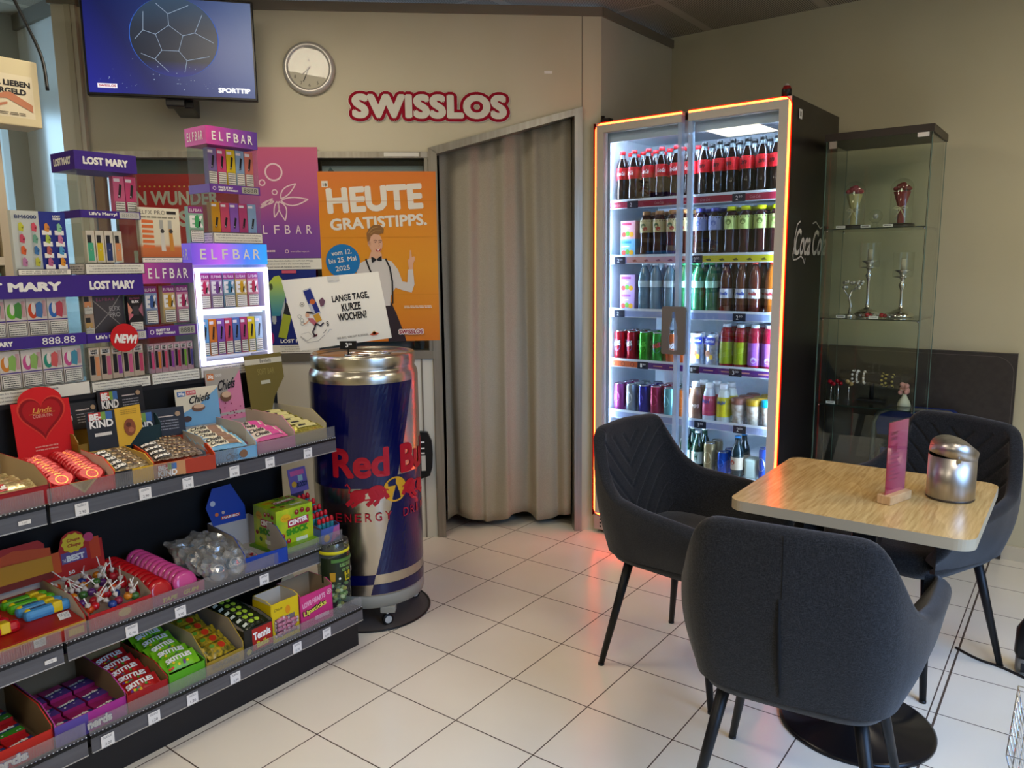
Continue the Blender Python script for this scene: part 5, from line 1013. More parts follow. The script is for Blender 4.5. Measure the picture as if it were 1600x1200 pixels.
# ================================================================== can-shaped drinks cooler
CC = Vector((-.600, 3.090, 0)); RC = .217
can = thing('can_cooler', 'large blue and silver can-shaped drinks cooler on castors with red lettering', 'can cooler', CC, 0)
BR = M('#c4c0b6', .24, 1.0); BLU = M('#02063e', .25, .0, coat=.3)
mb = MB(); mb.lathe([(RC * .97, .135), (RC, .145), (RC, .985), (RC * 1.002, .996), (RC * .996, 1.010), (RC * .975, 1.024), (RC * .950, 1.031), (RC * .942, 1.036), (RC * .950, 1.041), (RC * .955, 1.048), (RC * .955, 1.078), (RC * .945, 1.088), (RC * .925, 1.091), (RC * .90, 1.088), (RC * .88, 1.078), (.02, 1.078)], BR, 96); mb.build('body', can)
mb = MB(); wr = lambda x, y, e: Vector(((RC + e) * sin(x), -(RC + e) * cos(x), y))
P = Panel(mb, (0, 0, 0), (1, 0, 0), (0, 0, 1), .0006, wr); dg = radians
def ang(z): return radians(-1.5 + 71 * (z - .15))
def sector(al, ar, z0, z1, m, n=28, k=10):
    pts = []
    for j in range(k + 1):
        z = z0 + (z1 - z0) * j / k; a0, a1 = al(z), ar(z); pts += [(a0 + (a1 - a0) * i / n, z) for i in range(n + 1)]
    P.P(pts, [(j * (n + 1) + i, j * (n + 1) + i + 1, (j + 1) * (n + 1) + i + 1, (j + 1) * (n + 1) + i) for j in range(k) for i in range(n)], m)
L0 = lambda z: radians(-72); R0 = lambda z: radians(112)
sector(L0, ang, .580, .985, BLU); sector(ang, R0, .228, .620, BLU); sector(L0, ang, .188, .228, BLU); sector(ang, R0, .146, .188, BLU)
sector(lambda z: radians(150), lambda z: radians(235), .60, .985, BLU)
mb.build('wrap_print', can, rotz=radians(11))
RL = M('#a80a20', .45); mb = MB(); wr2 = lambda x, y, e: Vector(((RC + .0012 + e) * sin(x / RC), -(RC + .0012 + e) * cos(x / RC), y))
P = Panel(mb, (0, 0, 0), (1, 0, 0), (0, 0, 1), .0006, wr2)
P.text('Red Bull', -.140, .622, .485, .118, RL, bold=.032, res=6)
for i, c in enumerate('ENERGY DRINK'):
    if c != ' ': P.text(c, -.136 + .0395 * i, .447, .010 if c == 'I' else .026, .034, RL, bold=.0, res=3)
mb.build('lettering', can, rotz=radians(11)); mb = MB(); P = Panel(mb, (0, 0, 0), (1, 0, 0), (0, 0, 1), .0006, wr2); P.disc(.108, .565, .052, M('#c8961c', .4), 36, .050); P.up()
def bull(fx):
    P.disc(fx(.000), .556, .050, RL, 24, .024); P.disc(fx(.048), .562, .036, RL, 20, .030); P.disc(fx(-.040), .550, .030, RL, 18, .027)
    for pts, w_ in (([(-.055, .545), (-.072, .530), (-.092, .514)], .017), ([(-.035, .535), (-.050, .520), (-.070, .510)], .014), ([(.030, .545), (.022, .528), (.000, .512)], .015), ([(.055, .545), (.048, .525), (.030, .512)], .014), ([(-.062, .560), (-.078, .566), (-.074, .585), (-.086, .600), (-.094, .592)], .006), ([(.070, .560), (.088, .548), (.096, .535)], .018), ([(.080, .560), (.092, .572), (.100, .566)], .005)):
        P.line([(fx(x), z) for x, z in pts], w_, RL)
bull(lambda x: x * .86 - .008); bull(lambda x: .224 - x * .86); mb.build('emblem', can, rotz=radians(11))
mb = MB(); mb.lathe([(.19, 1.079), (.185, 1.081), (.178, 1.079)], BR, 64, cap0=False, cap1=False); mb.lathe([(.05, 1.078), (.05, 1.083), (.045, 1.085)], BR, 32, ax=(-.02, -.02)); mb.tube([(.02 + .10 * cos(a) * .9, .01 + .035 * sin(a), 1.083) for a in [2 * pi * i / 28 for i in range(28)]], .004, CHROME, 8, True); mb.build('lid', can)
mb = MB(); mb.lathe([(.200, .085), (.214, .09), (.218, .135), (.215, .140)], M('#8f8f86', .45), 72); [mb.box(.20 * cos(a) - .03, .20 * cos(a) + .03, .20 * sin(a) - .02, .20 * sin(a) + .02, .062, .09, M('#8f8f86', .45), b=.004) for a in (radians(-62), radians(28), radians(118), radians(208))]; mb.build('base_ring', can)
for i, a in enumerate((-62, 28, 118, 208)):
    mb = MB(); x, y = .185 * cos(radians(a)), .185 * sin(radians(a)); TT = Matrix.Translation((x, y, .024)) @ Matrix.Rotation(radians(35), 4, 'Z') @ Matrix.Rotation(pi / 2, 4, 'X')
    mb.lathe([(.017, -.010), (.024, -.008), (.024, .008), (.017, .010)], BLACKP, 20, TT); mb.lathe([(.015, -.0115), (.015, .0115)], M('#c8c8c0', .4), 16, TT); mb.cyl((x, y, .03), (x, y, .066), .008, CHROME, seg=8); mb.build('castor', can)
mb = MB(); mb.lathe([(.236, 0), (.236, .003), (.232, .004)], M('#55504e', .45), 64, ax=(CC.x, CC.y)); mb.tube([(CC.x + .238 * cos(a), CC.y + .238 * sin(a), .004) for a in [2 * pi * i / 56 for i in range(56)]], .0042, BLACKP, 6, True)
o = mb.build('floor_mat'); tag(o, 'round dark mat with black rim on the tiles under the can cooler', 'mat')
# price tag clipped to the lid and the advertising card above
t = thing('price_tag', 'small black 3.00 price tag clipped to the can cooler lid', 'price tag', (-.655, 2.925, 1.094), radians(2))
mb = MB(); mb.box(0, .064, 0, .006, .022, .054, M('#141416', .3), b=.002); P = mb.panel((0, 0, .022)); P.text('3', .022, .008, .010, .017, WHITE, bold=.02); P.text('00', .034, .016, .012, .009, WHITE); mb.build('plate', t); mb = MB(); mb.box(.024, .040, .004, .05, 0, .003, BLACKP); mb.box(.028, .034, .004, .007, 0, .03, BLACKP); mb.build('clip', t)
t = thing('advert_sign', 'white LANGE TAGE, KURZE WOCHEN? card standing above the can cooler', 'sign', (-.862, 3.13, 1.092), 0)
t.rotation_euler = (0, radians(-5.2), 0)
mb = MB(); w, h = .378, .270; sk = .0; mb.prism([(0, 0), (w, .014), (w - .020, .284), (-.035, .290)], 0, .003, PAPER, XZ); P = mb.panel((0, -.003, 0))
for i, (tx, x, y, ww) in enumerate((('LANGE TAGE,', .158, .176, .150), ('KURZE', .192, .140, .078), ('WOCHEN?', .172, .102, .118))): P.text(tx, x, y, ww, .031, INK, bold=.03, rot=.03)
P.text('RED BULL VERLEIHT FLÜÜÜGEL.', .158, .030, .130, .010, INK, rot=.03); P.poly([(.290, .036), (.310, .046), (.330, .038), (.318, .032), (.300, .032)], M('#c8502c', .5)); P.disc(.310, .042, .007, M('#d8a030', .5), 12)
def q4(x, y, a, w_, h_, m): c, s_ = cos(a), sin(a); P.poly([(x + px * c - py * s_, y + px * s_ + py * c) for px, py in ((-w_, -h_), (w_, -h_), (w_, h_), (-w_, h_))], m)
q4(.075, .192, .25, .017, .055, M('#b8bcc4', .4)); P.up(); q4(.069, .214, .25, .0155, .027, M('#1c2c7c', .4)); q4(.088, .168, .25, .010, .022, M('#1c2c7c', .4)); P.up(); P.disc(.078, .192, .011, M('#c0602c', .4), 12)
P.ring(.035, .185, .009, .0015, INK, 12); P.disc(.035, .185, .003, INK, 6)
P.poly([(.105, .195), (.120, .205), (.130, .190), (.122, .172), (.108, .168)], M('#6c4a5c', .5))
P.disc(.050, .140, .0085, M('#d8a888', .5), 12); P.poly([(.042, .146), (.050, .156), (.068, .153), (.082, .142), (.070, .144), (.058, .146), (.048, .150)], M('#3a3030', .5)); P.poly([(.050, .128), (.070, .126), (.085, .105), (.075, .095), (.058, .112)], M('#b86470', .5)); q4(.090, .126, .3, .012, .016, M('#c8962c', .5))
P.line([(.080, .104), (.072, .085), (.062, .070), (.070, .052)], .007, M('#3a3440', .5)); P.line([(.082, .102), (.098, .092), (.112, .104)], .007, M('#3a3440', .5)); P.poly([(.060, .048), (.078, .052), (.080, .062), (.066, .058)], M('#6c3c44', .5)); P.line([(.056, .122), (.040, .108), (.030, .106)], .005, M('#d8a888', .5))
for x, y in ((.018, .138), (.026, .122), (.026, .108)): P.ring(x, y, .008, .0015, M('#7a7f80', .5), 10)
P.line([(.010, .055), (.035, .030), (.080, .032), (.110, .055)], .0015, M('#6a6a70', .5)); P.line([(.010, .060), (.035, .036), (.062, .052)], .0012, M('#6a6a70', .5)); P.line([(.015, .066), (.045, .072), (.062, .052)], .0012, M('#9a9a98', .5)); P.text('8', .122, .088, .010, .020, INK); P.line([(.105, .062), (.120, .075)], .002, INK); P.line([(.122, .060), (.132, .074), (.142, .072)], .0012, M('#4c7ca0', .5))
mb.build('card', t); mb = MB(); mb.box(.150, .198, -.006, .003, .268, .286, M('#dcdad2', .4, a=.9)); mb.build('holder_clip', t); mb = MB(); mb.box(.170, .176, .001, .007, -.012, .28, M('#c8c8c4', .3)); mb.build('stem', t)

# ================================================================== cigarette shelf with light box at the far left
t = thing('cigarette_shelf', 'cream wall shelf with small boxes cut by the left picture edge', 'shelf', G(-1.60, -1.05), ROT_G)
CR = M('#c9bda4', .5); w = .95
mb = MB(); mb.box(w - .03, w, 0, .30, 0, 1.93, CR); mb.build('side_panel', t)
mb = MB(); mb.box(0, w - .03, .28, .30, 0, 1.93, M('#8a7c66', .6)); mb.build('back_panel', t)
for z in (.9, 1.10, 1.28, 1.46, 1.62, 1.78, 1.91):
    mb = MB(); mb.box(0, w - .03, .005, .28, z, z + .018, CR); mb.box(0, w - .03, -.004, .005, z - .012, z + .018, M('#d4cab4', .4)); mb.build('shelf', t)
for k, (x, z, ww, hh, c, nm_) in enumerate([(.80, 1.64, .06, .10, '#8c7a50', 'brown'), (.73, 1.64, .06, .11, '#c8b890', 'cream'), (.80, 1.48, .06, .085, '#b8a060', 'gold'), (.73, 1.48, .06, .09, '#d8c890', 'pale yellow'), (.78, 1.30, .08, .12, '#5c8c80', 'green'), (.69, 1.30, .08, .12, '#6c9c94', 'sea green'), (.80, 1.12, .06, .10, '#c8c0b0', 'grey white'), (.73, 1.12, .06, .10, '#a89a88', 'taupe')]):
    mb = MB(); mb.box(0, ww, 0, .05, 0, hh, M(c, .5)); P = mb.panel((0, 0, 0)); P.rect(.006, hh * .5, ww - .006, hh * .8, M('#d8d0bc', .5)); P.lines(.01, hh * .1, ww - .01, hh * .4, 3, M('#6a6458', .5))
    o = mb.build('cigarette_box', None, G(-1.55 + x, -1.062, z - .001), ROT_G); tag(o, '%s small carton standing on the cream wall shelf at the left edge' % nm_, 'box', 'cartons on the cream wall shelf')
t = thing('light_box', 'cream WIR LIEBEN BARGELD advertising box on the wall shelf, top left', 'sign', G(-1.30, -.965, 1.935), ROT_G)
w, h, d = .762, .228, .12; mb = MB(); mb.box(0, w, 0, d, 0, h, M('#cfc39c', .5), b=.004); P = mb.panel((0, 0, 0)); P.rect(w - .40, .028, w - .022, h - .055, M('#d8ceb0', .5)); P.up()
P.text('WIR LIEBEN', w - .180, h - .095, .150, .020, INK, bold=.04); P.text('BARGELD', w - .165, h - .122, .120, .020, INK, bold=.04); P.rect(w - .24, h - .045, w - .13, h - .038, M('#a89c7c', .5))
hand = M('#b87858', .6); P.poly([(w - .30, .075), (w - .20, .080), (w - .165, .062), (w - .11, .078), (w - .108, .072), (w - .165, .048), (w - .22, .050), (w - .30, .058)], hand); P.poly([(w - .028, .050), (w - .11, .090), (w - .15, .085), (w - .155, .092), (w - .115, .110), (w - .095, .112), (w - .028, .075)], hand); P.poly([(w - .20, .082), (w - .14, .085), (w - .13, .118), (w - .17, .130), (w - .205, .112)], M('#a0a080', .5)); P.up(); P.disc(w - .165, .105, .010, M('#7c8068', .5), 12); P.lines(w - .30, .034, w - .05, .046, 2, M('#6a6250', .5), .4)
mb.build('case', t)
mb = MB(); mb.box(0, .42, .0, .20, -.03, 0.0, M('#5a4c3c', .6)); mb.build('lower_edge', t, (.1, .03, 0))
e1 = G(-.545, -.97, 2.12); 
pts = [G(-.538, -.90, 2.06), G(-.535, -.93, 2.18), G(-.565, -.98, 2.32), G(-.60, -1.02, 2.46), G(-.60, -1.06, 2.58), G(-.56, -1.10, 2.66), G(-.50, -1.13, 2.685), G(-.44, -1.15, 2.66)]
def smooth(pts, n=6):
    out = []; P_ = [pts[0]] + list(pts) + [pts[-1]]
    for i in range(1, len(P_) - 2):
        for k in range(n):
            t_ = k / n; a, b, c, d_ = (Vector(q) for q in P_[i - 1:i + 3]); out.append(.5 * ((2 * b) + (c - a) * t_ + (2 * a - 5 * b + 4 * c - d_) * t_ ** 2 + (3 * b - a - 3 * c + d_) * t_ ** 3))
    return out + [Vector(pts[-1])]
mb = MB(); mb.tube(smooth(pts), .006, BLACKP, 8); o = mb.build('hanging_cable'); tag(o, 'black cable looping from the ceiling to the cream advertising box', 'cable')

# ================================================================== drinks fridge with two glass doors
OC = Vector((.425, 3.975, 0)); CY = radians(-38.5)
def Cw(x, y, z=0.0): return OC + Vector((x * cos(CY) - y * sin(CY), x * sin(CY) + y * cos(CY), z))
FW, FH = .975, 2.118
fr = thing('drinks_fridge', 'tall two-door drinks fridge outlined by a glowing orange light strip', 'fridge', OC, CY)
DK = M('#1c1614', .3); LIN = M('#dde6ee', .35)
mb = MB()
mb.box(.004, .030, .05, .67, .04, FH, DK); mb.box(.000, .004, .012, .67, .10, FH, DK); mb.box(FW - .030, FW - .004, .05, .67, .04, FH, DK); mb.box(FW - .004, FW, .012, .67, .10, FH, DK); mb.box(.03, FW - .03, .64, .67, .04, FH, DK); mb.box(.03, FW - .03, .05, .64, 2.085, FH, DK); mb.box(.03, FW - .03, .05, .64, .04, .13, DK)
for x in (.06, FW - .10):
    for y in (.12, .58): mb.cyl((x, y, 0), (x, y, .04), .02, BLACKP, seg=12)
mb.box(-.0035, -.0012, -.003, .05, .10, 2.116, M('#2a0c0a', .5)); mb.build('cabinet_body', fr)  # thin dark lip added to keep the strip's red light off the wall
mb = MB(); mb.box(.030, .034, .06, .62, .13, 2.085, LIN); mb.box(FW - .034, FW - .030, .06, .62, .13, 2.085, LIN); mb.box(.034, FW - .034, .615, .62, .13, 2.085, LIN); mb.box(.034, FW - .034, .06, .615, 2.06, 2.085, LIN); mb.box(.034, FW - .034, .06, .615, .13, .150, LIN)
mb.box(.034, FW - .034, .54, .615, 1.86, 2.06, M('#a9b0b6', .4)); mb.build('liner', fr)
for x in (.40, .62, .84):
    mb = MB(); T2 = Matrix.Translation((x, .538, 1.955)) @ Matrix.Rotation(pi / 2, 4, 'X'); mb.lathe([(.055, 0), (.058, .004), (.050, .010)], M('#17171a', .4), 28, T2)
    for q in (.02, .035, .048): mb.lathe([(q, .012), (q + .0015, .012)], M('#6a6a70', .4), 24, T2, cap0=False, cap1=False)
    mb.build('fan', fr)
LED = emit('#cfe6ff', 105); mb = MB()
mb.box(.037, .047, .068, .074, .16, 2.03, LED); mb.box(FW - .047, FW - .037, .068, .074, .16, 2.03, LED); mb.box(FW / 2 - .006, FW / 2 + .006, .086, .0865, .16, 2.03, LED); mb.box(.05, FW - .05, .066, .074, 2.046, 2.054, LED); mb.build('lamp_strip', fr)
mb = MB(); CHN = M('#d8e4ee', .3); mb.box(.034, .056, .058, .067, .15, 2.06, CHN); mb.box(FW - .056, FW - .034, .058, .067, .15, 2.06, CHN); mb.box(FW / 2 - .010, FW / 2 + .010, .070, .085, .15, 2.06, CHN); mb.box(.05, FW - .05, .056, .064, 2.025, 2.06, CHN); mb.build('lamp_channel', fr)  # channels added to screen the bright lamp strips from the front
mb = MB(); GM = M('#aea8a2', .4, .2); mb.box(.0, FW, .012, .05, .022, .098, GM); P = mb.panel((0, .012, .022))
for g in range(9):
    for i in range(4):
        for j in range(3): P.disc(.040 + g * .10 + i * .0195, .018 + j * .0200, .0058, BLACKP, 10)
mb.build('grille', fr)
FRM = M('#c4bcb0', .35); GLS = glass('#f6fbff', gain=1.6); STL = glass('#e4f0fc', .05, .40, '#dcebfa', 1.4)
NEON = emit('#ff4018', 26.0); NRED = emit('#ff1a08', 1.5)
def arc(cx, cz, r, a0, a1, n=6): return [(cx + r * cos(radians(a0 + (a1 - a0) * i / n)), cz + r * sin(radians(a0 + (a1 - a0) * i / n))) for i in range(n + 1)]
def door(side):
    m = (lambda x: x) if side < 0 else (lambda x: FW - x); d = bpy.data.objects.new('door', None); COL.objects.link(d); d.parent = fr
    def bx(mb, x0, x1, y0, y1, z0, z1, mt): mb.box(min(m(x0), m(x1)), max(m(x0), m(x1)), y0, y1, z0, z1, mt)
    mb = MB(); bx(mb, .013, .053, -.002, .040, .116, 2.104, FRM); bx(mb, .005, .470, .008, .040, .103, 2.117, M('#5a2018', .5)) if 0 else None; bx(mb, .053, .470, -.002, .040, 2.068, 2.104, FRM); bx(mb, .053, .470, -.002, .040, .116, .152, FRM); bx(mb, .004, .013, .008, .040, .104, 2.117, FRM); bx(mb, .013, .470, .008, .040, 2.104, 2.117, FRM); bx(mb, .013, .470, .008, .040, .104, .116, FRM); mb.build('frame', d)
    mb = MB(); bx(mb, .053, .470, .012, .018, .152, 2.068, GLS); mb.build('glass_pane', d)
    mb = MB(); bx(mb, .452, .472, .004, .036, .12, 2.10, STL); bx(mb, .4755, .4775, .002, .036, .12, 2.10, STL) if 0 else None; mb.build('edge_profile', d)
    path = [(m(x), z) for x, z in ([(.470, 2.109)] + arc(.0385, 2.079, .030, 90, 180) + arc(.0385, .140, .030, 180, 270) + [(.470, .110)])]
    mb = MB(); mb.tube([(x, .0035, z) for x, z in path], .0052, NEON, 8); mb.build('light_strip', d)
    mb = MB(); mb.tube([(x + (-.006 if side < 0 else .006) * (1 if .03 < z < 2.1 and (x < .03 or x > FW - .03) else 0), .006, z + (.006 if z > 2.1 else -.005 if z < .12 else 0)) for x, z in path], .0035, NRED, 6); mb.build('red_halo', d)  # glowing tube added as the red halo around the light strip
    pr = [(0, .018), (-.022, .022), (-.024, .085), (-.018, .105), (-.022, .125), (-.010, .165), (-.009, .200), (0, .204)]
    o_ = [(0, 0)] + [(x, z) for x, z in arc(-.052, .010, .010, 270, 180, 4)] + arc(-.052, .218, .010, 180, 90, 4) + [(0, .228)]
    pts = [(p[0], p[1]) for p in o_] + pr[::-1]
    if side > 0: pts = [(-x, z) for x, z in pts][::-1]
    from mathutils.geometry import tessellate_polygon
    vs = [(FW / 2 - .020 + x, -.034, .996 + z) for x, z in pts] + [(FW / 2 - .020 + x, -.026, .996 + z) for x, z in pts]; n = len(pts)
    tr = [tuple(t) for t in tessellate_polygon([[Vector((x, z, 0)) for x, z in pts]])]
    mb = MB(); hm = M('#86807a', .3, .6); mb.add(vs, tr + [tuple(i + n for i in t[::-1]) for t in tr] + [(i, (i + 1) % n, n + (i + 1) % n, n + i) for i in range(n)], hm)
    for zz in (1.02, 1.20): mb.cyl((FW / 2 + side * .045 - .02, -.028, zz), (FW / 2 + side * .045 - .02, .006, zz), .006, hm, seg=10)
    mb.build('handle', d)
    return d
door(-1); door(1)
mb = MB(); mb.box(.02, .075, .02, .06, FH, FH + .022, BLACKP, b=.006); mb.cyl((.03, .03, FH), (.03, .03, FH + .035), .010, BLACKP); mb.build('hinge_cap', fr)
mb = MB(); mb.lathe([(.020, FH), (.021, FH + .03, M('#7c1414', .3)), (.014, FH + .045, M('#b8b4b0', .2)), (.006, FH + .055)], BLACKP, 16, ax=(FW - .035, .03)); mb.build('hinge_cap', fr)
mb = MB(); LT = M('#c4bcb2', .4); P = mb.panel((FW, .05, 0), (0, 1, 0), (0, 0, 1), .0008)
for tx, y, w_ in (('Coca', .045, .215), ('Cola', .280, .215)):
    P.text(tx, y, 1.455, w_, .118, LT, bold=.014, shear=.28, res=5)
P.line([(.05, 1.50), (.030, 1.46), (.040, 1.435), (.085, 1.438), (.14, 1.452), (.17, 1.440), (.19, 1.418), (.20, 1.442)], .007, LT); P.line([(.285, 1.60), (.33, 1.61), (.40, 1.58), (.46, 1.60)], .006, LT)
P.line([(.05, 1.46), (.045, 1.52), (.075, 1.59), (.115, 1.605)], .008, LT)
P.rect(.035, 2.035, .075, 2.075, M('#d8d4d0', .4)); P.up(); P.rect(.045, 2.045, .065, 2.065, M('#8a867e', .5)); mb.build('side_print', fr)
SZ = [1.735, 1.460, 1.190, .930, .660, .400]
WGL = glass('#eef6fc', .08, .30, '#dfe8f0', 1.4)
strips = [[(.036, .94, '#8c1c34')], [(.036, .14, '#8c98d8'), (.14, .52, '#c89494'), (.52, .94, '#c8c02c')], [(.036, .94, '#8fa0cc')], [(.036, .27, '#c05c30'), (.27, .94, '#5a3078')], [(.036, .94, '#98a4c8')], [(.036, .94, '#b8c8d8')]]
tags_ = [[(.14, '2'), (.69, '250')], [(.07, '200'), (.49, '250')], [(.07, '2'), (.43, '2'), (.71, '250')], [(.21, '180'), (.487, '150'), (.70, '300')], [(.53, '350'), (.73, '260')], []]
for k, z in enumerate(SZ):
    mb = MB(); mb.box(.036, FW - .036, .092, .56, z - .010, z, WGL); mb.build('shelf', fr); sh = mb and fr.children[-1]
    mb = MB(); mb.box(.036, FW - .036, .088, .092, z - .034, z + .012, M('#dde6ee', .3)); P = mb.panel((0, .088, 0))
    for a, b, c in strips[k]: P.rect(a, z - .030, b, z + .000, M(c, .35))
    P.up()
    if k == 0: [P.text('Coca-Cola', .05 + .12 * i, z - .022, .05, .014, M('#c8a0a4', .4), shear=.25, res=1) for i in range(7) if i not in (1, 5)]
    if k == 1: [P.poly([(.17 + .066 * i, z - .018), (.19 + .066 * i, z - .012), (.20 + .066 * i, z - .022), (.18 + .066 * i, z - .024)], M('#4c4c1c' if i > 5 else '#8c3c2c', .4)) for i in range(11)]
    if k == 3: [P.rect(.30 + .09 * i, z - .018, .35 + .09 * i, z - .012, M('#c89080', .4)) for i in range(7)]; [P.ring(.07 + .055 * i, z - .016, .012, .003, M('#6a3430', .4), 12) for i in range(3)]
    P.up()
    for x, t_ in tags_[k]: P.rect(x, z - .034, x + .062, z + .002, M('#1c2030', .3)); P.up(); P.text(t_[0], x + .016, z - .026, .011, .019, WHITE); P.text(t_[1:] + ' ', x + .030, z - .016, .016, .009, WHITE) if t_[1:] else None
    mb.build('price_rail', sh)
def bottle(kind, c, lab, cap, capn='cap', ltext=None, lt=None, clear=False):
    o = bpy.data.objects.new(kind + '_bottle', None)
    prof = {'cola': ([(.026, 0), (.0305, .008), (.031, .060), (.0275, .090), (.0315, .120), (.0315, .160), (.026, .190), (.013, .222), (.0125, .232)], .110, .168, .232, .250, .0145),
            'tea': ([(.028, 0), (.033, .008), (.034, .030), (.0315, .070), (.033, .105), (.034, .175), (.030, .192), (.020, .202), (.019, .206)], .118, .180, .203, .222, .0215),
            'water': ([(.026, 0), (.031, .008), (.031, .085), (.0285, .10), (.031, .115), (.031, .165), (.024, .195), (.013, .218), (.0125, .226)], .118, .150, .226, .238, .0145),
            'soda': ([(.026, 0), (.031, .008), (.0315, .050), (.030, .115), (.031, .150), (.027, .180), (.015, .215), (.0125, .226)], .070, .115, .226, .240, .0145),
            'vitamin': ([(.028, 0), (.032, .008), (.032, .130), (.030, .150), (.031, .165), (.024, .188), (.018, .195)], .020, .125, .190, .208, .0195),
            'milk': ([(.028, 0), (.033, .010), (.033, .105), (.029, .125), (.024, .150), (.019, .165)], .030, .125, .163, .188, .0200),
            'beer': ([(.027, 0), (.0295, .006), (.0295, .115), (.026, .135), (.014, .165), (.0125, .195)], .040, .100, .193, .203, .0140)}[kind]
    body, l0, l1, c0_, c1_, cr_ = prof
    COL.objects.link(o)
    mb = MB(); mt = glass(c, .03, .45, c, 1.5, 1.5) if clear else M(c, .08, coat=.5)
    mb.lathe(body, mt, 16); mb.build('bottle_body', o)
    if kind == 'cola': mb = MB(); top = M('#bcc8cc', .06); mb.lathe([(.0262, .188), (.0134, .2215), (.0129, .232)], glass('#c8d4d8', .03, .5, '#8a969a', 1.5), 16, cap0=False, cap1=False); mb.build('neck', o)
    def rad(z):
        for (r0, z0), (r1, z1) in zip(body, body[1:]):
            if z0 <= z <= z1: return r0 + (r1 - r0) * (z - z0) / (z1 - z0)
        return body[-1][0]
    mb = MB(); zz = [l0 + (l1 - l0) * i / 4 for i in range(5)]; mb.lathe([(rad(z) + .0007, z) for z in zz], M(lab, .35), 20, cap0=False, cap1=False)
    if ltext:
        P = Panel(mb, (0, 0, 0), (1, 0, 0), (0, 0, 1), .0005, lambda x, y, e: Vector(((rad(y) + .001 + e) * sin(x / .031), -(rad(y) + .001 + e) * cos(x / .031), y)))
        for t_, x, y, w_, h_, c_ in ltext: P.text(t_, x, y, w_, h_, M(c_, .4), bold=.04, shear=.2, res=1)
    if lt:
        P = Panel(mb, (0, 0, 0), (1, 0, 0), (0, 0, 1), .0005, lambda x, y, e: Vector(((rad(y) + .001 + e) * sin(x / .031), -(rad(y) + .001 + e) * cos(x / .031), y)))
        for x, y, r_, c_ in lt: P.disc(x, y, r_, M(c_, .4), 12)
    mb.build('bottle_label', o)
    mb = MB(); mb.lathe([(cr_, c0_), (cr_, c1_ - .002), (cr_ - .002, c1_)], M(cap, .35), 16); mb.build('cap', o)
    return o
def cancan(c, lab=None, h=.150, r=.0285, text=None, tc='#e8e8e8', silver='#c8ccd0'):
    o = bpy.data.objects.new('drink_can', None); COL.objects.link(o); mb = MB()
    mb.lathe([(r * .82, 0), (r, .008), (r, h - .012), (r * .88, h - .002), (r * .88, h)], M(c, .22, .45), 20); mb.build('can_body', o)
    mb = MB(); mb.lathe([(r * .90, h - .003), (r * .92, h + .001), (r * .82, h + .001), (r * .80, h - .002)], M(silver, .15, 1), 20); mb.build('can_top', o)
    mb = MB(); P = Panel(mb, (0, 0, 0), (1, 0, 0), (0, 0, 1), .0005, lambda x, y, e: Vector(((r + e) * sin(x / r), -(r + e) * cos(x / r), y)))
    if lab: P.disc(0, h * .52, r * .75, M(lab, .3, .2), 16, h * .2); P.up()
    if text: P.text(text, -r * .8, h * .45, r * 1.6, h * .17, M(tc, .35), bold=.04, shear=.2, rot=.25, res=1)
    mb.build('can_print', o) if mb.v else None
    return o
def shelf_row(items, k, y=.13, rows=2, pitch=.075, h0=0.0):
    where = ['top', 'second', 'third', 'fourth', 'fifth', 'lowest'][k]
    n = len(items)
    for i, (x, proto, desc, cat, grp) in enumerate(items):
        for rw in range(rows):
            jx = random.uniform(-.003, .003); loc = Cw(x + jx + .006 * rw, y + pitch * rw, SZ[k] + .0012)
            first = not proto.get('label')
            o = proto if first else dup(proto)
            o.parent = None; o.location = loc; o.rotation_euler = (0, 0, CY + random.uniform(-.5, .5) if rw or cat != 'bottle' or i % 2 else CY + random.uniform(-.25, .25))
            tag(o, '%s, %s %s, %s fridge shelf' % (desc, nth(i, n), ['in front row', 'in second row', 'in third row'][rw], where), cat, grp)
cola = bottle('cola', '#170806', '#b0141c', '#d02028', ltext=[('Coca-Cola', -.020, .128, .040, .022, '#e8d8d8')])
zero = bottle('cola', '#140806', '#c01820', '#18181a', ltext=[('zero', -.014, .130, .028, .018, '#3a0808')])
xs = [.088, .156, .231, .304, .383, .458, .528, .602, .668, .738, .809, .874]
shelf_row([(x, cola if i < 6 else zero, 'cola bottle with red cap' if i < 6 else 'zero cola bottle with black cap', 'bottle', 'cola bottles on the top fridge shelf') for i, x in enumerate(xs)], 0, rows=3, pitch=.072)
t1 = bottle('tea', '#2c100a', '#b8a878', '#a8784c', lt=[(-.004, .150, .012, '#4c5c38'), (.006, .135, .010, '#a84030')]); t2 = bottle('tea', '#24100e', '#8890b8', '#3c3c8c', lt=[(0, .15, .012, '#5c68a0')]); t3 = bottle('tea', '#2a0e10', '#b8c878', '#c8d010', lt=[(.0, .152, .013, '#6c7c38')])
shelf_row([(x, p, d, 'bottle', 'tea bottles on the second fridge shelf') for x, p, d in ((.229, t1, 'iced tea bottle with peach cap'), (.301, t1, 'iced tea bottle with peach cap'), (.370, t1, 'iced tea bottle with peach cap'), (.446, t1, 'iced tea bottle with peach cap'), (.518, t2, 'iced tea bottle with blue cap'), (.596, t2, 'iced tea bottle with blue cap'), (.669, t3, 'iced tea bottle with yellow cap'), (.739, t3, 'iced tea bottle with yellow cap'), (.812, t3, 'iced tea bottle with yellow cap'), (.882, t3, 'iced tea bottle with yellow cap'))], 1)
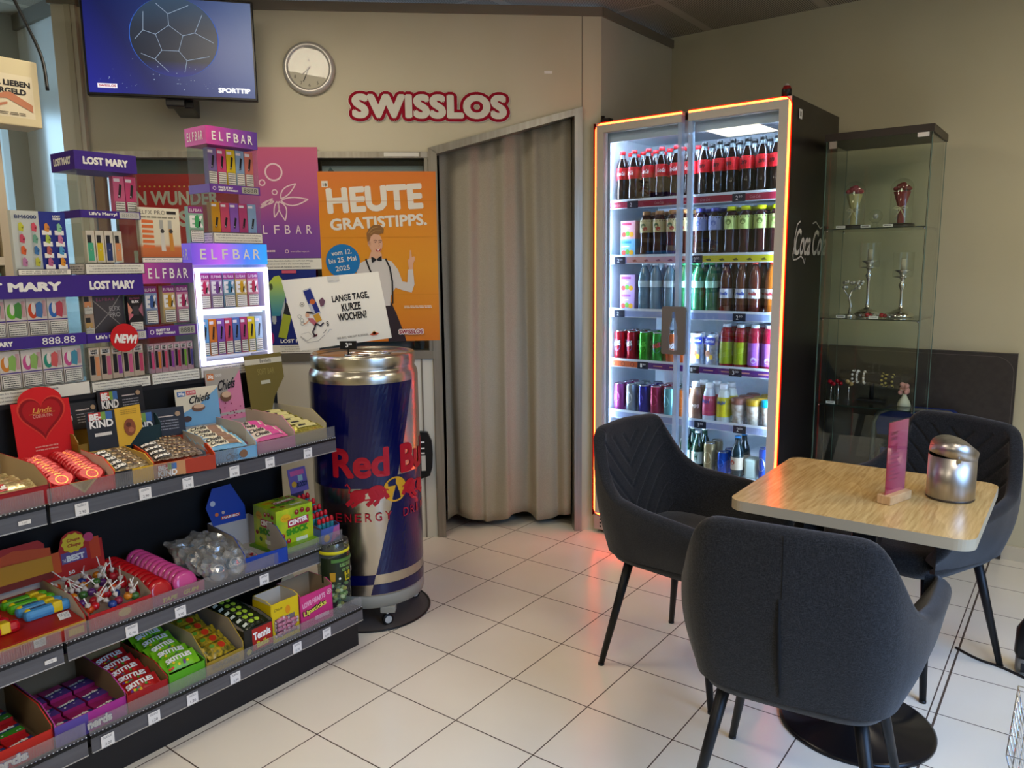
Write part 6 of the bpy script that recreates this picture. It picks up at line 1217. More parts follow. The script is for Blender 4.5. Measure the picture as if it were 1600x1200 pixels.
w1_ = bottle('water', '#8ab0c4', '#b8ccd4', '#d8e8f0', clear=True); w2_ = bottle('water', '#3c8c5c', '#a8d8c0', '#2c9c5c', clear=True); s1_ = bottle('soda', '#4a2416', '#c8ccd4', '#8c4030', ltext=[('rivella', -.020, .085, .040, .016, '#2c50a8')]); s2_ = bottle('soda', '#4a1c14', '#c8ccd4', '#a82c20', ltext=[('rivella', -.020, .085, .040, .016, '#a82c30')]); s3_ = bottle('soda', '#8c4a14', '#d8ccc4', '#c02c20', ltext=[('rivella', -.020, .085, .040, .016, '#c02430')])
shelf_row([(x, p, d, 'bottle', 'bottles on the third fridge shelf') for x, p, d in ((.223, w1_, 'clear water bottle'), (.288, w1_, 'clear water bottle'), (.365, w1_, 'clear water bottle'), (.442, w2_, 'green water bottle'), (.511, w2_, 'green water bottle'), (.584, w2_, 'green water bottle'), (.657, s1_, 'brown soda bottle with blue label'), (.729, s1_, 'brown soda bottle with blue label'), (.796, s2_, 'brown soda bottle with red label'), (.871, s3_, 'amber soda bottle with red label'))], 2)
c1_ = cancan('#a8202c', '#3c5c90', text='OASIS'); c2_ = cancan('#3c9c28', '#50b030', text='OASIS', tc='#5cc040'); c3_ = cancan('#2c8c30', '#3c60a0', text='OASIS', tc='#c83040'); c4_ = cancan('#b85c28', '#3c5c90', text='OASIS')
def pouch(c):
    o = bpy.data.objects.new('drink_pouch', None); COL.objects.link(o); mb = MB(); vs = []; n, m_ = 8, 10
    for sg in (1, -1):
        for j in range(m_ + 1):
            z = .155 * j / m_; th_ = .022 * sqrt(max(0, 1 - ((z - .055) / .105) ** 2)) if z < .155 else 0; wd = .040 * (1 - .10 * sin(pi * j / m_))
            for i in range(n + 1): a = -1 + 2 * i / n; vs.append((a * wd, sg * -th_ * sqrt(max(0, 1 - a * a)) - .0004 * sg, z))
    fs = []; N_ = (n + 1) * (m_ + 1)
    for j in range(m_):
        for i in range(n): q = j * (n + 1) + i; fs += [(q, q + 1, q + n + 2, q + n + 1), (N_ + q, N_ + q + n + 1, N_ + q + n + 2, N_ + q + 1)]
    mb.add(vs, fs, noisy('pouch_silver', '#8c98b8', '#c8ccd0', 60, .25, .6), True); mb.build('pouch_body', o)
    mb = MB(); P = mb.panel((0, -.0225, 0)); P.poly([(-.034, .105), (.034, .105), (.036, .140), (-.036, .140)], M('#2c3c9c', .3)); P.disc(-.008, .06, .016, M(c, .3), 12); P.disc(.012, .045, .012, M('#c8a030', .3), 12); P.up(); P.text('Capri-Sun', -.028, .112, .056, .018, M('#d8dce8', .3), bold=.03, shear=.2); mb.build('pouch_print', o); return o
p1_, p2_ = pouch('#b85030'), pouch('#a8704c')
v1_ = bottle('vitamin', '#7c1420', '#8c9c1c', '#d0dce4', lt=[]); v2_ = bottle('vitamin', '#8c1830', '#a060c0', '#d0dce4', lt=[(0, .045, .014, '#c8b8dc')])
shelf_row([(.080, c1_, 'red drink can', 'can', 'drinks on the fourth fridge shelf'), (.153, c1_, 'red drink can', 'can', 'drinks on the fourth fridge shelf'), (.227, c2_, 'bright green drink can', 'can', 'drinks on the fourth fridge shelf'), (.304, c3_, 'green drink can', 'can', 'drinks on the fourth fridge shelf'), (.378, c4_, 'orange drink can', 'can', 'drinks on the fourth fridge shelf'), (.450, c4_, 'orange drink can', 'can', 'drinks on the fourth fridge shelf')], 3, rows=3, pitch=.066)
shelf_row([(.512, p1_, 'silver juice pouch', 'drink pouch', 'juice pouches on the fourth fridge shelf'), (.592, p2_, 'silver juice pouch', 'drink pouch', 'juice pouches on the fourth fridge shelf')], 3, y=.135, rows=2, pitch=.085)
shelf_row([(.664, v1_, 'red drink bottle with green label', 'bottle', 'vitamin drinks on the fourth fridge shelf'), (.734, v1_, 'red drink bottle with green label', 'bottle', 'vitamin drinks on the fourth fridge shelf'), (.805, v2_, 'pink drink bottle with purple label', 'bottle', 'vitamin drinks on the fourth fridge shelf'), (.873, v2_, 'pink drink bottle with purple label', 'bottle', 'vitamin drinks on the fourth fridge shelf')], 3, rows=2)
e1_, e2_, e3_, e4_, e5_, e6_ = cancan('#a8488c', '#c86cb0', h=.145), cancan('#9ca4a8', '#c8ccd0', h=.145), cancan('#2c2c88', '#4838a0', h=.145), cancan('#a02c50', '#c84870', h=.145), cancan('#6ca8ac', '#8cc8c8', h=.145), cancan('#9c5424', '#b87038', h=.145)
shelf_row([(x, p, d + ' energy drink can', 'can', 'energy drink cans on the fifth fridge shelf') for x, p, d in ((.083, e1_, 'pink'), (.152, e2_, 'silver'), (.228, e3_, 'dark blue'), (.298, e4_, 'crimson'), (.370, e5_, 'pale teal'), (.450, e6_, 'brown'))], 4, rows=3, pitch=.066)
m1_, m2_, m3_ = bottle('milk', '#8c6c58', '#7c5c48', '#e8e8e8', ltext=[('EMMI', -.020, .06, .040, .02, '#e8dcd0')]), bottle('milk', '#c8ccd4', '#b8405c', '#e8e8e8', ltext=[('HIGH', -.020, .09, .040, .018, '#28488c')]), bottle('milk', '#c8ccc4', '#c8b81c', '#e8e8e8', ltext=[('HIGH', -.020, .09, .040, .018, '#28488c')])
shelf_row([(.515, m1_, 'brown milk drink bottle', 'bottle', 'milk drinks on the fifth fridge shelf'), (.589, m2_, 'red milk drink bottle', 'bottle', 'milk drinks on the fifth fridge shelf'), (.658, m3_, 'yellow milk drink bottle', 'bottle', 'milk drinks on the fifth fridge shelf')], 4, rows=2)
def cup(cl, nm_):
    o = bpy.data.objects.new('coffee_cup', None); COL.objects.link(o); mb = MB(); mb.lathe([(.024, 0), (.032, .095), (.033, .10)], noisy('cup_print_' + nm_, '#a89078', '#d8d0c4', 40, .35), 20); mb.build('cup_body', o); mb = MB(); mb.lathe([(.034, .098), (.035, .102), (.033, .125), (.028, .128)], M(cl, .3), 20); mb.build('lid', o); return o
k1, k2, k3 = cup('#7c4c3c', 'brown'), cup('#a8841c', 'gold'), cup('#20b0e0', 'blue')
shelf_row([(.733, k1, 'iced coffee cup with brown lid', 'cup', 'iced coffee cups on the fifth fridge shelf'), (.808, k2, 'iced coffee cup with gold lid', 'cup', 'iced coffee cups on the fifth fridge shelf'), (.880, k3, 'iced coffee cup with bright blue lid', 'cup', 'iced coffee cups on the fifth fridge shelf')], 4, rows=3, pitch=.078)
b1_, b2_, b3_ = bottle('beer', '#0c2c1c', '#a8b8b0', '#c8ccc8', ltext=[('H', -.008, .06, .016, .03, '#184828')]), bottle('beer', '#14282c', '#c8b8a0', '#2c80c0', lt=[(0, .075, .012, '#a83820')]), bottle('beer', '#5c1c10', '#c8a890', '#d8c8b0')
f1_, f2_, f3_ = cancan('#a8966c', '#c8b890', h=.150), cancan('#1c50b8', '#2c68d0', h=.115, r=.027), cancan('#2048b0', '#c8c0a0', h=.160)
shelf_row([(.080, b3_, 'brown glass bottle', 'bottle', 'glass bottles on the lowest fridge shelf'), (.148, b3_, 'brown glass bottle', 'bottle', 'glass bottles on the lowest fridge shelf'), (.216, b3_, 'brown glass bottle', 'bottle', 'glass bottles on the lowest fridge shelf'), (.461, b1_, 'dark green beer bottle', 'bottle', 'glass bottles on the lowest fridge shelf'), (.530, b1_, 'dark green beer bottle', 'bottle', 'glass bottles on the lowest fridge shelf'), (.734, b2_, 'dark beer bottle with blue cap', 'bottle', 'glass bottles on the lowest fridge shelf')], 5, rows=2)
shelf_row([(.597, f1_, 'beige beer can', 'can', 'cans on the lowest fridge shelf'), (.665, f2_, 'short blue can', 'can', 'cans on the lowest fridge shelf'), (.875, f3_, 'tall blue and yellow can', 'can', 'cans on the lowest fridge shelf')], 5, rows=2)
mb = MB(); mb.box(-.032, .032, -.02, .06, 0, .10, M('#b8ccc4', .4), b=.012); o = mb.build('white_carton', None, Cw(.805, .14, SZ[5]), CY); tag(o, 'pale rounded carton between blue-capped beer and tall can, lowest fridge shelf', 'carton')
def juice(c1, c2, k, x, lv, lb):
    mb = MB(); mb.box(-.042, .042, 0, .06, 0, .090, M(c1, .4)); P = mb.panel((-.042, 0, 0)); P.rect(.006, .068, .062, .080, M(c2, .4)); P.rect(.006, .05, .05, .056, M('#e8d8e0', .4)); [P.disc(x_, y_, .013, M(c_, .4), 12) for x_, y_, c_ in ((.018, .022, '#d83c30'), (.040, .026, '#70b048'), (.062, .022, '#e8a820'))]
    o = mb.build('juice_carton', None, Cw(x, .115, SZ[k] + .001 + .0905 * lv), CY); tag(o, lb, 'juice carton', 'juice cartons at the left of the fridge shelves')
juice('#78b8dc', '#2c88c0', 1, .130, 0, 'blue juice carton, lower of the pair on the second fridge shelf'); juice('#e0a8b4', '#c03860', 1, .130, 1, 'pink juice carton, upper of the pair on the second fridge shelf')
juice('#b89cd0', '#a050b0', 2, .130, 0, 'lilac juice carton, lower of the pair on the third fridge shelf'); juice('#c0a0d0', '#a03890', 2, .130, 1, 'lilac juice carton, upper of the pair on the third fridge shelf')
src_ = bottle('vitamin', '#a8a82c', '#c8d060', '#d0dce4')
for i, x in enumerate((.085, .160, .235)):
    o = src_ if i == 0 else dup(src_)
    o.location = Cw(x, .13, .1515); o.rotation_euler = (0, 0, CY); tag(o, 'yellow green drink bottle on the fridge floor, %s' % nth(i, 3), 'bottle', 'yellow green bottles on the fridge floor')

# ================================================================== chairs
def weave_mat(name, c1, c2):
    mt = bpy.data.materials.new(name); mt.use_nodes = True; nt = mt.node_tree; b = nt.nodes['Principled BSDF']; N = nt.nodes.new; L = nt.links.new
    tc = N('ShaderNodeTexCoord'); hs = []
    for st in ((900, 900, 150), (150, 150, 900)):
        mp = N('ShaderNodeMapping'); mp.inputs['Scale'].default_value = st; L(tc.outputs['Object'], mp.inputs[0]); no = N('ShaderNodeTexNoise'); no.inputs['Scale'].default_value = 1.0; no.inputs['Detail'].default_value = 2; L(mp.outputs[0], no.inputs[0]); hs.append(no.outputs[0])
    mx = N('ShaderNodeMath'); mx.operation = 'MAXIMUM'; L(hs[0], mx.inputs[0]); L(hs[1], mx.inputs[1])
    cr = N('ShaderNodeValToRGB'); cr.color_ramp.elements[0].position = .46; cr.color_ramp.elements[1].position = .74; cr.color_ramp.elements[0].color = rgb(c1); cr.color_ramp.elements[1].color = rgb(c2); L(mx.outputs[0], cr.inputs[0]); L(cr.outputs[0], b.inputs['Base Color'])
    b.inputs['Roughness'].default_value = .92; b.inputs['Specular IOR Level'].default_value = .2; b.inputs['Sheen Weight'].default_value = .15
    bp = N('ShaderNodeBump'); bp.inputs['Strength'].default_value = .5; bp.inputs['Distance'].default_value = .0012; L(mx.outputs[0], bp.inputs['Height']); L(bp.outputs[0], b.inputs['Normal']); return mt
CLOTH = weave_mat('charcoal_weave', '#0f0f10', '#303032'); LEGM = M('#1c1c1d', .4, .3)
TAB = [  # arc parameter, bottom (x, y, z), top (x, y, z)
    (0.00, (.205, .205, .440), (.312, .250, .578)), (.07, (.212, .180, .437), (.317, .208, .592)), (.18, (.225, .10, .432), (.315, .11, .606)), (.34, (.234, -.02, .430), (.304, -.03, .620)),
    (.48, (.236, -.11, .428), (.280, -.140, .636)), (.56, (.228, -.160, .428), (.256, -.200, .680)), (.65, (.208, -.205, .428), (.228, -.252, .765)), (.74, (.180, -.228, .428), (.202, -.283, .822)),
    (.82, (.145, -.240, .428), (.165, -.302, .840)), (1.0, (0, -.252, .428), (0, -.318, .845))]
def tabv(a):
    a = abs(a)
    for (a0, b0, t0), (a1, b1, t1) in zip(TAB, TAB[1:]):
        if a <= a1 + 1e-9:
            q = (a - a0) / (a1 - a0); return [b0[i] + (b1[i] - b0[i]) * q for i in range(3)], [t0[i] + (t1[i] - t0[i]) * q for i in range(3)]
    return list(TAB[-1][1]), list(TAB[-1][2])
def tabs(a):
    e = .025; r = [[0, 0, 0], [0, 0, 0]]
    for d in (-e, 0, e):
        v = a + d; over = v > 1; q = tabv(max(0, 2 - v if over else v))
        for k in (0, 1):
            for i in range(3): r[k][i] += (-q[k][i] if over and i == 0 else q[k][i]) / 3
    return r
def chair_meshes():
    out = []; half = [.56 * k / 36 for k in range(36)] + [.56 + .44 * k / 56 for k in range(57)]; AS = [(a, -1) for a in half] + [(a, 1) for a in half[-2::-1]]; NA, NT = len(AS) - 1, 84
    def P_(i, t):           # outer surface
        a, sg = AS[i]
        if a > 1: a = 1
        b, tp = tabs(a); bul = .016 * sin(pi * min(1, t)) ; q = t
        x = b[0] + (tp[0] - b[0]) * q; y = b[1] + (tp[1] - b[1]) * q; z = b[2] + (tp[2] - b[2]) * q
        zz = (z - .428) / .42
        r_ = hypot(x, y + .02) or 1; x += bul * x / r_; y += bul * (y + .02) / r_
        return Vector((sg * x, y, z))
    TH_ = .042
    grid = [[P_(i, j / NT) for j in range(NT + 1)] for i in range(NA + 1)]
    def nrm(i, j):
        a = grid[min(NA, i + 1)][j] - grid[max(0, i - 1)][j]; b = grid[i][min(NT, j + 1)] - grid[i][max(0, j - 1)]
        n = a.cross(b); n = n.normalized() if n.length > 1e-9 else Vector((0, -1, 0)); return n
    mb = MB(); rows = []
    for i in range(NA + 1):
        col = []
        for j in range(NT + 1): col.append(grid[i][j])
        # bottom tuck
        nt_ = nrm(i, NT); nt_ = nt_ if (nt_.x * grid[i][NT].x + nt_.y * (grid[i][NT].y + .02)) > 0 else -nt_
        top = grid[i][NT]
        for k in range(1, 7):                            # rounded rim
            an = pi * k / 7; col.append(top - nt_ * (TH_ / 2) * (1 - cos(an)) + Vector((0, 0, 1)) * sin(an) * TH_ * .45)
        for j in range(NT, -1, -1):
            n = nrm(i, j); g = grid[i][j]; n = n if (n.x * g.x + n.y * (g.y + .02)) > 0 else -n
            d = TH_
            p = g - n * d
            # quilted chevrons on the inside of the backrest
            if abs(p.x) < .205 and g.y < -.13 and p.z > .46:
                f = (p.z - 1.15 * abs(p.x) + 10) / .078; fr = abs(f - round(f)) * .078
                cut = max(0, 1 - fr / .0085); edge_ = min(1, (.205 - abs(p.x)) / .03)
                if p.z < .815: p = p - n * (-.0065 * cut * edge_) * -1 if False else p + n * (.0085 * cut * edge_)
            if p.z < .45: p.z = .45
            col.append(p)
        rows.append(col)
    m_ = len(rows[0]); vs = [p for c in rows for p in c]
    fs = [(i * m_ + j, i * m_ + j + 1, (i + 1) * m_ + j + 1, (i + 1) * m_ + j) for i in range(NA) for j in range(m_ - 1)]
    fs = [f[::-1] for f in fs]
    # rounded arm ends
    for i, rev in ((0, False), (NA, True)):
        base = i * m_; n = m_; ctr = sum((vs[base + j] for j in range(n)), Vector()) / n; L1 = []
        prev = [base + j for j in range(n)]
        for k in range(1, 4):
            ring = []
            for j in range(n):
                p = vs[base + j]; t = k / 3.0; c = Vector((ctr.x, ctr.y, p.z)) if j <= NT or j > NT + 6 else Vector((ctr.x, ctr.y, p.z))
                q = p.lerp(Vector((c.x, c.y, p.z - (0 if j <= NT - 2 else 0))), 1 - cos(t * pi / 2)) + Vector((0, .020 * sin(t * pi / 2), 0)); ring.append(len(vs)); vs.append(q)
            for j in range(n - 1):
                f = (prev[j], prev[j + 1], ring[j + 1], ring[j]); fs.append(f if not rev else f[::-1])
            prev = ring
    mb.add(vs, fs, CLOTH, True); out.append(('backrest', mb))
    # pleat seam down the back, piping along the arms
    mb = MB(); 
    pts = [P_(NA // 2, t_) + Vector((-.006, -.0015, 0)) for t_ in [.04 + .62 * k / 14 for k in range(15)]]; mb.tube(pts, [.0012 + .0042 * sin(pi * k / 14) for k in range(15)], M('#050506', .9), 6)
    out.append(('pleat', mb))
    mb = MB(); pts = [P_(NA // 2, t_) + Vector((-.0, -.0005, 0)) for t_ in [.66 + .36 * k / 8 for k in range(9)]]; mb.tube(pts, .0008, M('#0c0c0e', .9), 5); out.append(('seam', mb))
    # seat cushion: rounded slab plus tub underside
    mb = MB(); vs = []; fs = []; n = 48; prof = [(.80, .395), (.95, .402), (1.0, .425), (1.0, .462), (.97, .480), (.85, .490), (.5, .494), (.0, .495)]
    for k, z in prof:
        for i in range(n):
            a = 2 * pi * i / n; c_, s2 = cos(a), sin(a); ex = .45; X = .222 * (abs(c_) ** ex) * (1 if c_ >= 0 else -1); Yv = .235 * (abs(s2) ** ex) * (1 if s2 >= 0 else -1); vs.append((X * k, Yv * k - .005 + (.02 if Yv > 0 else 0) * k, z))
    for j in range(len(prof) - 1):
        for i in range(n): fs.append((j * n + i, j * n + (i + 1) % n, (j + 1) * n + (i + 1) % n, (j + 1) * n + i))
    fs.append(tuple(reversed(range(n)))); mb.add(vs, fs, CLOTH, True); out.append(('seat', mb))
    for sx in (-1, 1):
        for sy in (-1, 1):
            mb = MB(); mb.cyl((sx * .150, sy * .140 - .01, .415), (sx * .226, sy * .222, .006), .0175, LEGM, r1=.0105, seg=16); mb.cyl((sx * .226, sy * .222, .008), (sx * .2265, sy * .2225, 0), .0112, BLACKP, seg=16); out.append(('leg', mb))
    return out
def chair(label, uv, face, protos=None):
    """face: direction the sitter looks, degrees from U"""
    t = thing('tub_chair', label, 'chair', R(uv[0], uv[1]), TH + radians(face - 90), 'charcoal tub chairs around the table')
    if protos is None:
        for nme, mb in chair_meshes(): mb.build(nme, t)
    else:
        for c in protos.children: d_ = c.copy(); COL.objects.link(d_); d_.parent = t
    return t
A_ = chair('charcoal quilted tub chair with its back to the drinks fridge, left of the table', (.966, -1.80), -8)
B_ = chair('charcoal tub chair in the foreground seen from behind', (1.505, -2.335), 96, A_)
C_ = chair('charcoal quilted tub chair behind the table by the right wall', (1.572, -1.30), -114, A_)

# ================================================================== table with what stands on it
WOOD = bpy.data.materials.new('oak_top'); WOOD.use_nodes = True; nt = WOOD.node_tree; b = nt.nodes['Principled BSDF']; N = nt.nodes.new; L = nt.links.new
tc = N('ShaderNodeTexCoord'); mp = N('ShaderNodeMapping'); mp.inputs['Scale'].default_value = (3.4, .8, 1); mp.inputs['Rotation'].default_value = (0, 0, .12); L(tc.outputs['Object'], mp.inputs[0])
n1 = N('ShaderNodeTexNoise'); n1.inputs['Scale'].default_value = 1.6; n1.inputs['Detail'].default_value = 2; n1.inputs['Distortion'].default_value = .6; L(mp.outputs[0], n1.inputs[0])
mu = N('ShaderNodeMath'); mu.operation = 'MULTIPLY'; mu.inputs[1].default_value = 9; L(n1.outputs[0], mu.inputs[0]); fr_ = N('ShaderNodeMath'); fr_.operation = 'FRACT'; L(mu.outputs[0], fr_.inputs[0])
mp2 = N('ShaderNodeMapping'); mp2.inputs['Scale'].default_value = (90, 6, 1); L(tc.outputs['Object'], mp2.inputs[0]); n2 = N('ShaderNodeTexNoise'); n2.inputs['Scale'].default_value = 1.5; n2.inputs['Detail'].default_value = 5; L(mp2.outputs[0], n2.inputs[0])
ad = N('ShaderNodeMath'); ad.operation = 'MULTIPLY_ADD'; ad.inputs[1].default_value = .16; L(fr_.outputs[0], ad.inputs[0]); L(n2.outputs[0], ad.inputs[2])
cr = N('ShaderNodeValToRGB'); cr.color_ramp.elements[0].position = .38; cr.color_ramp.elements[1].position = .80; cr.color_ramp.elements[0].color = rgb('#a98852'); cr.color_ramp.elements[1].color = rgb('#cbab70'); L(ad.outputs[0], cr.inputs[0]); L(cr.outputs[0], b.inputs['Base Color'])
b.inputs['Roughness'].default_value = .20
t = thing('bistro_table', 'square oak-look bistro table with rounded corners on a black disc foot', 'table', R(1.54, -1.845), ROT_R)
def rrect(x0, x1, y0, y1, r, n=8):
    p = []
    for cx, cy, a in ((x1 - r, y1 - r, 0), (x0 + r, y1 - r, 90), (x0 + r, y0 + r, 180), (x1 - r, y0 + r, 270)):
        p += [(cx + r * cos(radians(a + 90 * i / n)), cy + r * sin(radians(a + 90 * i / n))) for i in range(n + 1)]
    return p
mb = MB(); mb.prism(rrect(-.315, .305, -.312, .300, .045), .720, .7496, WOOD, ms=M('#a89a80', .45), smooth=False); mb.build('table_top', t)
mb = MB(); mb.box(-.035, .035, -.035, .035, .03, .70, M('#1a1718', .35), b=.004); mb.box(-.16, .16, -.16, .16, .700, .720, M('#1a1718', .4)); mb.build('column', t)
mb = MB(); mb.lathe([(.225, 0), (.225, .008), (.215, .014), (.05, .026), (.045, .034)], M('#161416', .25, .2), 64); mb.build('foot_disc', t)
SB = noisy('bin_steel', '#a5a19d', '#c4c1bd', 40, .34, 1.0, 0, (1, 1, .02))
bn = thing('table_bin', 'small brushed steel table bin with curved swing lid', 'bin', R(1.742, -1.785, .7497), ROT_R + .35)
mb = MB(); mb.lathe([(.058, 0), (.062, .003), (.062, .115), (.060, .115)], SB, 48, cap1=False); mb.lathe([(.0605, 0), (.0635, .004), (.0605, .008)], M('#55504c', .3, .8), 48, cap0=False, cap1=False); mb.build('bin_body', bn)
mb = MB(); n = 24; vs = []; Rb = .0625
zl = lambda x: .117 + .036 * sqrt(max(0, 1 - .92 * (x / Rb) ** 2))
ring_ = [(Rb * cos(2 * pi * i / 48), Rb * sin(2 * pi * i / 48)) for i in range(48)]
mb.add([(x, y, .112) for x, y in ring_] + [(x, y, zl(x)) for x, y in ring_], [(i, (i + 1) % 48, 48 + (i + 1) % 48, 48 + i) for i in range(48)], SB, True)
for i in range(n):
    x0, x1 = -Rb + 2 * Rb * i / n, -Rb + 2 * Rb * (i + 1) / n; y0, y1 = sqrt(max(0, Rb ** 2 - x0 ** 2)), sqrt(max(0, Rb ** 2 - x1 ** 2)); mb.add([(x0, -y0, zl(x0)), (x1, -y1, zl(x1)), (x1, y1, zl(x1)), (x0, y0, zl(x0))], [(0, 1, 2, 3)], SB, False)
lid = mb.build('swing_lid', bn); lid.rotation_euler = (0, .16, 0); lid.location = (-.018, 0, .004); bn.scale = (1, 1, 1.1)
sm = lid.modifiers.new('s', 'SOLIDIFY'); sm.thickness = .0015
mb = MB(); mb.lathe([(.0595, .1), (.0, .1001)], M('#101010', .7), 32, cap0=False, cap1=False); [mb.cyl((0, sg * .060, .112), (0, sg * .066, .112), .006, CHROME, seg=10) for sg in (-1, 1)]; mb.build('hinge_pin', bn)
sh_ = thing('menu_holder', 'pink printed card in a small wooden block holder on the table', 'card holder', R(1.618, -1.905, .7497), ROT_R + radians(73))
mb = MB(); mb.box(-.058, .058, -.020, .020, 0, .026, noisy('beech', '#b08a5c', '#c8a274', 30, .5, 0, 0, (1, 8, 1)), b=.002); mb.build('wooden_block', sh_)
PK = gradmat('menu_print', [(0, '#a03c50'), (.5, '#ae6274'), (1, '#b0707e')], 'X', -.05, .05, .12)
mb = MB(); mb.box(-.052, .052, -.0012, .0012, .020, .232, PK); P = mb.panel((-.052, -.0012, .020)); P.text('SOMMER', .012, .175, .034, .010, M('#5a3038', .5)); P.text('SNACK', .012, .160, .034, .010, M('#5a3038', .5)); [P.rect(.012, .045 + .012 * i, .012 + random.uniform(.03, .06), .049 + .012 * i, M('#8a4454', .5)) for i in range(8)]; P.poly([(.015, .140), (.050, .150), (.045, .125), (.020, .122)], M('#8a3448', .4)); mb.box(-.056, .056, -.0022, -.0017, .018, .236, glass('#fff4f6', gain=1.4)); mb.build('card', sh_)

# ================================================================== glass display cabinet and what stands in it
gc = thing('glass_cabinet', 'tall narrow glass display cabinet with dark top beside the drinks fridge', 'display cabinet', R(1.012, -.522), ROT_R)
GW, GD = .425, .365; GT = glass('#fafdfb', gain=1.0); GE = M('#6f8a80', .15, a=.75)
mb = MB(); TOPM = M('#3a332e', .4); mb.box(-.006, GW + .006, -.006, GD + .006, 1.958, 1.990, TOPM); mb.build('top', gc)
mb = MB(); mb.box(-.004, GW + .004, -.004, GD + .004, .04, .09, TOPM); mb.box(.02, GW - .02, .02, GD - .02, 0, .04, BLACKP); mb.build('base', gc)
for nme, a in (('side_pane', (0, .005, .005, GD)), ('side_pane', (GW - .005, GW, .005, GD)), ('back_pane', (.005, GW - .005, GD - .005, GD))):
    mb = MB(); mb.box(a[0], a[1], a[2], a[3], .09, 1.958, GT); mb.build(nme, gc)
mb = MB(); mb.box(.003, GW - .003, -.004, .001, .09, 1.958, GT); mb.box(.003, .0045, -.0045, .0015, .09, 1.958, GE); mb.box(GW - .0045, GW - .003, -.0045, .0015, .09, 1.958, M('#1c2420', .2)); mb.build('glass_door', gc)
mb = MB()
for x, y in ((0, GD), (GW, GD), (0, .003), (GW, .003)): mb.box(x - .0015, x + .0015, y - .0015, y + .0015, .09, 1.958, GE)
mb.build('glass_edge', gc)
for z in (1.572, 1.168, .765, .365):
    mb = MB(); mb.box(.006, GW - .006, .012, GD - .008, z - .005, z, GT); mb.box(.006, GW - .006, .0105, .012, z - .005, z, M('#20302a', .2)); [mb.cyl((x, y, z - .012), (x, y, z - .005), .005, CHROME, seg=8) for x in (.012, GW - .012) for y in (.03, GD - .03)]; mb.build('glass_shelf', gc)
mb = MB(); mb.box(.015, .045, -.010, .0, 1.925, 1.955, M('#b8b4ac', .3, .6)); mb.build('hinge', gc); mb = MB(); mb.box(GW - .055, GW - .012, -.010, .0, 1.940, 1.957, M('#e8e4dc', .3)); mb.build('hinge', gc)
def tagc(u, z, v=-.50, w=.04):
    mb = MB(); mb.box(0, w, -.001, 0, 0, .012, WHITE); P = mb.panel((0, -.001, 0)); P.lines(.005, .003, w - .005, .010, 1, M('#5c5a56', .6), .6); return mb.build('shelf_label', None, R(u, v, z), ROT_R)
for i, (u, z, lb) in enumerate([(1.065, 1.573, 'in front of the yellow-wrapped rose dome'), (1.170, 1.573, 'in front of the crystal ball'), (1.262, 1.573, 'in front of the red rose dome'), (1.085, 1.169, 'in front of the silver tree'), (1.225, 1.169, 'between the two candle holders'), (1.06, .766, 'below the red crystal roses')]):
    tag(tagc(u, z), 'small white price label %s in the cabinet' % lb, 'label', 'price labels in the glass cabinet')
GLD = glass('#fafcfb', gain=2.2)
def dome(u, c_flower, c_wrap, lb):
    t = thing('rose_dome', lb, 'glass dome', R(u, -.34, 1.573), ROT_R, 'rose domes in the glass cabinet')
    mb = MB(); mb.lathe([(.058, 0), (.060, .004), (.058, .016), (.050, .020)], BLACKP, 32); mb.build('base', t)
    mb = MB(); mb.lathe([(.047, .018), (.047, .175)] + [(.047 * cos(radians(a)), .175 + .045 * sin(radians(a))) for a in range(15, 91, 15)], GLD, 32, cap0=False, cap1=False); mb.build('glass_cover', t)
    mb = MB(); mb.lathe([(.016, .020), (.013, .085), (.028, .132), (.036, .160)], M(c_wrap, .6), 9, cap1=False, smooth=False); mb.build('wrapping', t)
    mb = MB()
    for k in range(14):
        a = k * 2.4; q = .004 + .0019 * k; mb.sphere((q * cos(a), q * sin(a), .170 + .022 * (1 - k / 14)), .0135, M(c_flower, .55), seg=8, rings=6, sc=(1, 1, .8))
    mb.build('flower', t); mb = MB()
    for sg in (-1, 1): mb.tube([(0, -.016, .088), (sg * .015, -.022, .095), (sg * .030, -.018, .088), (sg * .016, -.020, .083), (0, -.017, .086)], .0025, M('#d8d0a8', .4), 6); mb.tube([(0, -.016, .086), (sg * .010, -.022, .065), (sg * .020, -.022, .045)], .0028, M('#d8d0a8', .4), 6)
    mb.build('ribbon', t)
dome(1.100, '#b03a50', '#c8c088', 'glass dome with pink rose in pale yellow wrapping, left on the top cabinet shelf'); dome(1.302, '#7c1420', '#8c2430', 'glass dome with dark red rose, right on the top cabinet shelf')
t = thing('crystal_ball', 'clear crystal ball on a small stand between the rose domes', 'crystal ball', R(1.200, -.36, 1.573), ROT_R); mb = MB(); mb.sphere((0, 0, .056), .030, GLD, seg=24, rings=16); mb.sphere((0, 0, .056), .012, M('#c8c8c4', .2, a=.6), seg=12, rings=8); mb.build('ball', t); mb = MB(); mb.lathe([(.022, 0), (.016, .010), (.010, .020), (.018, .028)], GLD, 20); mb.build('stand', t)
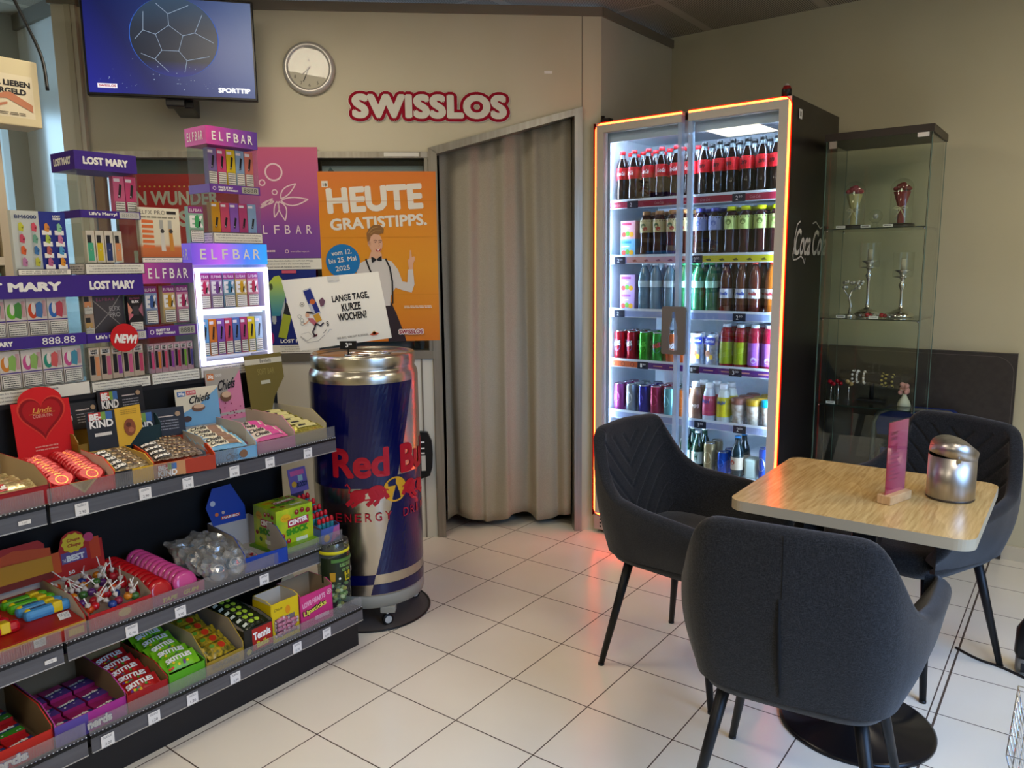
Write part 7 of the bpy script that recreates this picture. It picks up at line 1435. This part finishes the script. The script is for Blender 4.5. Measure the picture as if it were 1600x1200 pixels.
def candle(u, v, h, lb):
    t = thing('candle_holder', lb, 'candle holder', R(u, v, 1.169), ROT_R, 'silver candle holders'); k = h
    mb = MB(); mb.lathe([(.058, 0), (.060, .006), (.050, .018), (.030, .030), (.012, .038), (.009, .05), (.0065, .06), (.0065, k - .06), (.010, k - .05), (.016, k - .035), (.010, k - .022), (.008, k - .010), (.018, k), (.040, k + .002), (.040, k + .004), (.012, k + .006), (.016, k + .020), (.036, k + .032), (.036, k + .034), (.012, k + .036)], CHROME, 36); mb.build('stem', t)
    mb = MB(); mb.lathe([(.043, k + .004), (.043, k + .115)], GLD, 32, cap0=False, cap1=False); mb.build('glass_shade', t); mb = MB(); mb.cyl((0, 0, k + .036), (0, 0, k + .085), .011, M('#d0c8b0', .6), seg=16); mb.build('candle', t)
candle(1.178, -.32, .225, 'taller silver candle holder with glass shade in the cabinet'); candle(1.322, -.32, .180, 'shorter silver candle holder on the right in the cabinet')
t = thing('silver_tree', 'silver tree ornament with crystal blossoms beside the taller candle holder', 'ornament', R(1.118, -.40, 1.169), ROT_R); mb = MB(); mb.lathe([(.030, 0), (.028, .008), (.010, .014)], CHROME, 20); mb.tube([(0, 0, .01), (.006, 0, .05), (-.004, 0, .09), (.008, 0, .125)], [.007, .006, .005, .004], CHROME, 8); mb.tube([(-.004, 0, .09), (-.025, 0, .12), (-.035, 0, .14)], .003, CHROME, 6); mb.tube([(.008, 0, .12), (.03, 0, .135), (.045, 0, .14)], .003, CHROME, 6); mb.build('trunk', t)
mb = MB(); [mb.sphere((random.uniform(-.045, .055), random.uniform(-.02, .02), random.uniform(.130, .165)), .008, M('#d8d8d0', .05, .6), seg=8, rings=5) for _ in range(18)]; mb.build('blossoms', t)
for nme, u, lb in (('crystal_figure', 1.212, 'red and clear crystal figure between the candle holders'), ('crystal_figure', 1.272, 'small red crystal piece beside the shorter candle holder')):
    t = thing(nme, lb, 'ornament', R(u, -.43, 1.169), ROT_R); mb = MB(); mb.sphere((-.008, 0, .012), .012, M('#a81828', .1, .2), seg=6, rings=4); mb.sphere((.006, .0, .010), .010, M('#8c1420', .1, .2), seg=6, rings=4); mb.build('red_crystal', t); mb = MB(); mb.sphere((.018, 0, .014), .014, GLD, seg=8, rings=6); mb.sphere((.026, 0, .006), .006, CHROME, seg=8, rings=6); mb.build('clear_crystal', t)
t = thing('bracelet_stand', 'black T-shaped bracelet stand on the third cabinet shelf', 'jewellery stand', R(1.222, -.33, .766), ROT_R); mb = MB(); mb.box(-.060, .060, -.03, .03, 0, .010, M('#0c0c0e', .6), b=.003); mb.build('foot', t); mb = MB(); mb.cyl((0, 0, .01), (0, 0, .105), .010, M('#0c0c0e', .7), seg=12); mb.build('post', t); mb = MB(); mb.cyl((-.145, 0, .118), (.125, 0, .102), .023, M('#0c0c0e', .8), seg=20); mb.build('bar', t)
for i, (x, c1, c2, lb) in enumerate([(-.085, '#e0dcd8', '#1c1c1c', 'white and black bead bracelet, leftmost on the stand'), (-.065, '#f0ece8', '#c8c4c0', 'white pearl bracelet, second on the stand'), (-.035, '#c8b8a0', '#e0d8d0', 'pale gold bead bracelet, third on the stand'), (.045, '#1c1c1c', '#a89c50', 'black and gold bead bracelet left of the stand\'s right end'), (.062, '#a89c50', '#1c1c1c', 'gold and black bead bracelet, second from right on the stand'), (.090, '#201c1c', '#a8a060', 'black bracelet with gold clasp at the right end of the stand')]):
    mb = MB(); zc = .118 - (x + .145) / .27 * .016
    for k in range(16): a = 2 * pi * k / 16; mb.sphere((0, .028 * cos(a), .028 * sin(a)), .0058, M(c1 if k % 2 else c2, .2), seg=7, rings=5)
    o = mb.build('bead_bracelet', None, R(1.222 + x, -.33, .766 + zc), ROT_R); tag(o, lb, 'bracelet', 'bead bracelets on the stand')
for i, (u, v, c, lb) in enumerate([(1.060, -.42, '#a80c20', 'red crystal rose, left one on the third cabinet shelf'), (1.085, -.39, '#900a1c', 'red crystal rose, right one on the third cabinet shelf'), (1.130, -.38, '#a8905c', 'amber crystal rose beside the bracelet stand')]):
    t = thing('crystal_rose', lb, 'ornament', R(u, v, .766), ROT_R, 'crystal roses'); mb = MB(); [mb.sphere((.010 * cos(k * 2.1), .010 * sin(k * 2.1), .082 + .006 * (k % 3)), .010, M(c, .12, .1), seg=7, rings=5) for k in range(7)]; mb.build('bloom', t); mb = MB(); mb.cyl((0, 0, .0), (0, 0, .078), .0025, CHROME, seg=8); mb.lathe([(.016, 0), (.014, .012), (.004, .018)], GLD, 12); mb.build('stalk', t)
t = thing('flower_figure', 'pale pink flower figurine at the right of the third cabinet shelf', 'ornament', R(1.372, -.38, .766), ROT_R); mb = MB(); mb.lathe([(.030, 0), (.024, .02), (.010, .045), (.008, .055)], M('#c8c8b0', .3), 16); mb.tube([(-.012, 0, .05), (-.022, 0, .062), (-.016, 0, .074), (-.006, 0, .068)], .003, M('#c8c8b0', .3), 6); mb.build('vase', t); mb = MB(); [mb.sphere((random.uniform(-.018, .022), random.uniform(-.015, .015), random.uniform(.060, .100)), .011, M('#c89088', .4), seg=8, rings=6) for _ in range(14)]; mb.build('blossoms', t)

# ================================================================== board against the wall, folded chair, odds and ends
mb = MB(); BD = noisy('dark_laminate', '#2e2825', '#352f2b', 40, .45); mb.box(.940, 1.775, -.034, -.002, .003, .994, BD); o = mb.build('dark_board', None, R(0, 0), ROT_R); tag(o, 'large dark brown board leaning flat on the right wall behind the cabinet', 'board')
mb = MB(); P = mb.panel((.940, -.034, .003)); P.line(arc(.745, .895, .080, 90, 0, 10)[:0] or [(.10, .975)] + [(.745 + .080 * cos(radians(a)), .895 + .080 * sin(radians(a))) for a in range(90, -1, -9)] + [(.825, .05)], .0015, M('#6a6460', .3)); mb.build('curved_line', o)  # thin paler line rounding one corner of the board
t = thing('folded_chair', 'blue folded chair with grey tube frame stored behind the glass cabinet', 'folding chair', R(1.40, -.085), ROT_R); TB = M('#6a6a62', .35, .5); BLS = M('#1c2c64', .4)
mb = MB(); mb.tube([(-.21, 0, .02), (-.21, 0, .62), (-.19, 0, .67), (-.12, 0, .70), (.12, 0, .70), (.19, 0, .67), (.21, 0, .62), (.21, 0, .02)], .011, TB, 10); mb.tube([(-.18, .03, .02), (-.18, .03, .50), (.18, .03, .50), (.18, .03, .02)], .009, TB, 10); mb.build('frame', t)
mb = MB(); mb.prism([(-.19, .56), (.19, .56), (.21, .66), (.14, .715), (-.14, .715), (-.21, .66)], -.015, .0, BLS, XZ); mb.build('backrest', t); mb = MB(); mb.box(-.17, .17, -.03, -.005, .12, .50, BLS, b=.01); mb.build('seat', t)
mb = MB(); mb.tube(smooth([R(1.725, -1.13, .004), R(1.80, -1.18, .004), R(1.88, -1.20, .004), R(2.0, -1.26, .004), R(2.15, -1.30, .004)]), .005, M('#1c1816', .5), 6); o = mb.build('floor_cable'); tag(o, 'dark cable lying on the tiles at the right picture edge', 'cable')
t = thing('rolling_stand', 'black and grey castor foot of a stand at the right picture edge', 'stand', Vector((1.775, 2.50, 0)), -.4); mb = MB(); mb.lathe([(.024, .0), (.030, .012), (.030, .055), (.022, .065)], M('#8a8884', .3, .5), 20); mb.box(-.018, .002, -.032, -.026, .015, .045, BLACKP); mb.build('castor', t); mb = MB(); mb.lathe([(.030, .060), (.036, .075), (.034, .16), (.014, .20), (.012, .62)], BLACKP, 20); mb.build('post', t)
t = thing('wire_basket', 'chrome wire basket corner at the lower right picture corner', 'basket', Vector((1.525, 1.83, 0)), TH); mb = MB(); q = .20
for z, k in ((.02, .80), (.07, .87), (.12, .93), (.18, 1.0)): mb.tube([(-q * k / 1, -q * k, z), (q * k, -q * k, z), (q * k, q * k, z), (-q * k, q * k, z)], .0022, CHROME, 6, True)
mb.build('rims', t); mb = MB()
for i in range(9):
    a = -1 + 2 * i / 8
    for sx, sy in ((a, -1), (a, 1), (-1, a), (1, a)): mb.cyl((sx * q * .8, sy * q * .8, .01), (sx * q, sy * q, .18), .0016, CHROME, seg=6)
mb.build('wires', t)
